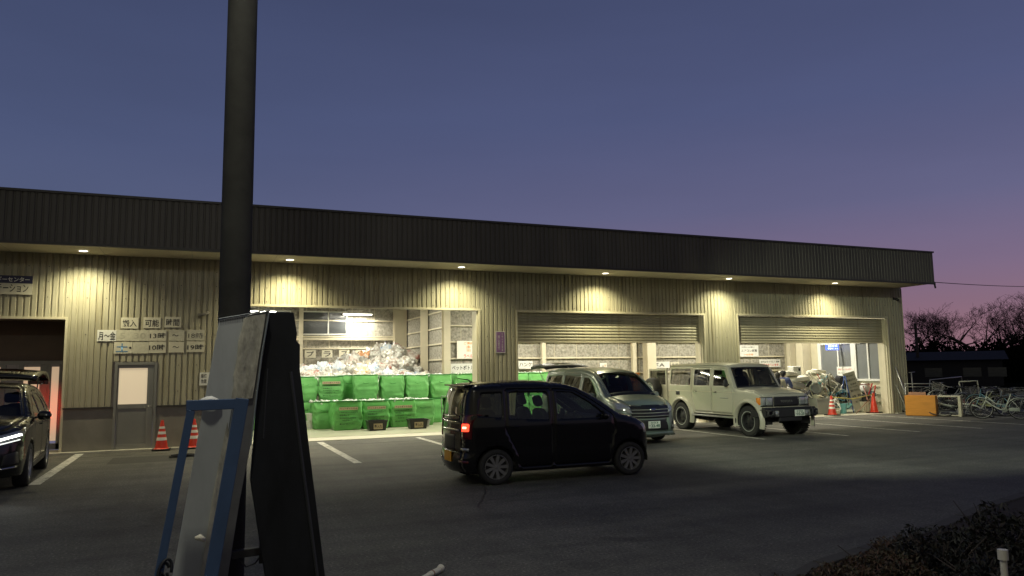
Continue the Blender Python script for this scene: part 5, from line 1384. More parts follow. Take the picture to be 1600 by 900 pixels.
# ------------------------------------------------------------------ dark crossover at the left edge, lamps on
m_suv = M('dark_car_paint', (.012,.014,.013), rough=.22, metal=.2, var=0, coat=.7)
def Ws(x, z):
    w = .90
    if z > .98: w -= .42*(z-.98)**1.15
    if z < .45: w -= .15*(.45-z)
    w -= .08*max(0, (x-1.2)/1.0)**2+.06*max(0, (-x-1.2)/1.0)**2
    return w
suv = Car('dark_crossover', 'dark grey crossover with headlamps lit and tailgate up, cut by the left picture edge', 'car',
  [('bumper', [(2.10,.24,.28),(2.20,.38,.36),(2.23,.58,.38),(2.19,.80,.36),(2.10,.93,.3)]),
   ('bonnet', [(2.10,.93,.3),(1.85,1.01,.16),(1.5,1.07,.12),(1.12,1.10,.10)]),
   ('windscreen', [(1.12,1.10,.10),(.75,1.32,.09),(.42,1.49,.08),(.22,1.56,.08)]),
   ('roof', [(.22,1.56,.08),(-.05,1.61,.10),(-.6,1.635,.1),(-1.2,1.60,.1),(-1.60,1.54,.1)]),
   ('tail', [(-1.60,1.54,.1),(-1.90,1.28,.12),(-2.12,1.0,.15),(-2.18,.7,.2),(-2.15,.26,.2)])],
  Ws, (1.32,-1.30), .345, .405, .24, m_suv)
fd = roundpoly([(-.08,.30),(-.08,1.52),(.18,1.48),(.48,1.34),(.95,1.08),(.98,.9),(.90,.6),(.86,.30)], .05)
rd = roundpoly([(-.105,.30),(-.105,1.525),(-.70,1.52),(-1.02,1.40),(-1.05,.95),(-.90,.70),(-.85,.30)], .05)
fw = roundpoly([(-.02,1.03),(-.02,1.45),(.16,1.43),(.45,1.28),(.78,1.07),(.76,1.03)], .03)
rw = roundpoly([(-.16,1.03),(-.16,1.46),(-.68,1.45),(-.95,1.34),(-.98,1.06)], .04)
qw = roundpoly([(-1.08,1.12),(-1.08,1.40),(-1.30,1.34),(-1.5,1.16)], .04)
suv.panel('body_side', suv.outline, m_suv, holes=[fd, rd, qw])
d1 = suv.panel('door', shrink(fd, .006), m_suv, holes=[fw]); d2 = suv.panel('door', shrink(rd, .006), m_suv, holes=[rw])
suv.panel('window', fw, m_lcglass, parent=d1, inset=.008, solid=0); suv.panel('window', rw, m_privacy, parent=d2, inset=.008, solid=0); suv.panel('quarter_window', qw, m_privacy, inset=.008, solid=0)
for nm, a in (('bumper',.10),('bonnet',.05),('roof',.03)): suv.strip({'bumper':'front_bumper'}.get(nm, nm), nm, m_suv, crown=a)
suv.strip('rear_bumper', 'tail', m_suv, t0=.55, t1=1, crown=.05)
for a, b in ((-1,-.9),(.9,1)): suv.strip('tail_frame', 'tail', m_suv, t0=0, t1=.55, s0=a, s1=b, crown=.02, ns=2)
for a, b in ((-1,-.93),(.93,1)): suv.strip('windscreen_frame', 'windscreen', m_suv, s0=a, s1=b, crown=.05, ns=2)
suv.strip('windscreen', 'windscreen', m_wglass, s0=-.93, s1=.93, crown=.05, solid=0)
suv.bvh()
for sd in (1,-1):
    for xw in suv.wheels: suv.wheel(xw, sd*.79, .345, w=.22, rim=.70, spokes=10, rim_mat=m_alloy, side=sd)
suv.wheel_wells(.26)
q = MB(); q.box(-2.0,1.95,-.7,.7,.22,.30); q.build('underbody', m_blackplas, suv.root)
interior(suv, -1.8, 1.0, .38, 1.12, ((.02,.40,.50),(.02,-.40,.50),(-.9,.40,.5),(-.9,-.40,.5)), .82, -.40, seatz=.62)
m_drl = M('head_lamp_lit', (1,1,1), rough=.3, var=0, emit=(.95,1,.92), estr=6)
m_drl2 = M('head_lamp_strip_lit', (1,1,1), rough=.3, var=0, emit=(.95,1,.92), estr=1.2)
suv.decal('head_lamp', [(.42,.74),(.44,.84),(.80,.93),(.86,.90),(.84,.82)], 'f', m_lens, off=.008, mirror=True, rnd=.02)
suv.decal('head_lamp_beam', [(.50,.775),(.52,.81),(.82,.885),(.84,.855)], 'f', m_drl, off=.016, mirror=True, rnd=.01, step=.03)
suv.decal('side_lamp_strip', [(.42,.70),(.42,.72),(.82,.80),(.82,.785)], 'f', m_drl2, off=.014, mirror=True, step=.03)
suv.decal('grille', [(-.62,.34),(.62,.34),(.52,.74),(-.52,.74)], 'f', m_blackplas, off=.008)
suv.decal('fog_lamp_recess', [(.60,.40),(.64,.58),(.80,.62),(.82,.42)], 'f', m_blackplas, off=.008, mirror=True, rnd=.03)
suv.decal('bumper_trim', [(.58,.345),(.80,.37),(.80,.395),(.58,.375)], 'f', m_chrome, off=.02, mirror=True)
suv.decal('side_sill', [(-.9,.25),(.9,.25),(.9,.33),(-.9,.33)], 's', m_blackplas, off=.015, mirror=True)
suv.decal('sill_strip', [(-.88,.345),(.88,.345),(.88,.36),(-.88,.36)], 's', m_chrome, off=.01, mirror=True, thick=.01)
suv.decal('waist_strip', [(-1.5,1.0),(.95,1.0),(.95,1.015),(-1.5,1.015)], 's', m_chrome, off=.004, mirror=True, thick=.008)
suv.decal('tail_lamp', [(-2.02,.92),(-1.72,.95),(-1.72,1.06),(-1.95,1.08)], 's', m_redlit, off=.006, mirror=True, rnd=.02)
mirror(suv, .78, 1.10, .87, m_suv, size=(.14,.22,.16))
handle(suv, .06, .93, m_suv, d1); handle(suv, -.86, .95, m_suv, d2)
tg = []
for i in range(9):
    t = i/8; row = []
    for j in range(13):
        u = -1+2*j/12; L_ = 1.15*t; row.append((-1.62-L_*.99, u*(.62+.12*t), 1.74+.17*math.sin(PI*t*.62)+.05*(1-u*u)-.20*t**4))
    tg.append(row)
q = MB(); q.grid(tg); tgo = q.build('tailgate', m_suv, suv.root, smooth=True, solid=.07)
q = MB(); q.grid([[(p[0], p[1]*.8, p[2]+.01) for p in r_] for r_ in tg[1:5]]); q.build('window', m_privacy, tgo)
q = MB(); q.box(-2.70,-2.62,.36,.74,1.60,1.68); q.build('tail_lamp', m_redlens, tgo, bevel=.01)
for sy in (-.6,.6):
    q = MB(); q.tube([(-1.75,sy,1.30),(-2.15,sy,1.72)], .012, 6); q.build('gas_strut', m_blackplas, suv.root)
for i, (lx, ly, lz) in enumerate(((-2.16,.62,.98),(-2.16,-.62,.98))):
    q = MB(); q.box(lx-.02,lx+.02,ly-.16,ly+.16,lz-.05,lz+.05); q.build('rear_lamp', m_redlit, suv.root, bevel=.01)
    add_light('SPOT', 'brake_light', (lx-.06, ly, lz), 200 if ly > 0 else 10, (1,.03,.01), suv.root, rot=(math.radians(90),0,PI/2+(.09 if ly > 0 else 0)), spot_size=math.radians(27), spot_blend=1, shadow_soft_size=.06)
suv.root.location = (-3.32, 14.88, .004); suv.root.rotation_euler = (0,0,-PI/2+math.radians(4)); suv.root.scale = (.94,.94,.95)
for sy in (.62,-.62): add_light('SPOT', 'headlight_beam', (2.25, sy, .82), 8, (.95,1,.92), suv.root, rot=(math.radians(78),0,-PI/2), spot_size=math.radians(60), spot_blend=.6, shadow_soft_size=.05)
# ================================================================== scrap heap in the right-hand bay
hr = random.Random(12)
m_iv = M('ivory_plastic', (.66,.63,.52), rough=.4, var=.06)
m_pinkp = M('pink_plastic', (.62,.36,.34), rough=.4, var=.06)
m_teal = M('teal_plastic', (.16,.42,.45), rough=.4, var=.05)
m_dkfab = M('dark_fabric', (.03,.03,.035), rough=.8, var=.2)
m_redpaint = M('red_paint', (.5,.03,.025), rough=.4, var=.05)
m_greyfab = M('grey_fabric', (.3,.29,.26), rough=.85, var=.15, bump=.3)
m_brownp = M('brown_board', (.33,.2,.14), rough=.6, var=.1)
def rbox(mb, c, size, e=.3, rot=(0,0,0), U=20, V_=12, top=None):
    mt = Matrix.Translation(c) @ Euler(rot).to_matrix().to_4x4(); P = []
    f = lambda v, p: math.copysign(abs(v)**p, v)
    for i in range(V_+1):
        ph = -PI/2+PI*i/V_; row = []
        for j in range(U):
            th = 2*PI*j/U; z = f(math.sin(ph), e); k = 1+(top or 0)*z
            row.append(mt @ Vector((size[0]/2*k*f(math.cos(ph), e)*f(math.cos(th), e), size[1]/2*k*f(math.cos(ph), e)*f(math.sin(th), e), size[2]/2*z)))
        P.append(row+[row[0]])
    mb.grid(P)
def single(mb, name, label, cat, mat, loc, rot=(0,0,0), grp=None, **k):
    o = mb.build(name, mat, None, **k); o.location = loc; o.rotation_euler = rot; return tag(o, label, cat, grp)
def basket(loc, label, mat, r=.22, h=.26, rot=(0,0,0)):
    q = MB(); n = 22
    for t in (0,.33,.66,1): q.tube([((r*.75+r*.25*t)*math.cos(a), (r*.75+r*.25*t)*math.sin(a), h*t) for a in np.linspace(0, 2*PI, 24, endpoint=False)], .010 if t in (0,1) else .006, 6, closed=True)
    for k in range(n):
        a = 2*PI*k/n; q.tube([(r*.75*math.cos(a), r*.75*math.sin(a), 0), (r*math.cos(a), r*math.sin(a), h)], .006, 5)
    q.lathe([(.001,.0),(r*.75,.0)], 24)
    return single(q, 'laundry_basket', label, 'basket', mat, loc, rot, smooth=True)
def basin(loc, label, mat, r=.26, h=.13, rot=(0,0,0)):
    q = MB(); q.lathe([(.001,0),(r*.7,0),(r*.95,h),(r*1.05,h),(r*1.05,h-.012),(r*.93,h-.01),(r*.68,.012),(.001,.012)], 32)
    return single(q, 'wash_basin', label, 'basin', mat, loc, rot, smooth=True, angle=40)
def fan(loc, label, rot=(0,0,0)):
    r_ = empty('electric_fan', loc, 0, label, 'fan'); r_.rotation_euler = rot
    q = MB(); q.lathe([(.001,0),(.17,0),(.17,.03),(.03,.06),(.02,.35)], 24); q.build('fan_base', m_iv, r_, smooth=True, angle=40)
    q = MB(); mt = Matrix.Translation((0,-.05,.55)) @ Matrix.Rotation(PI/2, 4, 'X')
    for rr in (.06,.12,.18): q.tube([mt @ Vector((rr*math.cos(a), rr*math.sin(a), .04*(1-rr*4))) for a in np.linspace(0, 2*PI, 28, endpoint=False)], .004, 5, closed=True)
    for k in range(18):
        a = 2*PI*k/18; q.tube([mt @ Vector((.03*math.cos(a), .03*math.sin(a), .05)), mt @ Vector((.18*math.cos(a), .18*math.sin(a), .0))], .003, 4)
    q.build('fan_guard', m_iv, r_)
    q = MB(); q.tube([(0,.12,.55),(0,-.02,.55)], .05, 12); q.build('motor', m_iv, r_, smooth=True)
    q = MB()
    for k in range(4):
        m2 = mt @ Matrix.Rotation(PI/2*k, 4, 'Z'); q.add([m2 @ Vector(v) for v in ((.02,-.02,.0),(.15,-.07,.02),(.16,.05,-.01),(.02,.03,-.01))], [(0,1,2,3)])
    q.build('blade', m_teal, r_); return r_
def garden_chair(loc, label, mat, rot=(0,0,0)):
    r_ = empty('plastic_chair', loc, 0, label, 'chair'); r_.rotation_euler = rot
    q = MB(); q.box(-.22,.22,-.21,.21,.40,.425); q.build('seat', mat, r_, bevel=.01)
    q = MB()
    for k in range(5): q.box(-.20+k*.085,-.20+k*.085+.06,.19,.21,.45,.78)
    q.box(-.22,.22,.185,.215,.76,.82); q.build('backrest', mat, r_, bevel=.006)
    for sx in (-1,1):
        for sy in (-1,1):
            q = MB(); q.tube([(sx*.19,sy*.18,.40),(sx*.23,sy*.22,0)], [.022,.016], 8); q.build('leg', mat, r_, smooth=True)
        q = MB(); q.tube([(sx*.22,-.19,.40),(sx*.24,-.19,.60),(sx*.24,.0,.63),(sx*.22,.2,.62)], .016, 7); q.build('armrest', mat, r_, smooth=True)
    return r_
def scrap_sack(loc, label, mat, size=(.55,.4,.22), rot=(0,0,0), seed=0):
    q = MB(); rbox(q, (0,0,0), size, .55, U=28, V_=18)
    q.v = [tuple(Vector(v)*(1+.10*noise.noise(Vector(v)*5+Vector((seed,0,0)))-.05*(1-abs(noise.noise(Vector(v)*11+Vector((0,seed,0)))))**3)) for v in q.v]
    return single(q, 'filled_sack', label, 'sack', mat, loc, rot, smooth=True)
scrap_sack((18.95,20.4,1.42), 'pale flattened sack on top of the scrap beside the two people', m_iv, (.75,.5,.18), (0,.1,.3), 1)
scrap_sack((19.25,20.3,1.24), 'second pale sack under the flattened one at the left of the scrap', m_iv, (.8,.5,.2), (.1,-.1,-.2), 2)
scrap_sack((19.1,20.2,1.02), 'grey sack low at the left of the scrap, behind the bonnet', m_greyfab, (.7,.45,.22), (0,.15,.1), 3)
scrap_sack((20.15,20.5,1.02), 'pale bundle in the middle of the scrap heap', m_iv, (.5,.45,.3), (.3,.1,.6), 4)
scrap_sack((18.6,20.7,.80), 'dark sack at the lower left of the scrap', m_dkfab, (.8,.6,.5), (0,.1,.1), 5)
scrap_sack((19.5,20.9,.55), 'grey sack buried in the middle of the scrap', m_greyfab, (1.1,.7,.8), (0,0,.1), 6)
scrap_sack((20.6,20.9,.50), 'black sack buried at the right of the scrap', m_dkfab, (1.0,.7,.9), (0,0,.1), 7)
# boiler cabinet
r_ = empty('water_heater', (20.75,22.0,.9), math.radians(8), 'white box water heater with a black port, standing behind the scrap', 'water heater')
q = MB(); q.box(-.22,.22,-.14,.14,0,.78); q.build('case', m_white_gloss, r_, bevel=.02)
q = MB(); q.box(.05,.16,-.152,-.14,.60,.70); q.build('vent', m_blackplas, r_, bevel=.01)
r_ = empty('cabinet', (20.75,22.0,.014), math.radians(8), 'grey steel cabinet under the white water heater', 'cabinet')
q = MB(); q.box(-.35,.35,-.2,.2,0,.885); q.build('case', m_greyp, r_, bevel=.01)
q = MB(); q.box(-.33,-.005,-.212,-.2,.03,.86); q.build('door', m_greyp, r_, bevel=.004); q = MB(); q.box(.005,.33,-.212,-.2,.03,.86); q.build('door', m_greyp, r_, bevel=.004)
basket((19.95,20.55,1.18), 'ivory ribbed basket on the crest of the scrap heap', m_iv, rot=(.9,.3,.4))
basket((20.55,20.6,1.08), 'ivory ribbed basket tipped on its side right of the crest', m_iv, .21, .30, (1.3,.2,1.0))
basket((19.65,20.3,1.12), 'tipped ivory basket between the sacks and the crest', m_iv, .17, .22, (-.8,.5,.2))
basket((20.1,20.1,.78), 'small ivory basket low in the heap above the grey tub', m_creamp, .17, .2, (1.2,0,.2))
basin((20.35,20.7,1.50), 'upturned white basin at the very top of the scrap heap', m_iv, .27, .13, (PI*.95,.12,0))
basin((21.05,20.6,1.14), 'round white basin facing out at the right of the heap', m_iv, .23, .12, (1.2,.2,.3))
basin((21.05,20.4,.86), 'second white basin below the round one at the right of the heap', m_iv, .22, .11, (1.3,-.3,-.2))
basin((19.75,20.0,.90), 'grey basin standing on edge above the grey tub', m_greyp, .18, .09, (1.45,.1,-.3))
q = MB(); rbox(q, (0,0,0), (.42,.36,.2), .35); single(q, 'rice_cooker', 'rounded white appliance among the basins', 'appliance', m_iv, (20.75,20.45,1.28), (.2,.1,.5), smooth=True)
q = MB(); rbox(q, (0,0,0), (.55,.30,.14), .3); single(q, 'bath_lid', 'white rounded slab lying on the crest of the scrap heap', 'lid', m_iv, (20.85,20.9,1.48), (.1,.08,.2), smooth=True)
fan((19.85,19.95,.62), 'ivory electric fan leaning in the scrap heap above the grey tub', (.2,.25,.5))
garden_chair((20.55,20.35,.52), 'ivory plastic armchair tipped in the scrap heap', m_iv, (.5,.5,.5))
garden_chair((19.35,20.6,.62), 'ivory plastic armchair upside down at the left of the scrap', m_creamp, (2.6,.2,.6))
garden_chair((21.15,20.25,.16), 'grey plastic chair at the foot of the scrap by the blue frame', m_greyp, (.25,-.25,-.4))
q = MB(); rbox(q, (0,0,0), (.46,.26,.62), .35); single(q, 'suitcase', 'black upright suitcase at the right shoulder of the scrap heap', 'suitcase', m_dkfab, (21.5,20.55,1.0), (.1,.15,.25), smooth=True)
q = MB(); rbox(q, (0,0,0), (.5,.3,.4), .4); single(q, 'black_bag', 'black bag under the suitcase beside the grey sign', 'bag', m_dkfab, (21.45,20.45,.55), (0,.1,.1), smooth=True)
# grey tub with things on it
r_ = empty('grey_tub', (19.93,20.1,.014), .05, 'big dark grey square tub in front of the scrap behind the bull bumper', 'tub')
q = MB(); q.add([(-.26,-.22,0),(.26,-.22,0),(.26,.22,0),(-.26,.22,0),(-.33,-.28,.54),(.33,-.28,.54),(.33,.28,.54),(-.33,.28,.54),(-.30,-.25,.54),(.30,-.25,.54),(.30,.25,.54),(-.30,.25,.54),(-.28,-.23,.3),(.28,-.23,.3),(.28,.23,.3),(-.28,.23,.3)],
  [(3,2,1,0),(0,1,5,4),(1,2,6,5),(2,3,7,6),(3,0,4,7),(4,5,9,8),(5,6,10,9),(6,7,11,10),(7,4,8,11),(8,9,13,12),(9,10,14,13),(10,11,15,14),(11,8,12,15),(12,13,14,15)]); q.build('tub_body', m_greyp, r_, bevel=.012)
q = MB(); q.box(-.35,.35,-.30,-.28,.50,.55); q.box(-.35,.35,.28,.30,.50,.55); q.box(-.35,-.33,-.28,.28,.50,.55); q.box(.33,.35,-.28,.28,.50,.55); q.build('rim', m_greyp, r_, bevel=.004)
pail(19.82,20.0,.40,.15,.28, m_creamp, 'cream pail standing in the big grey tub')
pail(20.14,20.1,.42,.12,.22, m_greyp, 'small grey pail standing in the big grey tub')
pail(20.78,19.85,.014,.17,.34, m_teal, 'teal bucket with white tubes on the floor by the blue frame')
pail(20.42,19.75,.014,.13,.2, m_iv, 'small ivory bucket behind the banded cone at the scrap')
# tangled hoses and cords
for i, (c, rr, mm, lb) in enumerate((((20.25,19.62,.30), .20, m_white, 'white hose looped beside the banded cone at the scrap'), ((20.45,19.8,.42), .16, m_white, 'thinner white hose curling above the ivory bucket'), ((21.0,20.0,.62), .2, m_bluep, 'pale blue hose hanging down the right of the heap'))):
    q = MB(); pts = [(c[0]+rr*math.cos(a)*(1+.25*math.sin(a*1.7+i)), c[1]+.07*math.sin(a*2+i), c[2]+rr*1.1*math.sin(a)*(1-.05*a)) for a in np.linspace(0, 9, 60)]; q.tube(pts, .013, 7)
    tag(q.build('hose', mm, None, smooth=True), lb, 'hose')
for i in range(14):   # poles, mop handles, umbrellas stuck in the heap
    x = 18.6+i*.2; a = hr.uniform(-.9,.9); b = hr.uniform(-.4,.5); L_ = hr.uniform(.5,.9); z = .45+.6*math.exp(-((x-20.2)/1.0)**2)
    c = Vector((x, 20.05+hr.uniform(0,.3), z)); dv = Vector((math.sin(a), b, math.cos(a)))*L_/2
    colr = ('white','grey','red','blue','black','cream')[i % 6]; mm = (m_white, m_ductile, m_redpaint, m_bluep, m_blacksteel, m_creamp)[i % 6]
    q = MB(); q.tube([c-dv, c+dv], .012, 7); q.tube([c+dv, c+dv*1.12], .018, 7)
    tag(q.build('stick', mm, None, smooth=True), f'{colr} stick poking out of the scrap heap, number {i+1} from its left end' if False else f'{colr} stick poking out {["at the left end","left of the middle","near the middle","right of the middle","at the right end"][min(4, i*5//14)]} of the scrap heap', 'stick', 'sticks in the scrap heap')
# lumps of mixed small plastic things: countable, each its own
for i in range(46):
    x = hr.uniform(18.5,21.5); y = hr.uniform(20.0,20.7); top = .25+1.0*math.exp(-((x-20.1)/1.15)**4); z = hr.uniform(.12, top)
    kind = i % 4; mm = hr.choice([m_iv,m_iv,m_creamp,m_greyp,m_white,m_teal,m_dkfab,m_pinkp,m_green])
    cn = {m_iv:'ivory',m_creamp:'cream',m_greyp:'grey',m_white:'white',m_teal:'teal',m_dkfab:'black',m_pinkp:'pink',m_green:'green'}[mm]
    q = MB(); rot = (hr.uniform(-1,1), hr.uniform(-1,1), hr.uniform(0,6)); zn = 'left part' if x < 19.5 else 'middle' if x < 20.6 else 'right part'; zz = 'low' if z < .6 else 'high'
    if kind == 0: q.lathe([(.001,0),(.06,0),(.075,.14),(.085,.14),(.085,.13),(.07,.13),(.055,.01),(.001,.01)], 18); nm, ct = 'plastic_pot', 'pot'
    elif kind == 1: rbox(q, (0,0,0), (.26,.18,.10), .35); nm, ct = 'plastic_case', 'plastic case'
    elif kind == 2: q.lathe([(.001,0),(.10,0),(.15,.05),(.16,.05),(.10,-.01),(.001,-.01)], 22); nm, ct = 'plastic_bowl', 'bowl'
    else:
        q.tube([(.12*math.cos(a), .12*math.sin(a), .02*math.sin(3*a)) for a in np.linspace(0, 2*PI, 22, endpoint=False)], .016, 7, closed=True); q.tube([(-.12,0,0),(.12,0,0)], .012, 6); nm, ct = 'hanger_ring', 'hanger'
    single(q, nm, f'{cn} {ct} {zz} in the {zn} of the scrap heap', ct, mm, (x,y,z), rot, 'small plastic things in the scrap heap', smooth=True)

# leaning grey notice board on a blue stand
r_ = empty('leaning_board', (21.75,19.98,.014), 0, 'tall grey notice board with lines of black writing leaning in front of the scrap', 'notice board')
def rot_board(pt): return pt
bd = MB(); mtB = Matrix.Translation((.05,0,.06)) @ Euler((math.radians(-9), math.radians(-11), 0)).to_matrix().to_4x4()
bd.box(-.27,.27,-.02,.01,0,1.40, mtB); bo = bd.build('board', M('notice_grey', (.4,.4,.33), rough=.5, var=.08), r_, bevel=.004)
for s_, a, b, c, d_ in (('持ち込み品の', -.20,.22,1.24,1.31),('家電回収中', -.24,.24,1.08,1.16),('受付時間', -.12,.20,.93,1.0),('リサイクル対象', -.24,.24,.84,.89),('買取できません', -.22,.24,.70,.78),('金属', -.24,-.04,.50,.58),('電池', .08,.24,.50,.58),('布', -.16,-.04,.30,.37),('本類', .08,.24,.30,.37)):
    lettering(s_, a*.85, b*.85, c, d_, m_ink, r_, y=-.024, bold=.012, M4=mtB)
st = MB(); st.tube([(-.32,-.02,0),(-.48,.12,1.30)], .018, 6); st.tube([(-.40,.5,0),(-.50,.14,1.30)], .018, 6); st.tube([(.30,.5,0),(.0,.20,1.30)], .018, 6); st.tube([(-.44,.22,.45),(-.2,.3,.45)], .014, 6)
st.build('stand', m_darkblue, r_, smooth=True)
# barrier bar between the cones
q = MB(); q.tube([(19.8,19.32,.62),(20.7,19.3,.53),(21.85,19.46,.66)], .018, 8)
tag(q.build('barrier_bar', M('barrier_bar', (.45,.38,.1), rough=.4, var=.4, scale=8), None, smooth=True), 'sagging black and yellow bar hung between the two cones at the scrap', 'barrier')
q = MB(); q.tube([(21.1,19.55,.02),(22.2,19.75,.62)], .014, 7); tag(q.build('stick', m_brownp, None), 'brown stick slanting across the foot of the grey notice board', 'stick')

# right end of the bay: black seat backs, red poles, white bin
r_ = empty('white_bin', (22.15,20.1,.014), 0, 'low wide white bin at the right end of the bay', 'bin')
q = MB(); q.add([(-.30,-.2,0),(.30,-.2,0),(.30,.2,0),(-.30,.2,0),(-.36,-.25,.38),(.36,-.25,.38),(.36,.25,.38),(-.36,.25,.38),(-.33,-.22,.38),(.33,-.22,.38),(.33,.22,.38),(-.33,.22,.38),(-.3,-.2,.15),(.3,-.2,.15),(.3,.2,.15),(-.3,.2,.15)],
  [(3,2,1,0),(0,1,5,4),(1,2,6,5),(2,3,7,6),(3,0,4,7),(4,5,9,8),(5,6,10,9),(6,7,11,10),(7,4,8,11),(8,9,13,12),(9,10,14,13),(10,11,15,14),(11,8,12,15),(12,13,14,15)]); q.build('bin_body', m_iv, r_, bevel=.015)
q = MB()
for k in range(5): q.box(-.26+.12*k,-.26+.12*k+.02,-.262,-.235,.05,.34)
q.build('rib', m_iv, r_)
scrap_sack((22.2,20.1,.46), 'black bag of rags heaped on the low white bin', m_dkfab, (.6,.42,.34), (0,.1,.2), 9)
garden_chair((22.35,20.6,.35), 'dark chair frame tipped behind the plain red cone', m_dkfab, (.5,.9,.3))
scrap_sack((22.3,20.2,.86), 'white crumpled plastic bag above the low white bin', m_white, (.34,.3,.34), (.3,.2,.2), 10)
scrap_sack((22.55,20.15,.62), 'blue and white crumpled bag at the right end of the bay', m_bluep, (.26,.26,.28), (.3,.5,.2), 11)
for i, (a, b, mm, lb) in enumerate((((21.9,19.9,.95),(21.9,19.75,.45), m_pinkp, 'short pale pink post behind the plain cone'), ((22.15,19.95,.55),(22.45,20.0,1.02), m_redpaint, 'red slanting tube of a broken pushchair'), ((21.8,19.95,.99),(22.35,20.0,1.0), m_pinkp, 'pale horizontal tube behind the plain cone'), ((22.4,19.95,.35),(22.6,20.0,.95), m_redpaint, 'second red slanting tube beside the end frame'), ((22.1,19.85,.30),(22.35,19.9,.75), m_ductile, 'metal tube slanting over the low white bin'))):
    q = MB(); q.tube([a, b], .022, 8); tag(q.build('scrap_tube', mm, None, smooth=True), lb, 'tube')

# ================================================================== against the right end of the wall
for i, (a, b, r0, mm, lb) in enumerate((((22.60,18.55,.05),(22.36,18.90,1.62), .028, m_ductile, 'long pale metal pole leaning on the wall right of the last shutter'), ((22.45,18.6,.03),(22.36,18.92,1.0), .016, m_greyp, 'thin grey rod leaning beside the long pale pole'), ((23.15,18.9,0),(23.12,18.9,1.42), .018, m_ductile, 'thin upright pipe at the corner of the building'))):
    q = MB(); q.tube([a, b], r0, 8, caps=True)
    if i == 2: q.tube([(23.0,18.9,1.40),(23.3,18.9,1.42)], .014, 6)
    tag(q.build('leaning_pole' if i < 2 else 'upright_pipe', mm, None, smooth=True), lb, 'pole' if i < 2 else 'pipe')
m_wood = M('orange_veneer', (.62,.26,.03), rough=.4, var=.12, scale=2, stretch=(1,1,9))
r_ = empty('cabinet', (21.86,17.62,.004), math.radians(-61), 'orange wooden cabinet lying side on beside the bicycle pile', 'cabinet')
q = MB(); q.box(-.45,.45,0,.42,0,.66); q.build('case', m_wood, r_, bevel=.006)
q = MB(); q.box(-.44,.44,-.015,.0,.01,.65); q.build('side_panel', m_wood, r_, bevel=.004)
q = MB(); q.box(-.22,.30,.10,.13,0,.10); o = single(q, 'wooden_board', 'small brown board standing on the orange cabinet', 'board', m_brownp, (22.0,17.9,.664), (0,0,math.radians(-61)), bevel=.004)
r_ = empty('steel_trolley', (22.75,18.35,.004), math.radians(-35), 'tall steel tube trolley behind the orange cabinet', 'trolley')
q = MB(); q.tube([(-.42,0,.08),(-.42,0,1.02),(.42,0,1.02),(.42,0,.08)], .022, 8); q.tube([(-.42,0,.92),(.42,0,.92)], .012, 6); q.tube([(-.42,0,.2),(.42,0,.2)], .012, 6); q.tube([(-.42,0,.1),(-.42,.5,.1)], .018, 6); q.tube([(.42,0,.1),(.42,.5,.1)], .018, 6); q.tube([(-.42,.5,.1),(.42,.5,.1)], .018, 6); q.build('tube_frame', m_ductile, r_, smooth=True)
for sx in (-.42,.42):
    for sy in (0,.5):
        q = MB(); q.lathe([(.015,-.015),(.05,-.015),(.05,.015),(.015,.015)], 14, Matrix.Translation((sx,sy,.05)) @ Matrix.Rotation(PI/2, 4, 'X'), caps=True); q.build('castor', m_rubber, r_)
for i, (x, y) in enumerate(((22.25,18.35),(22.4,18.1))): pail(x, y, .004, .10-.01*i, .13, (m_iv, m_pinkp)[i], ('small ivory pot on the ground by the leaning pole','small pinkish pot on the ground by the orange cabinet')[i], handle=False)
# pale desk frame right of the cabinet
r_ = empty('desk_frame', (22.35,16.85,.004), math.radians(-60), 'cream steel desk frame with one thick leg right of the orange cabinet', 'desk')
q = MB(); q.box(-.40,.24,-.02,.4,.62,.66); q.build('desk_top', m_creamp, r_, bevel=.004)
q = MB(); q.box(.16,.24,-.02,.06,0,.62); q.build('leg', m_creamp, r_, bevel=.006); q = MB(); q.box(.16,.24,.33,.4,0,.62); q.build('leg', m_creamp, r_, bevel=.006)
q = MB(); q.box(-.40,.16,.0,.03,.02,.05); q.build('foot_rail', m_creamp, r_)

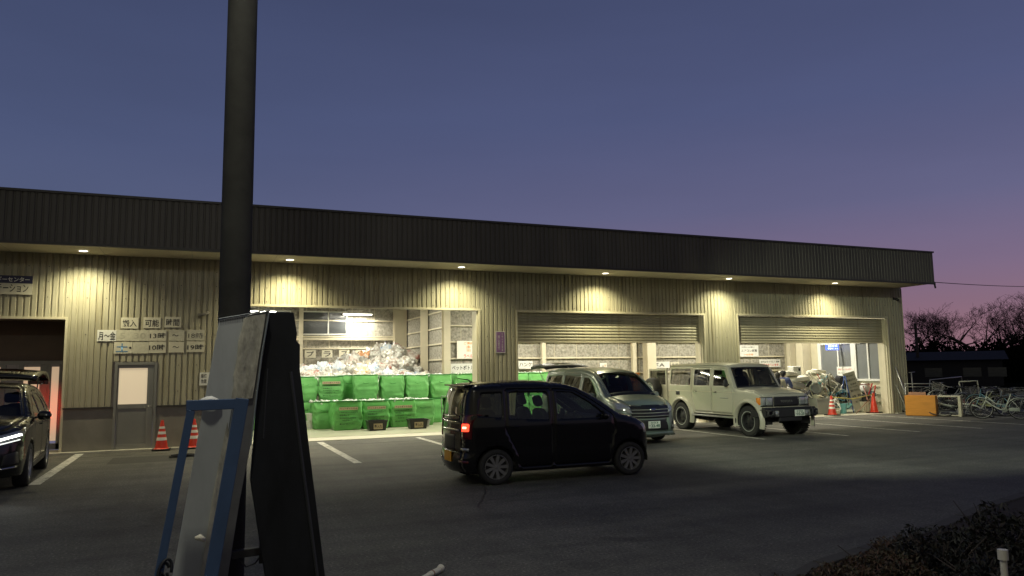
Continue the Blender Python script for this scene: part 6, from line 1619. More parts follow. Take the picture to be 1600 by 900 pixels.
# ================================================================== bicycles
def bicycle(label, mat, loc, rz, lean=0., pitch=0., basket_=True, mixte=True, s=.92, grey=m_ductile):
    r_ = empty('bicycle', loc, 0, label, 'bicycle', 'discarded bicycles beside the building', scale=s)
    r_.rotation_mode = 'XYZ'; r_.rotation_euler = Euler((lean, pitch, rz))
    R = .33; WB = 1.06
    for x, nm in ((0, 'rear_wheel'), (WB, 'front_wheel')):
        mt = Matrix.Translation((x,0,R)) @ Matrix.Rotation(PI/2, 4, 'X')
        q = MB(); q.tube([mt @ Vector((R*math.cos(a), R*math.sin(a), 0)) for a in np.linspace(0, 2*PI, 32, endpoint=False)], .018, 7, closed=True); wv = q.build(nm, m_rubber, r_, smooth=True)
        q = MB(); q.tube([mt @ Vector(((R-.024)*math.cos(a), (R-.024)*math.sin(a), 0)) for a in np.linspace(0, 2*PI, 32, endpoint=False)], .010, 6, closed=True)
        for k in range(18):
            a = 2*PI*k/18; q.tube([mt @ Vector((.02*math.cos(a+.5), .02*math.sin(a+.5), .03*(-1)**k)), mt @ Vector(((R-.03)*math.cos(a), (R-.03)*math.sin(a), 0))], .0022, 3, caps=False)
        q.tube([mt @ Vector((0,0,-.05)), mt @ Vector((0,0,.05))], .018, 8); q.build('rim', grey, wv, smooth=True)
        q = MB(); a0, a1 = (PI*.05, PI*.98) if x == 0 else (PI*.12, PI*.92)
        rows = [[(x+(R+.035)*math.cos(a), yy, R+(R+.035)*math.sin(a)+zz) for yy, zz in ((-.028,-.01),(-.015,.004),(.015,.004),(.028,-.01))] for a in np.linspace(a0, a1, 18)]
        q.grid(rows); q.build('mudguard', mat if mat is not m_blacksteel else grey, r_, smooth=True)
    seatp = (.24,0,.70); bbp = (.42,0,.29); head = (.90,0,.74); headl = (.935,0,.60)
    q = MB(); q.tube([(seatp[0]-.02,0,.80), bbp], .017, 8)
    if mixte: q.tube([headl, (.70,0,.40), (.55,0,.31), bbp], .020, 8); q.tube([head, (.66,0,.50), (.36,0,.44)], .015, 8)
    else: q.tube([headl, bbp], .019, 8); q.tube([head, seatp], .016, 8)
    q.tube([head, headl], .021, 8)
    for sy in (-.05,.05): q.tube([bbp, (.0,sy,R)], .009, 6); q.tube([(seatp[0],0,.66), (.0,sy,R)], .008, 6)
    q.build('frame', mat, r_, smooth=True)
    q = MB()
    for sy in (-.045,.045): q.tube([(.94,sy*.5,.58),(.98,sy,.50),(WB,sy,R)], .011, 6)
    q.tube([(.90,0,.74),(.87,0,.88)], .013, 7); q.build('fork', mat, r_, smooth=True)
    q = MB(); q.tube([(.68,-.27,.92),(.82,-.22,.93),(.87,-.05,.90),(.87,.05,.90),(.82,.22,.93),(.68,.27,.92)], .011, 7); q.build('handlebar', grey, r_, smooth=True)
    for sy in (-1,1):
        q = MB(); q.tube([(.68,sy*.27,.92),(.58,sy*.28,.91)], .017, 8); q.build('grip', m_rubber, r_, smooth=True)
    q = MB(); q.tube([(.22,0,.80),(.20,0,.88)], .012, 6); sp = q.build('seat_post', grey, r_)
    q = MB(); rbox(q, (.16,0,.90), (.26,.19,.07), .7, top=.1); rbox(q, (.27,0,.90), (.14,.07,.05), .7); q.build('saddle', m_dkfab, r_, smooth=True)
    q = MB(); q.lathe([(.03,-.003),(.085,-.003),(.085,.003),(.03,.003)], 24, Matrix.Translation((.42,-.06,.29)) @ Matrix.Rotation(PI/2, 4, 'X'), caps=True); q.tube([(.42,-.07,.29),(.50,-.07,.15)], .008, 6); q.tube([(.42,.07,.29),(.34,.07,.43)], .008, 6); q.box(.47,.53,-.14,-.07,.14,.16); q.box(.31,.37,.07,.14,.42,.44); q.build('crank_set', grey, r_)
    q = MB(); q.box(.0,.42,-.055,-.03,.25,.36); q.build('chain_case', mat, r_, bevel=.008)
    q = MB(); q.tube([(-.20,-.06,.72),(.12,-.06,.72),(.12,.06,.72),(-.20,.06,.72)], .007, 5, closed=True); q.tube([(-.1,-.06,.72),(0,-.06,.33)], .006, 5); q.tube([(-.1,.06,.72),(0,.06,.33)], .006, 5)
    for k in range(3): q.tube([(-.15+.1*k,-.06,.72),(-.15+.1*k,.06,.72)], .005, 4)
    q.build('rack', grey, r_, smooth=True)
    if basket_:
        q = MB(); bx, bz = 1.06, .70
        def ringp(z, k): return [(bx-.14*k,-.17*k,z),(bx+.16*k,-.17*k,z),(bx+.16*k,.17*k,z),(bx-.14*k,.17*k,z)]
        for z, k in ((bz,.78),(bz+.08,.86),(bz+.16,.94),(bz+.24,1)): q.tube(ringp(z, k), .005, 4, closed=True)
        for i in range(4):
            A0, B0 = ringp(bz,.78)[i], ringp(bz,.78)[(i+1) % 4]; A1, B1 = ringp(bz+.24,1)[i], ringp(bz+.24,1)[(i+1) % 4]
            for t in np.linspace(0, 1, 7)[:-1]: q.tube([Vector(A0).lerp(B0, t), Vector(A1).lerp(B1, t)], .003, 3)
        for t in np.linspace(.1,.9,5): q.tube([Vector(ringp(bz,.78)[0]).lerp(ringp(bz,.78)[1], t), Vector(ringp(bz,.78)[3]).lerp(ringp(bz,.78)[2], t)], .003, 3)
        q.build('basket', grey, r_)
    return r_
m_bkw = M('bike_white', (.62,.66,.58), rough=.3, var=.04, coat=.3)
m_bkb = M('bike_pale_blue', (.25,.48,.58), rough=.3, var=.04, coat=.3)
m_bks = M('bike_silver', (.45,.46,.44), rough=.3, metal=.6, var=.05)
m_bkk = M('bike_black', (.02,.02,.022), rough=.35, var=.05, coat=.3)
m_bkr = M('bike_red', (.35,.04,.03), rough=.35, var=.05)
m_bky = M('bike_olive', (.3,.32,.16), rough=.35, var=.05)
A = math.atan2(.74,-.56)
bicycle('white step-through bicycle standing in front at the right picture edge', m_bkw, (22.82,15.02,.004), A, lean=-.08, basket_=False)
bicycle('pale blue bicycle with a basket standing behind the white one', m_bkb, (25.0,16.75,.004), A+.1, lean=.10)
bicycle('black bicycle with a basket behind the white one at the right edge', m_bkk, (24.6,15.5,.004), A+.2, lean=-.1)
bicycle('dark bicycle standing beyond the pale blue one', m_bkk, (25.9,17.0,.004), A-.3, lean=.15)
bicycle('silver bicycle leaning behind the pale blue one', m_bks, (25.9,16.0,.004), A+.4, lean=-.2)
bicycle('silver bicycle fallen flat on the ground in front of the pile', m_bks, (23.0,16.55,.03), A+.55, lean=1.35)
bicycle('white bicycle fallen across the pile behind the desk frame', m_bkw, (23.6,17.0,.12), A-.5, lean=-1.15)
bicycle('black bicycle leaning upright behind the desk frame', m_bkk, (23.7,17.9,.004), A+.15, lean=.3)
bicycle('olive bicycle leaning in the middle of the pile', m_bky, (24.2,16.9,.08), A-.7, lean=.55)
bicycle('silver bicycle with its handlebar highest in the pile', m_bks, (24.1,18.0,.10), A+.7, lean=-.35, pitch=-.12)
bicycle('red bicycle lying at the back of the pile', m_bkr, (24.6,17.6,.20), A+.2, lean=.95)
bicycle('black bicycle without basket lying on the left side of the pile', m_bkk, (22.95,17.5,.15), A-.2, lean=1.0, basket_=False)
bicycle('white bicycle leaning at the back left of the pile', m_bkw, (23.6,18.6,.004), A-.1, lean=.25)
bicycle('black bicycle lying under the fallen silver one', m_bkk, (23.7,16.1,.02), A+1.2, lean=1.35, basket_=False)
q = MB(); q.tube([(24.2,19.2,0),(24.4,19.2,1.12),(26.6,19.6,1.2),(26.7,19.6,0)], .02, 8); tag(q.build('pipe_rail', m_ductile, None, smooth=True), 'thin horizontal pipe rail above the back of the bicycle pile', 'rail')
q = MB(); q.tube([(25.1,18.4,0),(24.9,18.45,1.0),(24.9,18.45,1.05),(25.5,18.2,1.08),(25.6,18.2,.0)], .025, 8); tag(q.build('hoop_barrier', m_iv, None, smooth=True), 'pale tubular hoop standing in the bicycle pile', 'barrier')

# ================================================================== people
m_skin = M('skin', (.42,.25,.18), rough=.5, var=.04)
m_hair = M('dark_hair', (.012,.01,.009), rough=.5, var=.2, scale=30)
m_beigesh = M('beige_jacket', (.42,.38,.30), rough=.85, var=.08, bump=.2, bscale=14)
m_bluesh = M('blue_jacket', (.07,.09,.22), rough=.8, var=.1, bump=.2, bscale=14)
m_darktr = M('dark_trousers', (.025,.025,.032), rough=.85, var=.1, bump=.2, bscale=14)
m_blacksh = M('black_jacket', (.02,.02,.024), rough=.8, var=.1)
def limb(q, pts, rs, n=12):
    """tapered tube with rounded ends, resampled so that it bends smoothly"""
    P = catmull([(*p, r) for p, r in zip(pts, rs)], 6); q.tube([p[:3] for p in P], [float(p[3]) for p in P], n)
    for p in (P[0], P[-1]): ball(q, p[:3], p[3])
def ball(q, c, r, s=(1,1,1), n=12):
    rows = []
    for i in range(n//2+1):
        ph = -PI/2+PI*i/(n//2); row = [(c[0]+r*s[0]*math.cos(ph)*math.cos(2*PI*j/n), c[1]+r*s[1]*math.cos(ph)*math.sin(2*PI*j/n), c[2]+r*s[2]*math.sin(ph)) for j in range(n)]; rows.append(row+[row[0]])
    q.grid(rows)
def fuse(o, vox, sm=4):
    m_ = o.modifiers.new('fuse', 'REMESH'); m_.mode = 'VOXEL'; m_.voxel_size = vox; m_.use_smooth_shade = True
    s_ = o.modifiers.new('soften', 'SMOOTH'); s_.iterations = sm; s_.factor = .5
def hand(q, w, d, side):
    """palm, four fingers of unequal length and a thumb; w wrist, d pointing direction"""
    w = Vector(w); d = Vector(d).normalized(); a = d.cross(Vector((0,0,1))); a = a.normalized() if a.length > .1 else Vector((0,1,0)); nrm = a.cross(d)
    c = w+d*.045
    for t in (-.028,-.009,.010,.028): limb(q, [w+a*t*.6, c+a*t, c+a*t+d*.03], [.014,.014,.011], 8)
    for t, L_ in ((-.030,.052),(-.010,.064),(.010,.068),(.029,.060)):
        p0 = c+a*t+d*.03; limb(q, [p0, p0+d*L_*.45-nrm*.004, p0+d*L_*.8-nrm*.016, p0+d*L_-nrm*.028], [.0095,.009,.0085,.0075], 8)
    p0 = w+d*.02+a*.03*side; limb(q, [p0, p0+d*.025+a*.02*side, p0+d*.05+a*.028*side-nrm*.01], [.013,.010,.009], 8)
def person(label, loc, rz, H_, J, top, bottom, cap=None, hairlong=False):
    r_ = empty('person', loc, rz, label, 'person', scale=H_/1.7)
    g = lambda k: Vector(J[k])
    q = MB()
    limb(q, [g('pel'), g('sp'), g('ch'), g('nb')], [.125,.115,.135,.06]); limb(q, [g('nb'), g('nt')], [.055,.052])
    hc = g('hd'); fw = Vector(J.get('face', (1,0,0))).normalized(); sdv = Vector((0,0,1)).cross(fw).normalized()
    ball(q, hc+Vector((0,0,.03)), .092, (1,.86,1.05), 16); limb(q, [hc+fw*.02+Vector((0,0,-.0)), hc+fw*.045+Vector((0,0,-.075))], [.072,.042])
    limb(q, [hc+fw*.085+Vector((0,0,.02)), hc+fw*.105+Vector((0,0,-.015))], [.010,.015], 8)
    for s_ in (-1,1): ball(q, hc+sdv*.083*s_+Vector((0,0,.005)), .026, (.6,.5,1.1), 8)
    for s_, k in ((1,'l'),(-1,'r')):
        limb(q, [g('nb')+Vector((0,0,-.03)), g('sh'+k)], [.06,.058]); limb(q, [g('sh'+k), g('el'+k), g('wr'+k)], [.052,.042,.027]); hand(q, g('wr'+k), g('wr'+k)-g('el'+k), s_)
        limb(q, [g('pel'), g('hp'+k)], [.11,.098]); limb(q, [g('hp'+k), g('kn'+k), g('an'+k)], [.092,.060,.038]); limb(q, [g('an'+k), g('to'+k)], [.04,.03])
    b = q.build('body', m_skin, r_, smooth=True); fuse(b, .008)
    q = MB(); limb(q, [g('pel')+Vector((0,0,.02)), g('sp'), g('ch'), g('nb')+Vector((0,0,-.01))], [.145,.140,.155,.075])
    for k in 'lr': limb(q, [g('nb')+Vector((0,0,-.05)), g('sh'+k)], [.085,.078]); limb(q, [g('sh'+k), g('el'+k), g('wr'+k).lerp(g('el'+k), .12)], [.075,.058,.042])
    c = q.build('jacket', top, r_, smooth=True); fuse(c, .011)
    q = MB()
    for k in 'lr': limb(q, [g('pel'), g('hp'+k)], [.13,.115]); limb(q, [g('hp'+k), g('kn'+k), g('an'+k)+Vector((0,0,.02))], [.112,.080,.062])
    c = q.build('trousers', bottom, r_, smooth=True); fuse(c, .011)
    for k in 'lr':
        q = MB(); a, t = g('an'+k), g('to'+k); limb(q, [a+Vector((0,0,-.01)), a+(t-a)*.5+Vector((0,0,-.01)), t], [.05,.045,.036]); limb(q, [a+(a-t)*.25+Vector((0,0,-.03)), a], [.036,.045]); c = q.build('shoe', m_blackplas, r_, smooth=True); fuse(c, .01)
    q = MB(); ball(q, hc-fw*.018+Vector((0,0,.045)), .104, (1,.93,1.0), 16)
    limb(q, [hc-fw*.05+Vector((0,0,.03)), hc-fw*.055+Vector((0,0,-.16 if hairlong else -.05))], [.085,.07 if hairlong else .055])
    c = q.build('hair', m_hair, r_, smooth=True); fuse(c, .012, 2)
    for s_ in (-1,1):
        q = MB(); ball(q, hc+fw*.084+sdv*.032*s_+Vector((0,0,.022)), .010, (1,1,.6), 8); q.build('eye', m_hair, r_, smooth=True)
    q = MB(); limb(q, [hc+fw*.083-sdv*.02+Vector((0,0,-.052)), hc+fw*.09+Vector((0,0,-.054)), hc+fw*.083+sdv*.02+Vector((0,0,-.052))], [.004,.006,.004], 6); q.build('mouth', m_pinkp, r_, smooth=True)
    if cap:
        q = MB(); rows = []
        for i in range(7):
            ph = PI/2*i/6; row = [tuple(hc-fw*.012+Vector((0,0,.055))+Vector((.112*math.cos(ph)*math.cos(a), .106*math.cos(ph)*math.sin(a), .085*math.sin(ph)))) for a in np.linspace(0, 2*PI, 21)]; rows.append(row)
        q.grid(rows); q.grid([[tuple(hc+Vector((0,0,.058))+fw*(.085+.075*t*math.cos(u))+sdv*.085*math.sin(u)) for t in (0,1)] for u in np.linspace(-1.3,1.3,9)]); q.build('cap', cap, r_, smooth=True, solid=.006)
    return r_
def stand(bend=.0, arm=.3):
    sx = math.sin(bend)
    J = dict(pel=(0,0,.92), sp=(.10*sx,0,1.06), ch=(.30*sx,0,1.24-.04*sx), nb=(.46*sx,0,1.42-.14*sx), nt=(.50*sx,0,1.49-.15*sx), hd=(.54*sx+.01,0,1.57-.16*sx))
    for k, s_ in (('l',1),('r',-1)):
        J['sh'+k] = (.42*sx,.175*s_,1.38-.12*sx); J['el'+k] = (.42*sx+.28*arm,.22*s_,1.12-.06*sx); J['wr'+k] = (.42*sx+.28*arm+.22*min(1, arm*2),.17*s_,.98+.12*arm)
        J['hp'+k] = (0,.09*s_,.88); J['kn'+k] = (.02+.03*s_,.10*s_,.48); J['an'+k] = (-.01+.06*s_,.10*s_,.085); J['to'+k] = (.13+.06*s_,.11*s_,.035)
    return J
person('person in a beige jacket with dark hair standing behind the beige four wheel drive', (16.85,18.62,.03), math.radians(38), 1.50, stand(.25,.5), m_beigesh, m_darktr, hairlong=True)
person('person in a blue jacket and dark cap behind the one in beige', (17.42,19.05,.012), math.radians(30), 1.58, stand(.35,.6), m_bluesh, m_darktr, cap=m_dkfab)
# driver in the minivan (seated, arms to the wheel)
J = dict(pel=(0,0,.12), sp=(-.06,0,.28), ch=(-.10,0,.48), nb=(-.09,0,.66), nt=(-.06,0,.72), hd=(-.03,0,.81))
for k, s_ in (('l',1),('r',-1)):
    J['sh'+k] = (-.08,.175*s_,.61); J['el'+k] = (.12,.23*s_,.40); J['wr'+k] = (.34,.13*s_,.46)
    J['hp'+k] = (.02,.09*s_,.10); J['kn'+k] = (.42,.12*s_,.18); J['an'+k] = (.62,.12*s_,-.20); J['to'+k] = (.76,.12*s_,-.22)
person('person in a dark jacket seated behind the minivan windscreen', (8.89,16.15,.70), -PI/2, 1.60, J, m_blacksh, m_darktr)
# ================================================================== lamp pole and leaning boards in the foreground
m_pole = M('pole_dark_steel', (.035,.035,.032), rough=.8, var=.25, scale=6, metal=0, spec=.15)
r_ = empty('lamp_pole', (.185, 4.98, 0), label='thick dark steel lamp pole rising out of the picture behind the leaning boards', cat='lamp pole')
q = MB(); n = 40; q.tube([(0,0,0),(0,0,3),(0,0,7.2)], [.098,.094,.086], n); q.build('pole', m_pole, r_, smooth=True, angle=40)
q = MB(); q.lathe([(.18,0),(.18,.02),(.10,.03)], 24); q.build('base_flange', m_pole, r_)
q = MB(); q.tube([(0,0,6.9),(.0,.1,7.1),(.1,.5,7.25)], .035, 8); q.tube([(0,0,6.9),(-.1,-.5,7.0),(-.25,-1.6,6.95)], .035, 8); q.cbox((-.28,-1.85,6.93), (.30,.55,.10), (0,0,-.15)); q.cbox((.22,.78,7.22), (.34,.5,.12), (-.5,0,-.35)); lh = q.build('lamp_head', m_pole, r_)  # arm towards the camera and its head are added, out of view
m_flood = M('flood_on', (1,1,1), var=0, emit=(.85,1,.78), estr=8)
q = MB(); q.cbox((.235,.82,7.155), (.26,.40,.02), (-.5,0,-.35)); q.build('lamp_lens', m_flood, r_); q = MB(); q.cbox((-.28,-1.85,6.87), (.24,.45,.02), (0,0,-.15)); q.build('lamp_lens', m_flood, r_)
# the floodlight: thrown far across the yard towards the parked cars
fl = add_light('SPOT', 'floodlight', (.25,.86,7.08), 8200, (.91,1,.74), r_, spot_size=math.radians(42), spot_blend=.5, shadow_soft_size=.12)
tgt = Vector((17.6, 14.4, 0)); src = Vector((.185+.25, 4.98+.86, 7.08)); fl.rotation_euler = (tgt-src).to_track_quat('-Z', 'Y').to_euler()
add_light('POINT', 'unseen_street_light', (-.28,-1.85,6.83), 600, (1,.97,.80), r_, shadow_soft_size=.15)  # unseen second lamp, added on the camera side to light the boards

m_zinc = M('board_zinc', (.40,.42,.41), rough=.5, metal=.1, var=.16, scale=4, stretch=(1,1,.3), bump=.05)
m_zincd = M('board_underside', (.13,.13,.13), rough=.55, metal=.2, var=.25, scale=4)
m_dirty = M('board_dirty_sticker', (.40,.385,.31), rough=.45, var=.6, scale=9, bump=1, bscale=16, stretch=(1,1,.35))
m_blackb = M('board_black', (.008,.009,.011), rough=.55, var=.7, scale=6, spec=.3, stretch=(1,1,.25), bump=.15, bscale=9)
m_bluef = M('blue_steel', (.045,.085,.17), rough=.45, var=.14, scale=5)
m_bandw = M('board_pale_edge', (.2,.23,.24), rough=.5, var=.1)
def slab(mb, F, th, back=(0,1,0)):
    """thick board from a front face polygon, extruded along back"""
    bk = Vector(back)*th; n = len(F)
    vs = [Vector(f) for f in F]+[Vector(f)+bk for f in F]
    mb.add(vs, [tuple(range(n)), tuple(range(2*n-1, n-1, -1))]+[(i, i+n, (i+1) % n+n, (i+1) % n) for i in range(n)])
# grey sheet-metal sign board standing in front of the pole
r_ = empty('leaning_sign_board', (0, 4.66, 0), label='tall grey sheet metal sign board before the pole, with a torn dirty sticker', cat='sign board')
q = MB(); slab(q, [(.09,4.62,1.985),(.24,4.62,2.015),(-.011,4.62,0),(-.19,4.62,0)], .03); q.build('front_sheet', m_zinc, r_, world=True, bevel=.003)
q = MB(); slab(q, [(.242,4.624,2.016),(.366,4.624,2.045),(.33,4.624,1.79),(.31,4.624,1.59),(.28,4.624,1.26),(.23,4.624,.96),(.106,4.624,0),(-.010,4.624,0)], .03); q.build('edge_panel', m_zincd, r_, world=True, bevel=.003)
q = MB(); F = [(.225,4.612,1.995),(.27,4.610,2.010),(.345,4.612,2.022),(.338,4.610,1.95),(.315,4.612,1.79),(.300,4.611,1.66),(.283,4.612,1.53),(.22,4.612,1.525),(.168,4.612,1.53),(.180,4.611,1.62),(.176,4.612,1.66),(.193,4.611,1.76),(.197,4.612,1.86),(.215,4.611,1.93)]
slab(q, F, .008); q.build('torn_sticker', m_dirty, r_, world=True)
q = MB(); slab(q, [(.15,4.614,1.40),(.165,4.612,1.30),(.10,4.614,.9),(.06,4.612,.62),(.045,4.614,.45),(.02,4.614,.44),(.05,4.612,.7),(.085,4.614,1.0),(.13,4.612,1.28)], .006); q.build('peeling_edge', m_dirty, r_, world=True)
q = MB(); q.tube([(.366,4.617,2.045),(.33,4.617,1.79),(.31,4.617,1.59),(.28,4.617,1.26)], .005, 6); q.tube([(.088,4.617,1.99),(.24,4.617,2.02),(.366,4.617,2.05)], .004, 6); q.tube([(.243,4.617,2.01),(.12,4.617,1.0),(-.011,4.617,0)], .003, 5); q.build('folded_edge', m_bandw, r_, world=True)
q = MB(); rows = []
for i in range(7):
    t = i/6; rows.append([(-.005+.125*t, 4.600-.018*math.sin(PI*t)+.012*k, 1.515+.028*math.sin(PI*t)*(1 if k else .2)-.012*t+.012*k) for k in (0,1)])
q.grid(rows); q.build('torn_tape', m_paper, r_, world=True, smooth=True, solid=.002)
for t in np.linspace(.05,.95,11):
    c = Vector((.092,4.616,1.975)).lerp((.235,4.616,2.003), t); q = MB(); q.cbox(c, (.006,.006,.006)); q.build('rivet', m_blacksteel, r_, world=True)
# blue steel frame in front
r_ = empty('blue_frame', (0, 4.42, 0), label='empty blue steel tube frame of a display stand in front of the grey sign board', cat='stand')
def beam(mb, a, b, w, d, up=(0,1,0)):
    a, b = Vector(a), Vector(b); t = (b-a).normalized(); y = Vector(up); x = t.cross(y).normalized(); y = x.cross(t)
    vs = [p+x*(w/2*i)+y*(d/2*j) for p in (a, b) for i, j in ((-1,-1),(1,-1),(1,1),(-1,1))]
    mb.add(vs, [(0,1,2,3),(7,6,5,4),(0,4,5,1),(1,5,6,2),(2,6,7,3),(3,7,4,0)])
q = MB(); beam(q, (-.066,4.40,1.505), (.182,4.40,1.508), .055, .06); q.build('top_bar', m_bluef, r_, world=True, bevel=.003)
q = MB(); beam(q, (-.042,4.40,1.478), (-.266,4.40,0), .042, .058); q.build('leg', m_bluef, r_, world=True, bevel=.003)
q = MB(); beam(q, (.217,4.40,1.536), (-.004,4.40,0), .068, .064); q.build('leg', m_bluef, r_, world=True, bevel=.003)
q = MB(); beam(q, (-.22,4.40,.16), (.0,4.40,.16), .04, .05); q.build('lower_bar', m_bluef, r_, world=True, bevel=.003)
q = MB(); q.tube([(-.0,4.36,.815),(.02,4.355,.82),(.045,4.37,.80)], [.010,.017,.012], 8); q.build('taped_bolt', m_paper_old, r_, world=True, smooth=True)
# black board on the right
r_ = empty('black_board', (.45, 4.68, 0), label='tall black notched board leaning right, widening towards the ground', cat='sign board')
KB = 4.66/4.56
P_ = lambda x, z: (x*KB, 4.66, max(0, 1.67+(z-1.67)*KB))
q = MB(); F = [P_(.365,2.03),P_(.50,2.03),P_(.522,1.905),P_(.518,1.86),P_(.54,1.84),P_(.542,1.69),P_(.61,1.18),(.785,4.66,0),(.462,4.66,0),P_(.28,1.07),P_(.31,1.59)]
slab(q, F, .07); q.build('board_sheet', m_blackb, r_, world=True, bevel=.004)
q = MB(); q.tube([P_(.49,1.68),P_(.55,1.25),(.70,4.655,.3),(.715,4.655,0)], .010, 6); q.tube([P_(.36,1.7),P_(.345,1.3)], .004, 6); q.build('edge_lip', M('dark_lip', (.03,.032,.036), rough=.5, var=.1), r_, world=True)
# clamp bar between the boards and the pole
q = MB(); beam(q, (.20,4.78,.62), (.385,4.78,.63), .05, .045, (0,0,1)); beam(q, (.365,4.76,.56), (.365,4.76,.68), .03, .03)
cl = tag(q.build('clamp_bar', m_blacksteel, None, bevel=.004), 'dark clamp bar joining the pole and the black board low down', 'clamp')
q = MB(); q.tube([(.24,4.77,.60),(.28,4.77,.545),(.33,4.77,.56),(.36,4.77,.60)], .005, 5); tag(q.build('wire', m_blacksteel, None, smooth=True), 'thin wire hanging under the clamp bar', 'wire')
q = MB(); [q.tube([(.03*math.cos(a+k), .02*math.sin(a*1.3+k), .06*math.sin(a+k*.7)-.02*k) for a in np.linspace(0,5.5,22)], .008, 6) for k in range(5)]; single(q, 'tangled_strap', 'dark tangled strap at the lower left of the blue frame', 'strap', m_blackb, (-.14,4.36,.66), (0,.2,0), smooth=True)

# white pipe lying at the bottom edge
r_ = empty('white_pipe', (1.77, 6.08, .022), label='short white plastic pipe with an elbow lying on the asphalt at the bottom edge', cat='pipe')
q = MB(); q.tube([(-.28,-.30,.0),(.0,-.02,.0)], .020, 12); q.tube([(.0,-.02,0),(.12,.09,.0)], .025, 12); q.tube([(.12,.09,-.0),(.145,.115,.012)], [.030,.032], 12); q.build('pipe', m_iv, r_, smooth=True, angle=40)
q = MB(); q.tube([(.028,.005,0),(.040,.016,0)], .027, 12); q.build('joint_ring', m_brownp, r_)
# white post in the shrubs
r_ = empty('white_post', (4.60, 3.21, 0), label='short white capped post standing in the dark shrubs at the lower right', cat='post')
q = MB(); q.tube([(0,0,0),(0,0,.47)], .020, 12); q.build('post', m_iv, r_, smooth=True, angle=40); q = MB(); q.tube([(0,0,.47),(0,0,.53)], .030, 16); q.build('cap', m_iv, r_, smooth=True, angle=40)

# planting strip: soil bed with kerb, shrubs
bed = MB(); bp = [(1.2,2.9,.10),(3.2,4.05,.10),(4.6,4.72,.10),(6.6,5.25,.10),(8.0,5.75,.10),(11.5,6.7,.10),(16,-4,.10),(1.2,-4,.10)]
bed.add(bp, [tuple(range(8))])
tag(bed.build('planting_bed', M('soil', (.028,.02,.014), rough=.95, var=.4, scale=6, bump=.6)), kind='structure')
kb = MB(); pts = [(1.2,2.9),(3.2,4.05),(4.6,4.72),(6.6,5.25),(8.0,5.75),(11.5,6.7)]
for (a, b) in zip(pts[:-1], pts[1:]):
    L_ = math.dist(a, b); n = max(1, int(L_/.6))
    for k in range(n):
        p = Vector(a).lerp(Vector(b), k/n); r2 = Vector(a).lerp(Vector(b), (k+.97)/n); beam(kb, (p.x,p.y,.06), (r2.x,r2.y,.06), .13, .12, (0,0,1))
tag(kb.build('kerb', M('kerb_stone', (.06,.057,.05), rough=.85, var=.2, scale=9, bump=.2), bevel=.01), kind='structure')
def leaf_mat(name, cols):
    m = bpy.data.materials.new(name); m.use_nodes = True; t = m.node_tree; b = t.nodes['Principled BSDF']
    g_ = N(t, 'ShaderNodeNewGeometry'); r = ramp(t, [(i/(len(cols)-1), c) for i, c in enumerate(cols)]); t.links.new(g_.outputs['Random Per Island'], r.inputs[0]); t.links.new(r.outputs[0], b.inputs['Base Color']); b.inputs['Roughness'].default_value = .6
    return m
m_azalea = leaf_mat('azalea_leaves', [(.07,.028,.018),(.05,.045,.02),(.09,.045,.025),(.035,.04,.018)])
m_darkleaf = leaf_mat('dark_leaves', [(.008,.011,.007),(.014,.015,.008),(.02,.012,.008)])
m_farleaf = leaf_mat('far_dark_leaves', [(.004,.005,.004),(.007,.007,.005)]); m_farleaf.node_tree.nodes['Principled BSDF'].inputs['Specular IOR Level'].default_value = 0; m_farleaf.node_tree.nodes['Principled BSDF'].inputs['Roughness'].default_value = 1
m_paleleaf = leaf_mat('pale_leaves', [(.45,.48,.40),(.30,.36,.25),(.5,.5,.44)])
m_bark = M('bark', (.045,.035,.03), rough=.9, var=.3, scale=12)
def shrub(label, x, y, rx, rz_, mat, n, leaf=.03, seed=0, z0=.1, stems=True):
    rd_ = random.Random(seed); r_ = empty('shrub', (x, y, z0), 0, label, 'shrub', 'dark shrubs in the planting bed')
    q = MB()
    for i in range(n):
        while True:
            u = Vector((rd_.uniform(-1,1), rd_.uniform(-1,1), rd_.uniform(-.1,1)))
            if u.length < 1 and u.length > rd_.uniform(.2,.95): break
        lump = 1+.28*noise.noise(u*2.3+Vector((seed,0,0))); c = Vector((u.x*rx*lump, u.y*rx*lump, u.z*rz_*lump))
        a = Euler((rd_.uniform(-1.2,1.2), rd_.uniform(-1.2,1.2), rd_.uniform(0,6.28))).to_matrix(); L_ = leaf*rd_.uniform(.7,1.4)
        q.add([c+a @ Vector(v) for v in ((-L_,0,0),(0,-L_*.42,.2*L_),(L_,0,0),(0,L_*.42,.2*L_))], [(0,1,2),(0,2,3)])
    q.build('foliage', mat, r_)
    q = MB()
    for i in range(9):
        a = rd_.uniform(0,6.28); k = rd_.uniform(.4,.95); q.tube([(0,0,-.02),(rx*k*.4*math.cos(a), rx*k*.4*math.sin(a), rz_*.45),(rx*k*math.cos(a), rx*k*math.sin(a), rz_*rd_.uniform(.7,1.1))], [.012,.008,.003], 5)
    q.build('stem', m_bark, r_, smooth=True); return r_
shrub('low rusty brown shrub at the bottom edge, leftmost of the shrubs', 3.02, 3.85, .17, .27, m_azalea, 1500, .014, 1)
shrub('low rusty shrub second from the left along the bottom edge', 3.52, 3.95, .20, .20, m_azalea, 1500, .014, 2)
shrub('reddish shrub beside the kerb stones in the middle of the bed', 4.1, 3.95, .34, .22, m_azalea, 3200, .016, 3)
shrub('brown shrub with bare twigs right of the middle of the bed', 4.55, 4.0, .36, .26, m_azalea, 3200, .016, 4)
shrub('dark shrub behind the white capped post', 5.0, 3.95, .42, .36, m_darkleaf, 3600, .020, 5)
shrub('tall dark shrub at the right picture edge', 5.55, 3.85, .42, .50, m_darkleaf, 4200, .022, 6)
shrub('pale leaved plant at the foot of the white capped post', 4.36, 3.12, .15, .24, m_paleleaf, 130, .020, 7)
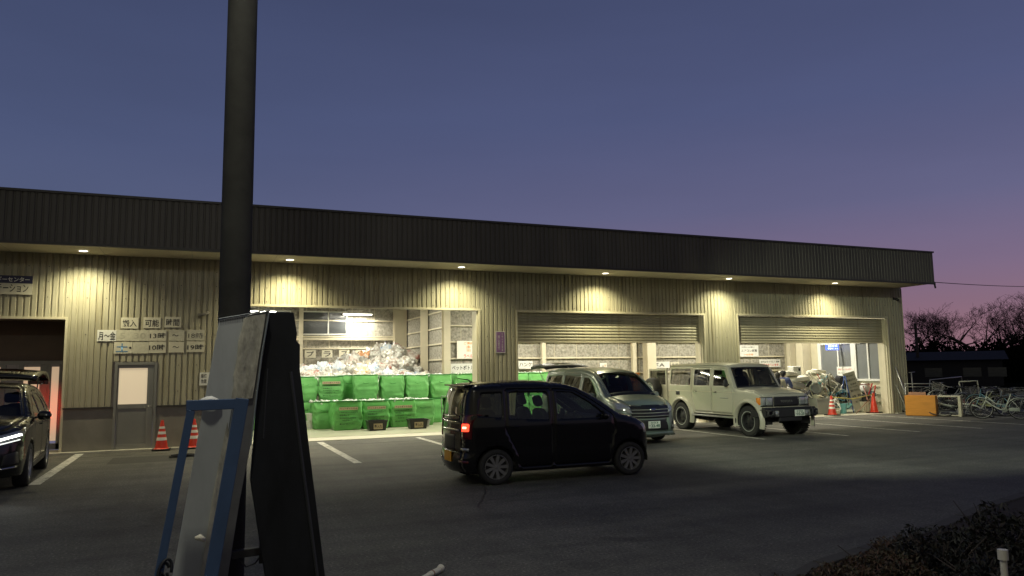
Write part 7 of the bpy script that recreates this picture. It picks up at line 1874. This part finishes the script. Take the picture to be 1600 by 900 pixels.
shrub('dark shrub in front of the white capped post at the corner', 4.45, 3.35, .34, .20, m_darkleaf, 2600, .018, 8)
shrub('dark shrub filling the lower right corner of the picture', 4.9, 3.5, .36, .28, m_darkleaf, 3000, .020, 9)
shrub('thin twiggy shrub on the right slope of the bed', 5.3, 4.4, .40, .20, m_azalea, 2200, .018, 10)

# ================================================================== beyond the yard
m_field = M('dark_field', (.008,.009,.008), rough=.95, var=.3, scale=.2)
f_ = MB(); f_.add([(23.2,20.3,.006),(27.4,19.4,.006),(28.8,15.5,.006),(33,8,.006),(45,-20,.006),(600,-60,.006),(600,600,.006),(23.2,600,.006)], [(0,1,2,3,4,5,6,7)]); m_field.node_tree.nodes['Principled BSDF'].inputs['Specular IOR Level'].default_value = 0; tag(f_.build('dark_field', m_field), kind='structure')
m_farh = M('far_wall', (.018,.018,.022), rough=.9, var=.1)
m_farroof = M('far_roof', (.014,.014,.017), rough=.8, var=.1)
def far_house(label, x, y, w, d, h, rz, gable=1.2):
    r_ = empty('far_house', (x, y, 0), rz, label, 'house', 'far dark houses')
    q = MB(); q.box(-w/2,w/2,-d/2,d/2,0,h); q.build('wall', m_farh, r_)
    q = MB(); q.add([(-w/2-.4,-d/2-.4,h+.004),(w/2+.4,-d/2-.4,h+.004),(w/2+.4,d/2+.4,h+.004),(-w/2-.4,d/2+.4,h+.004),(-w/2-.4,0,h+gable),(w/2+.4,0,h+gable)], [(0,1,5,4),(2,3,4,5),(0,4,3),(1,2,5),(3,2,1,0)]); q.build('roof', m_farroof, r_)
    for k in (-.3,.1,.35):
        q = MB(); q.box(w*k,w*k+1.2,-d/2-.03,-d/2+.02,h*.35,h*.7); q.build('window', m_nightpane, r_)
far_house('low dark bluish shed just past the corner of the building', 56.0, 42.0, 6.5, 5, 2.0, -.9, .7)
m_twig = M('twigs', (.022,.017,.018), rough=.9, var=.2)
def bare_tree(label, x, y, h, seed, spread=1.0, dens=7):
    rt_ = random.Random(seed); r_ = empty('bare_tree', (x, y, 0), 0, label, 'tree', 'bare trees on the skyline')
    trunk = MB(); crown = MB(); fine = MB()
    def grow(p, d, L_, r, lev):
        n = 4; pts = [p]; rs = [r]; q = p.copy(); dd = d.copy()
        for i in range(n):
            dd = (dd+Vector((rt_.uniform(-1,1), rt_.uniform(-1,1), rt_.uniform(-.5,.8)))*.20).normalized(); q = q+dd*L_/n; pts.append(q.copy()); rs.append(max(.008, r*(1-.45*(i+1)/n)))
        (trunk if lev < 2 else crown if lev < 4 else fine).tube(pts, rs, 7 if lev < 2 else 4 if lev < 4 else 3, caps=False)
        if lev >= dens: return
        k = 3 if lev < 2 else rt_.choice((2,3,3))
        for j in range(k):
            t = rt_.uniform(.45,1) if j else 1.0; i_ = min(n, max(1, int(t*n))); bd = pts[i_]
            ax = Vector((rt_.uniform(-1,1), rt_.uniform(-1,1), rt_.uniform(-.25,.6))).normalized()
            nd = (dd*.75+ax*(.75*spread)).normalized()
            if nd.z < -.1: nd.z *= -.3
            grow(bd, nd, L_*rt_.uniform(.62,.84), rs[i_]*.72, lev+1)
    grow(Vector((0,0,0)), Vector((.03,0,1)), h*.27, h*.032, 0)
    trunk.build('trunk', m_bark, r_, smooth=True); crown.build('limbs', m_bark, r_, smooth=True); fine.build('crown', m_twig, r_)
    return r_
bare_tree('spreading bare tree just right of the building, leftmost on the skyline', 63.5, 49.0, 10.6, 3, 1.25)
bare_tree('bare tree with dense twigs, second from the left on the skyline', 66.0, 47.6, 11.8, 8, 1.2)
bare_tree('bare tree in the middle of the skyline clump', 68.5, 46.8, 11.6, 15, 1.25)
bare_tree('rounded bare tree right of the gap in the skyline', 71.5, 46.5, 12.0, 21, 1.3)
bare_tree('bare tree at the right picture edge', 74.5, 45.2, 12.6, 27, 1.25)
bare_tree('lower bare tree behind the first two', 67, 52, 9.5, 33, 1.3)
bare_tree('lower bare tree at the far right behind the others', 77, 48, 11.8, 39, 1.3)
def dark_bush(label, x, y, rx, rz_, seed, n=2200):
    rd_ = random.Random(seed); r_ = empty('dark_bush', (x, y, 0), 0, label, 'bush', 'dark evergreen bushes under the trees')
    q = MB()
    for i in range(n):
        u = Vector((rd_.gauss(0,.5), rd_.gauss(0,.5), abs(rd_.gauss(0,.55))))
        if u.length > 1.1: u = u.normalized()*rd_.uniform(.7,1.05)
        k = 1+.35*noise.noise(u*2.2+Vector((seed,3,0))); c = Vector((u.x*rx*k, u.y*rx*k, u.z*rz_*k)); a = Euler((rd_.uniform(-1.5,1.5), rd_.uniform(-1.5,1.5), rd_.uniform(0,6))).to_matrix(); L_ = rd_.uniform(.10,.24)
        q.add([c+a @ Vector(v) for v in ((-L_,0,0),(0,-L_*.5,.1),(L_,0,0),(0,L_*.5,.1))], [(0,1,2),(0,2,3)])
    q.build('foliage', m_farleaf, r_)
    q = MB()
    for i in range(6): a = rd_.uniform(0,6.3); q.tube([(0,0,0),(rx*.4*math.cos(a),rx*.4*math.sin(a),rz_*.7)], [.08,.02], 5)
    q.build('stem', m_bark, r_)
for i, (x, y, rx, h_) in enumerate(((62.5,46.5,2.0,3.0),(65.5,45.0,2.2,3.7),(67.5,43.6,2.4,3.6),(69.5,43.5,2.0,4.0),(71.5,42.0,2.4,4.4),(74,41.5,2.6,4.0),(77,41,2.8,4.2),(59.5,45.5,2.2,2.9),(64,50,2.8,3.9),(72,48,2.8,4.0))):
    dark_bush('dark evergreen bush under the bare trees, '+['far left','second from left','third from left','below the skyline gap','right of the gap','second from right','at the right edge','nearest the shed','behind the second bush','behind the fifth bush'][i], x, y, rx, h_, 60+i)
hb = MB(); rd_ = random.Random(5)
for i in range(16000):
    t = rd_.random(); x = 58+26*t; y = 53-18*t+rd_.gauss(0,1.2); z = abs(rd_.gauss(0,1.25)); z = min(z, 2.8)
    a = Euler((rd_.uniform(-1.5,1.5), rd_.uniform(-1.5,1.5), rd_.uniform(0,6))).to_matrix(); L_ = rd_.uniform(.15,.35)
    hb.add([Vector((x,y,z))+a @ Vector(v) for v in ((-L_,0,0),(0,-L_*.5,.1),(L_,0,0),(0,L_*.5,.1))], [(0,1,2),(0,2,3)])
tag(hb.build('undergrowth', m_farleaf), 'dark undergrowth along the far side of the yard', 'undergrowth', kind='stuff')
# utility pole and distant lamp
r_ = empty('utility_pole', (53.2, 42.8, 0), label='thin utility pole with crossarms beyond the corner of the building', cat='utility pole')
q = MB(); q.tube([(0,0,0),(0,0,5.0)], [.14,.10], 10); q.build('pole', m_bark, r_, smooth=True)
q = MB(); q.box(-.7,.7,-.04,.04,4.55,4.63); q.box(-.5,.5,-.04,.04,4.15,4.22); r2 = q.build('crossarm', m_bark, r_)
for sx in (-.6,.6): q = MB(); q.tube([(sx,0,4.63),(sx,0,4.75)], .03, 6); q.build('insulator', m_bark, r_)
q = MB(); q.tube([(0.25,0,3.4),(0.25,0,3.9)], .14, 8); q.build('transformer', m_bark, r_)
r_ = empty('yard_lamp', (84.5, 60.5, 0), label='tiny distant lamp glowing among the dark trees', cat='lamp')
q = MB(); q.tube([(0,0,0),(0,0,2.3)], .05, 6); q.build('post', m_bark, r_); q = MB(); rbox(q, (0,0,2.35), (.5,.5,.22), .8); q.build('lamp_head', M('far_lamp_on', (1,1,1), var=0, emit=(1,.97,.85), estr=3), r_, smooth=True)
# overhead cable from the fascia corner
q = MB(); a, b = Vector((22.95,17.7,4.47)), Vector((66,32,8.2)); q.tube([a.lerp(b, t)+Vector((0,0,-1.4*4*t*(1-t)*.35)) for t in np.linspace(0,1,24)], .013, 5); tag(q.build('overhead_cable', m_blacksteel, None, smooth=True), 'thin black overhead cable running right from the fascia corner', 'cable')
q = MB(); q.tube([(22.9,17.7,4.47),(23.15,17.75,4.40)], .03, 6); q.tube([(23.12,17.75,4.46),(23.2,17.78,4.28)], .03, 6); tag(q.build('cable_bracket', m_blacksteel, None), 'small black bracket holding the cable at the fascia corner', 'bracket')
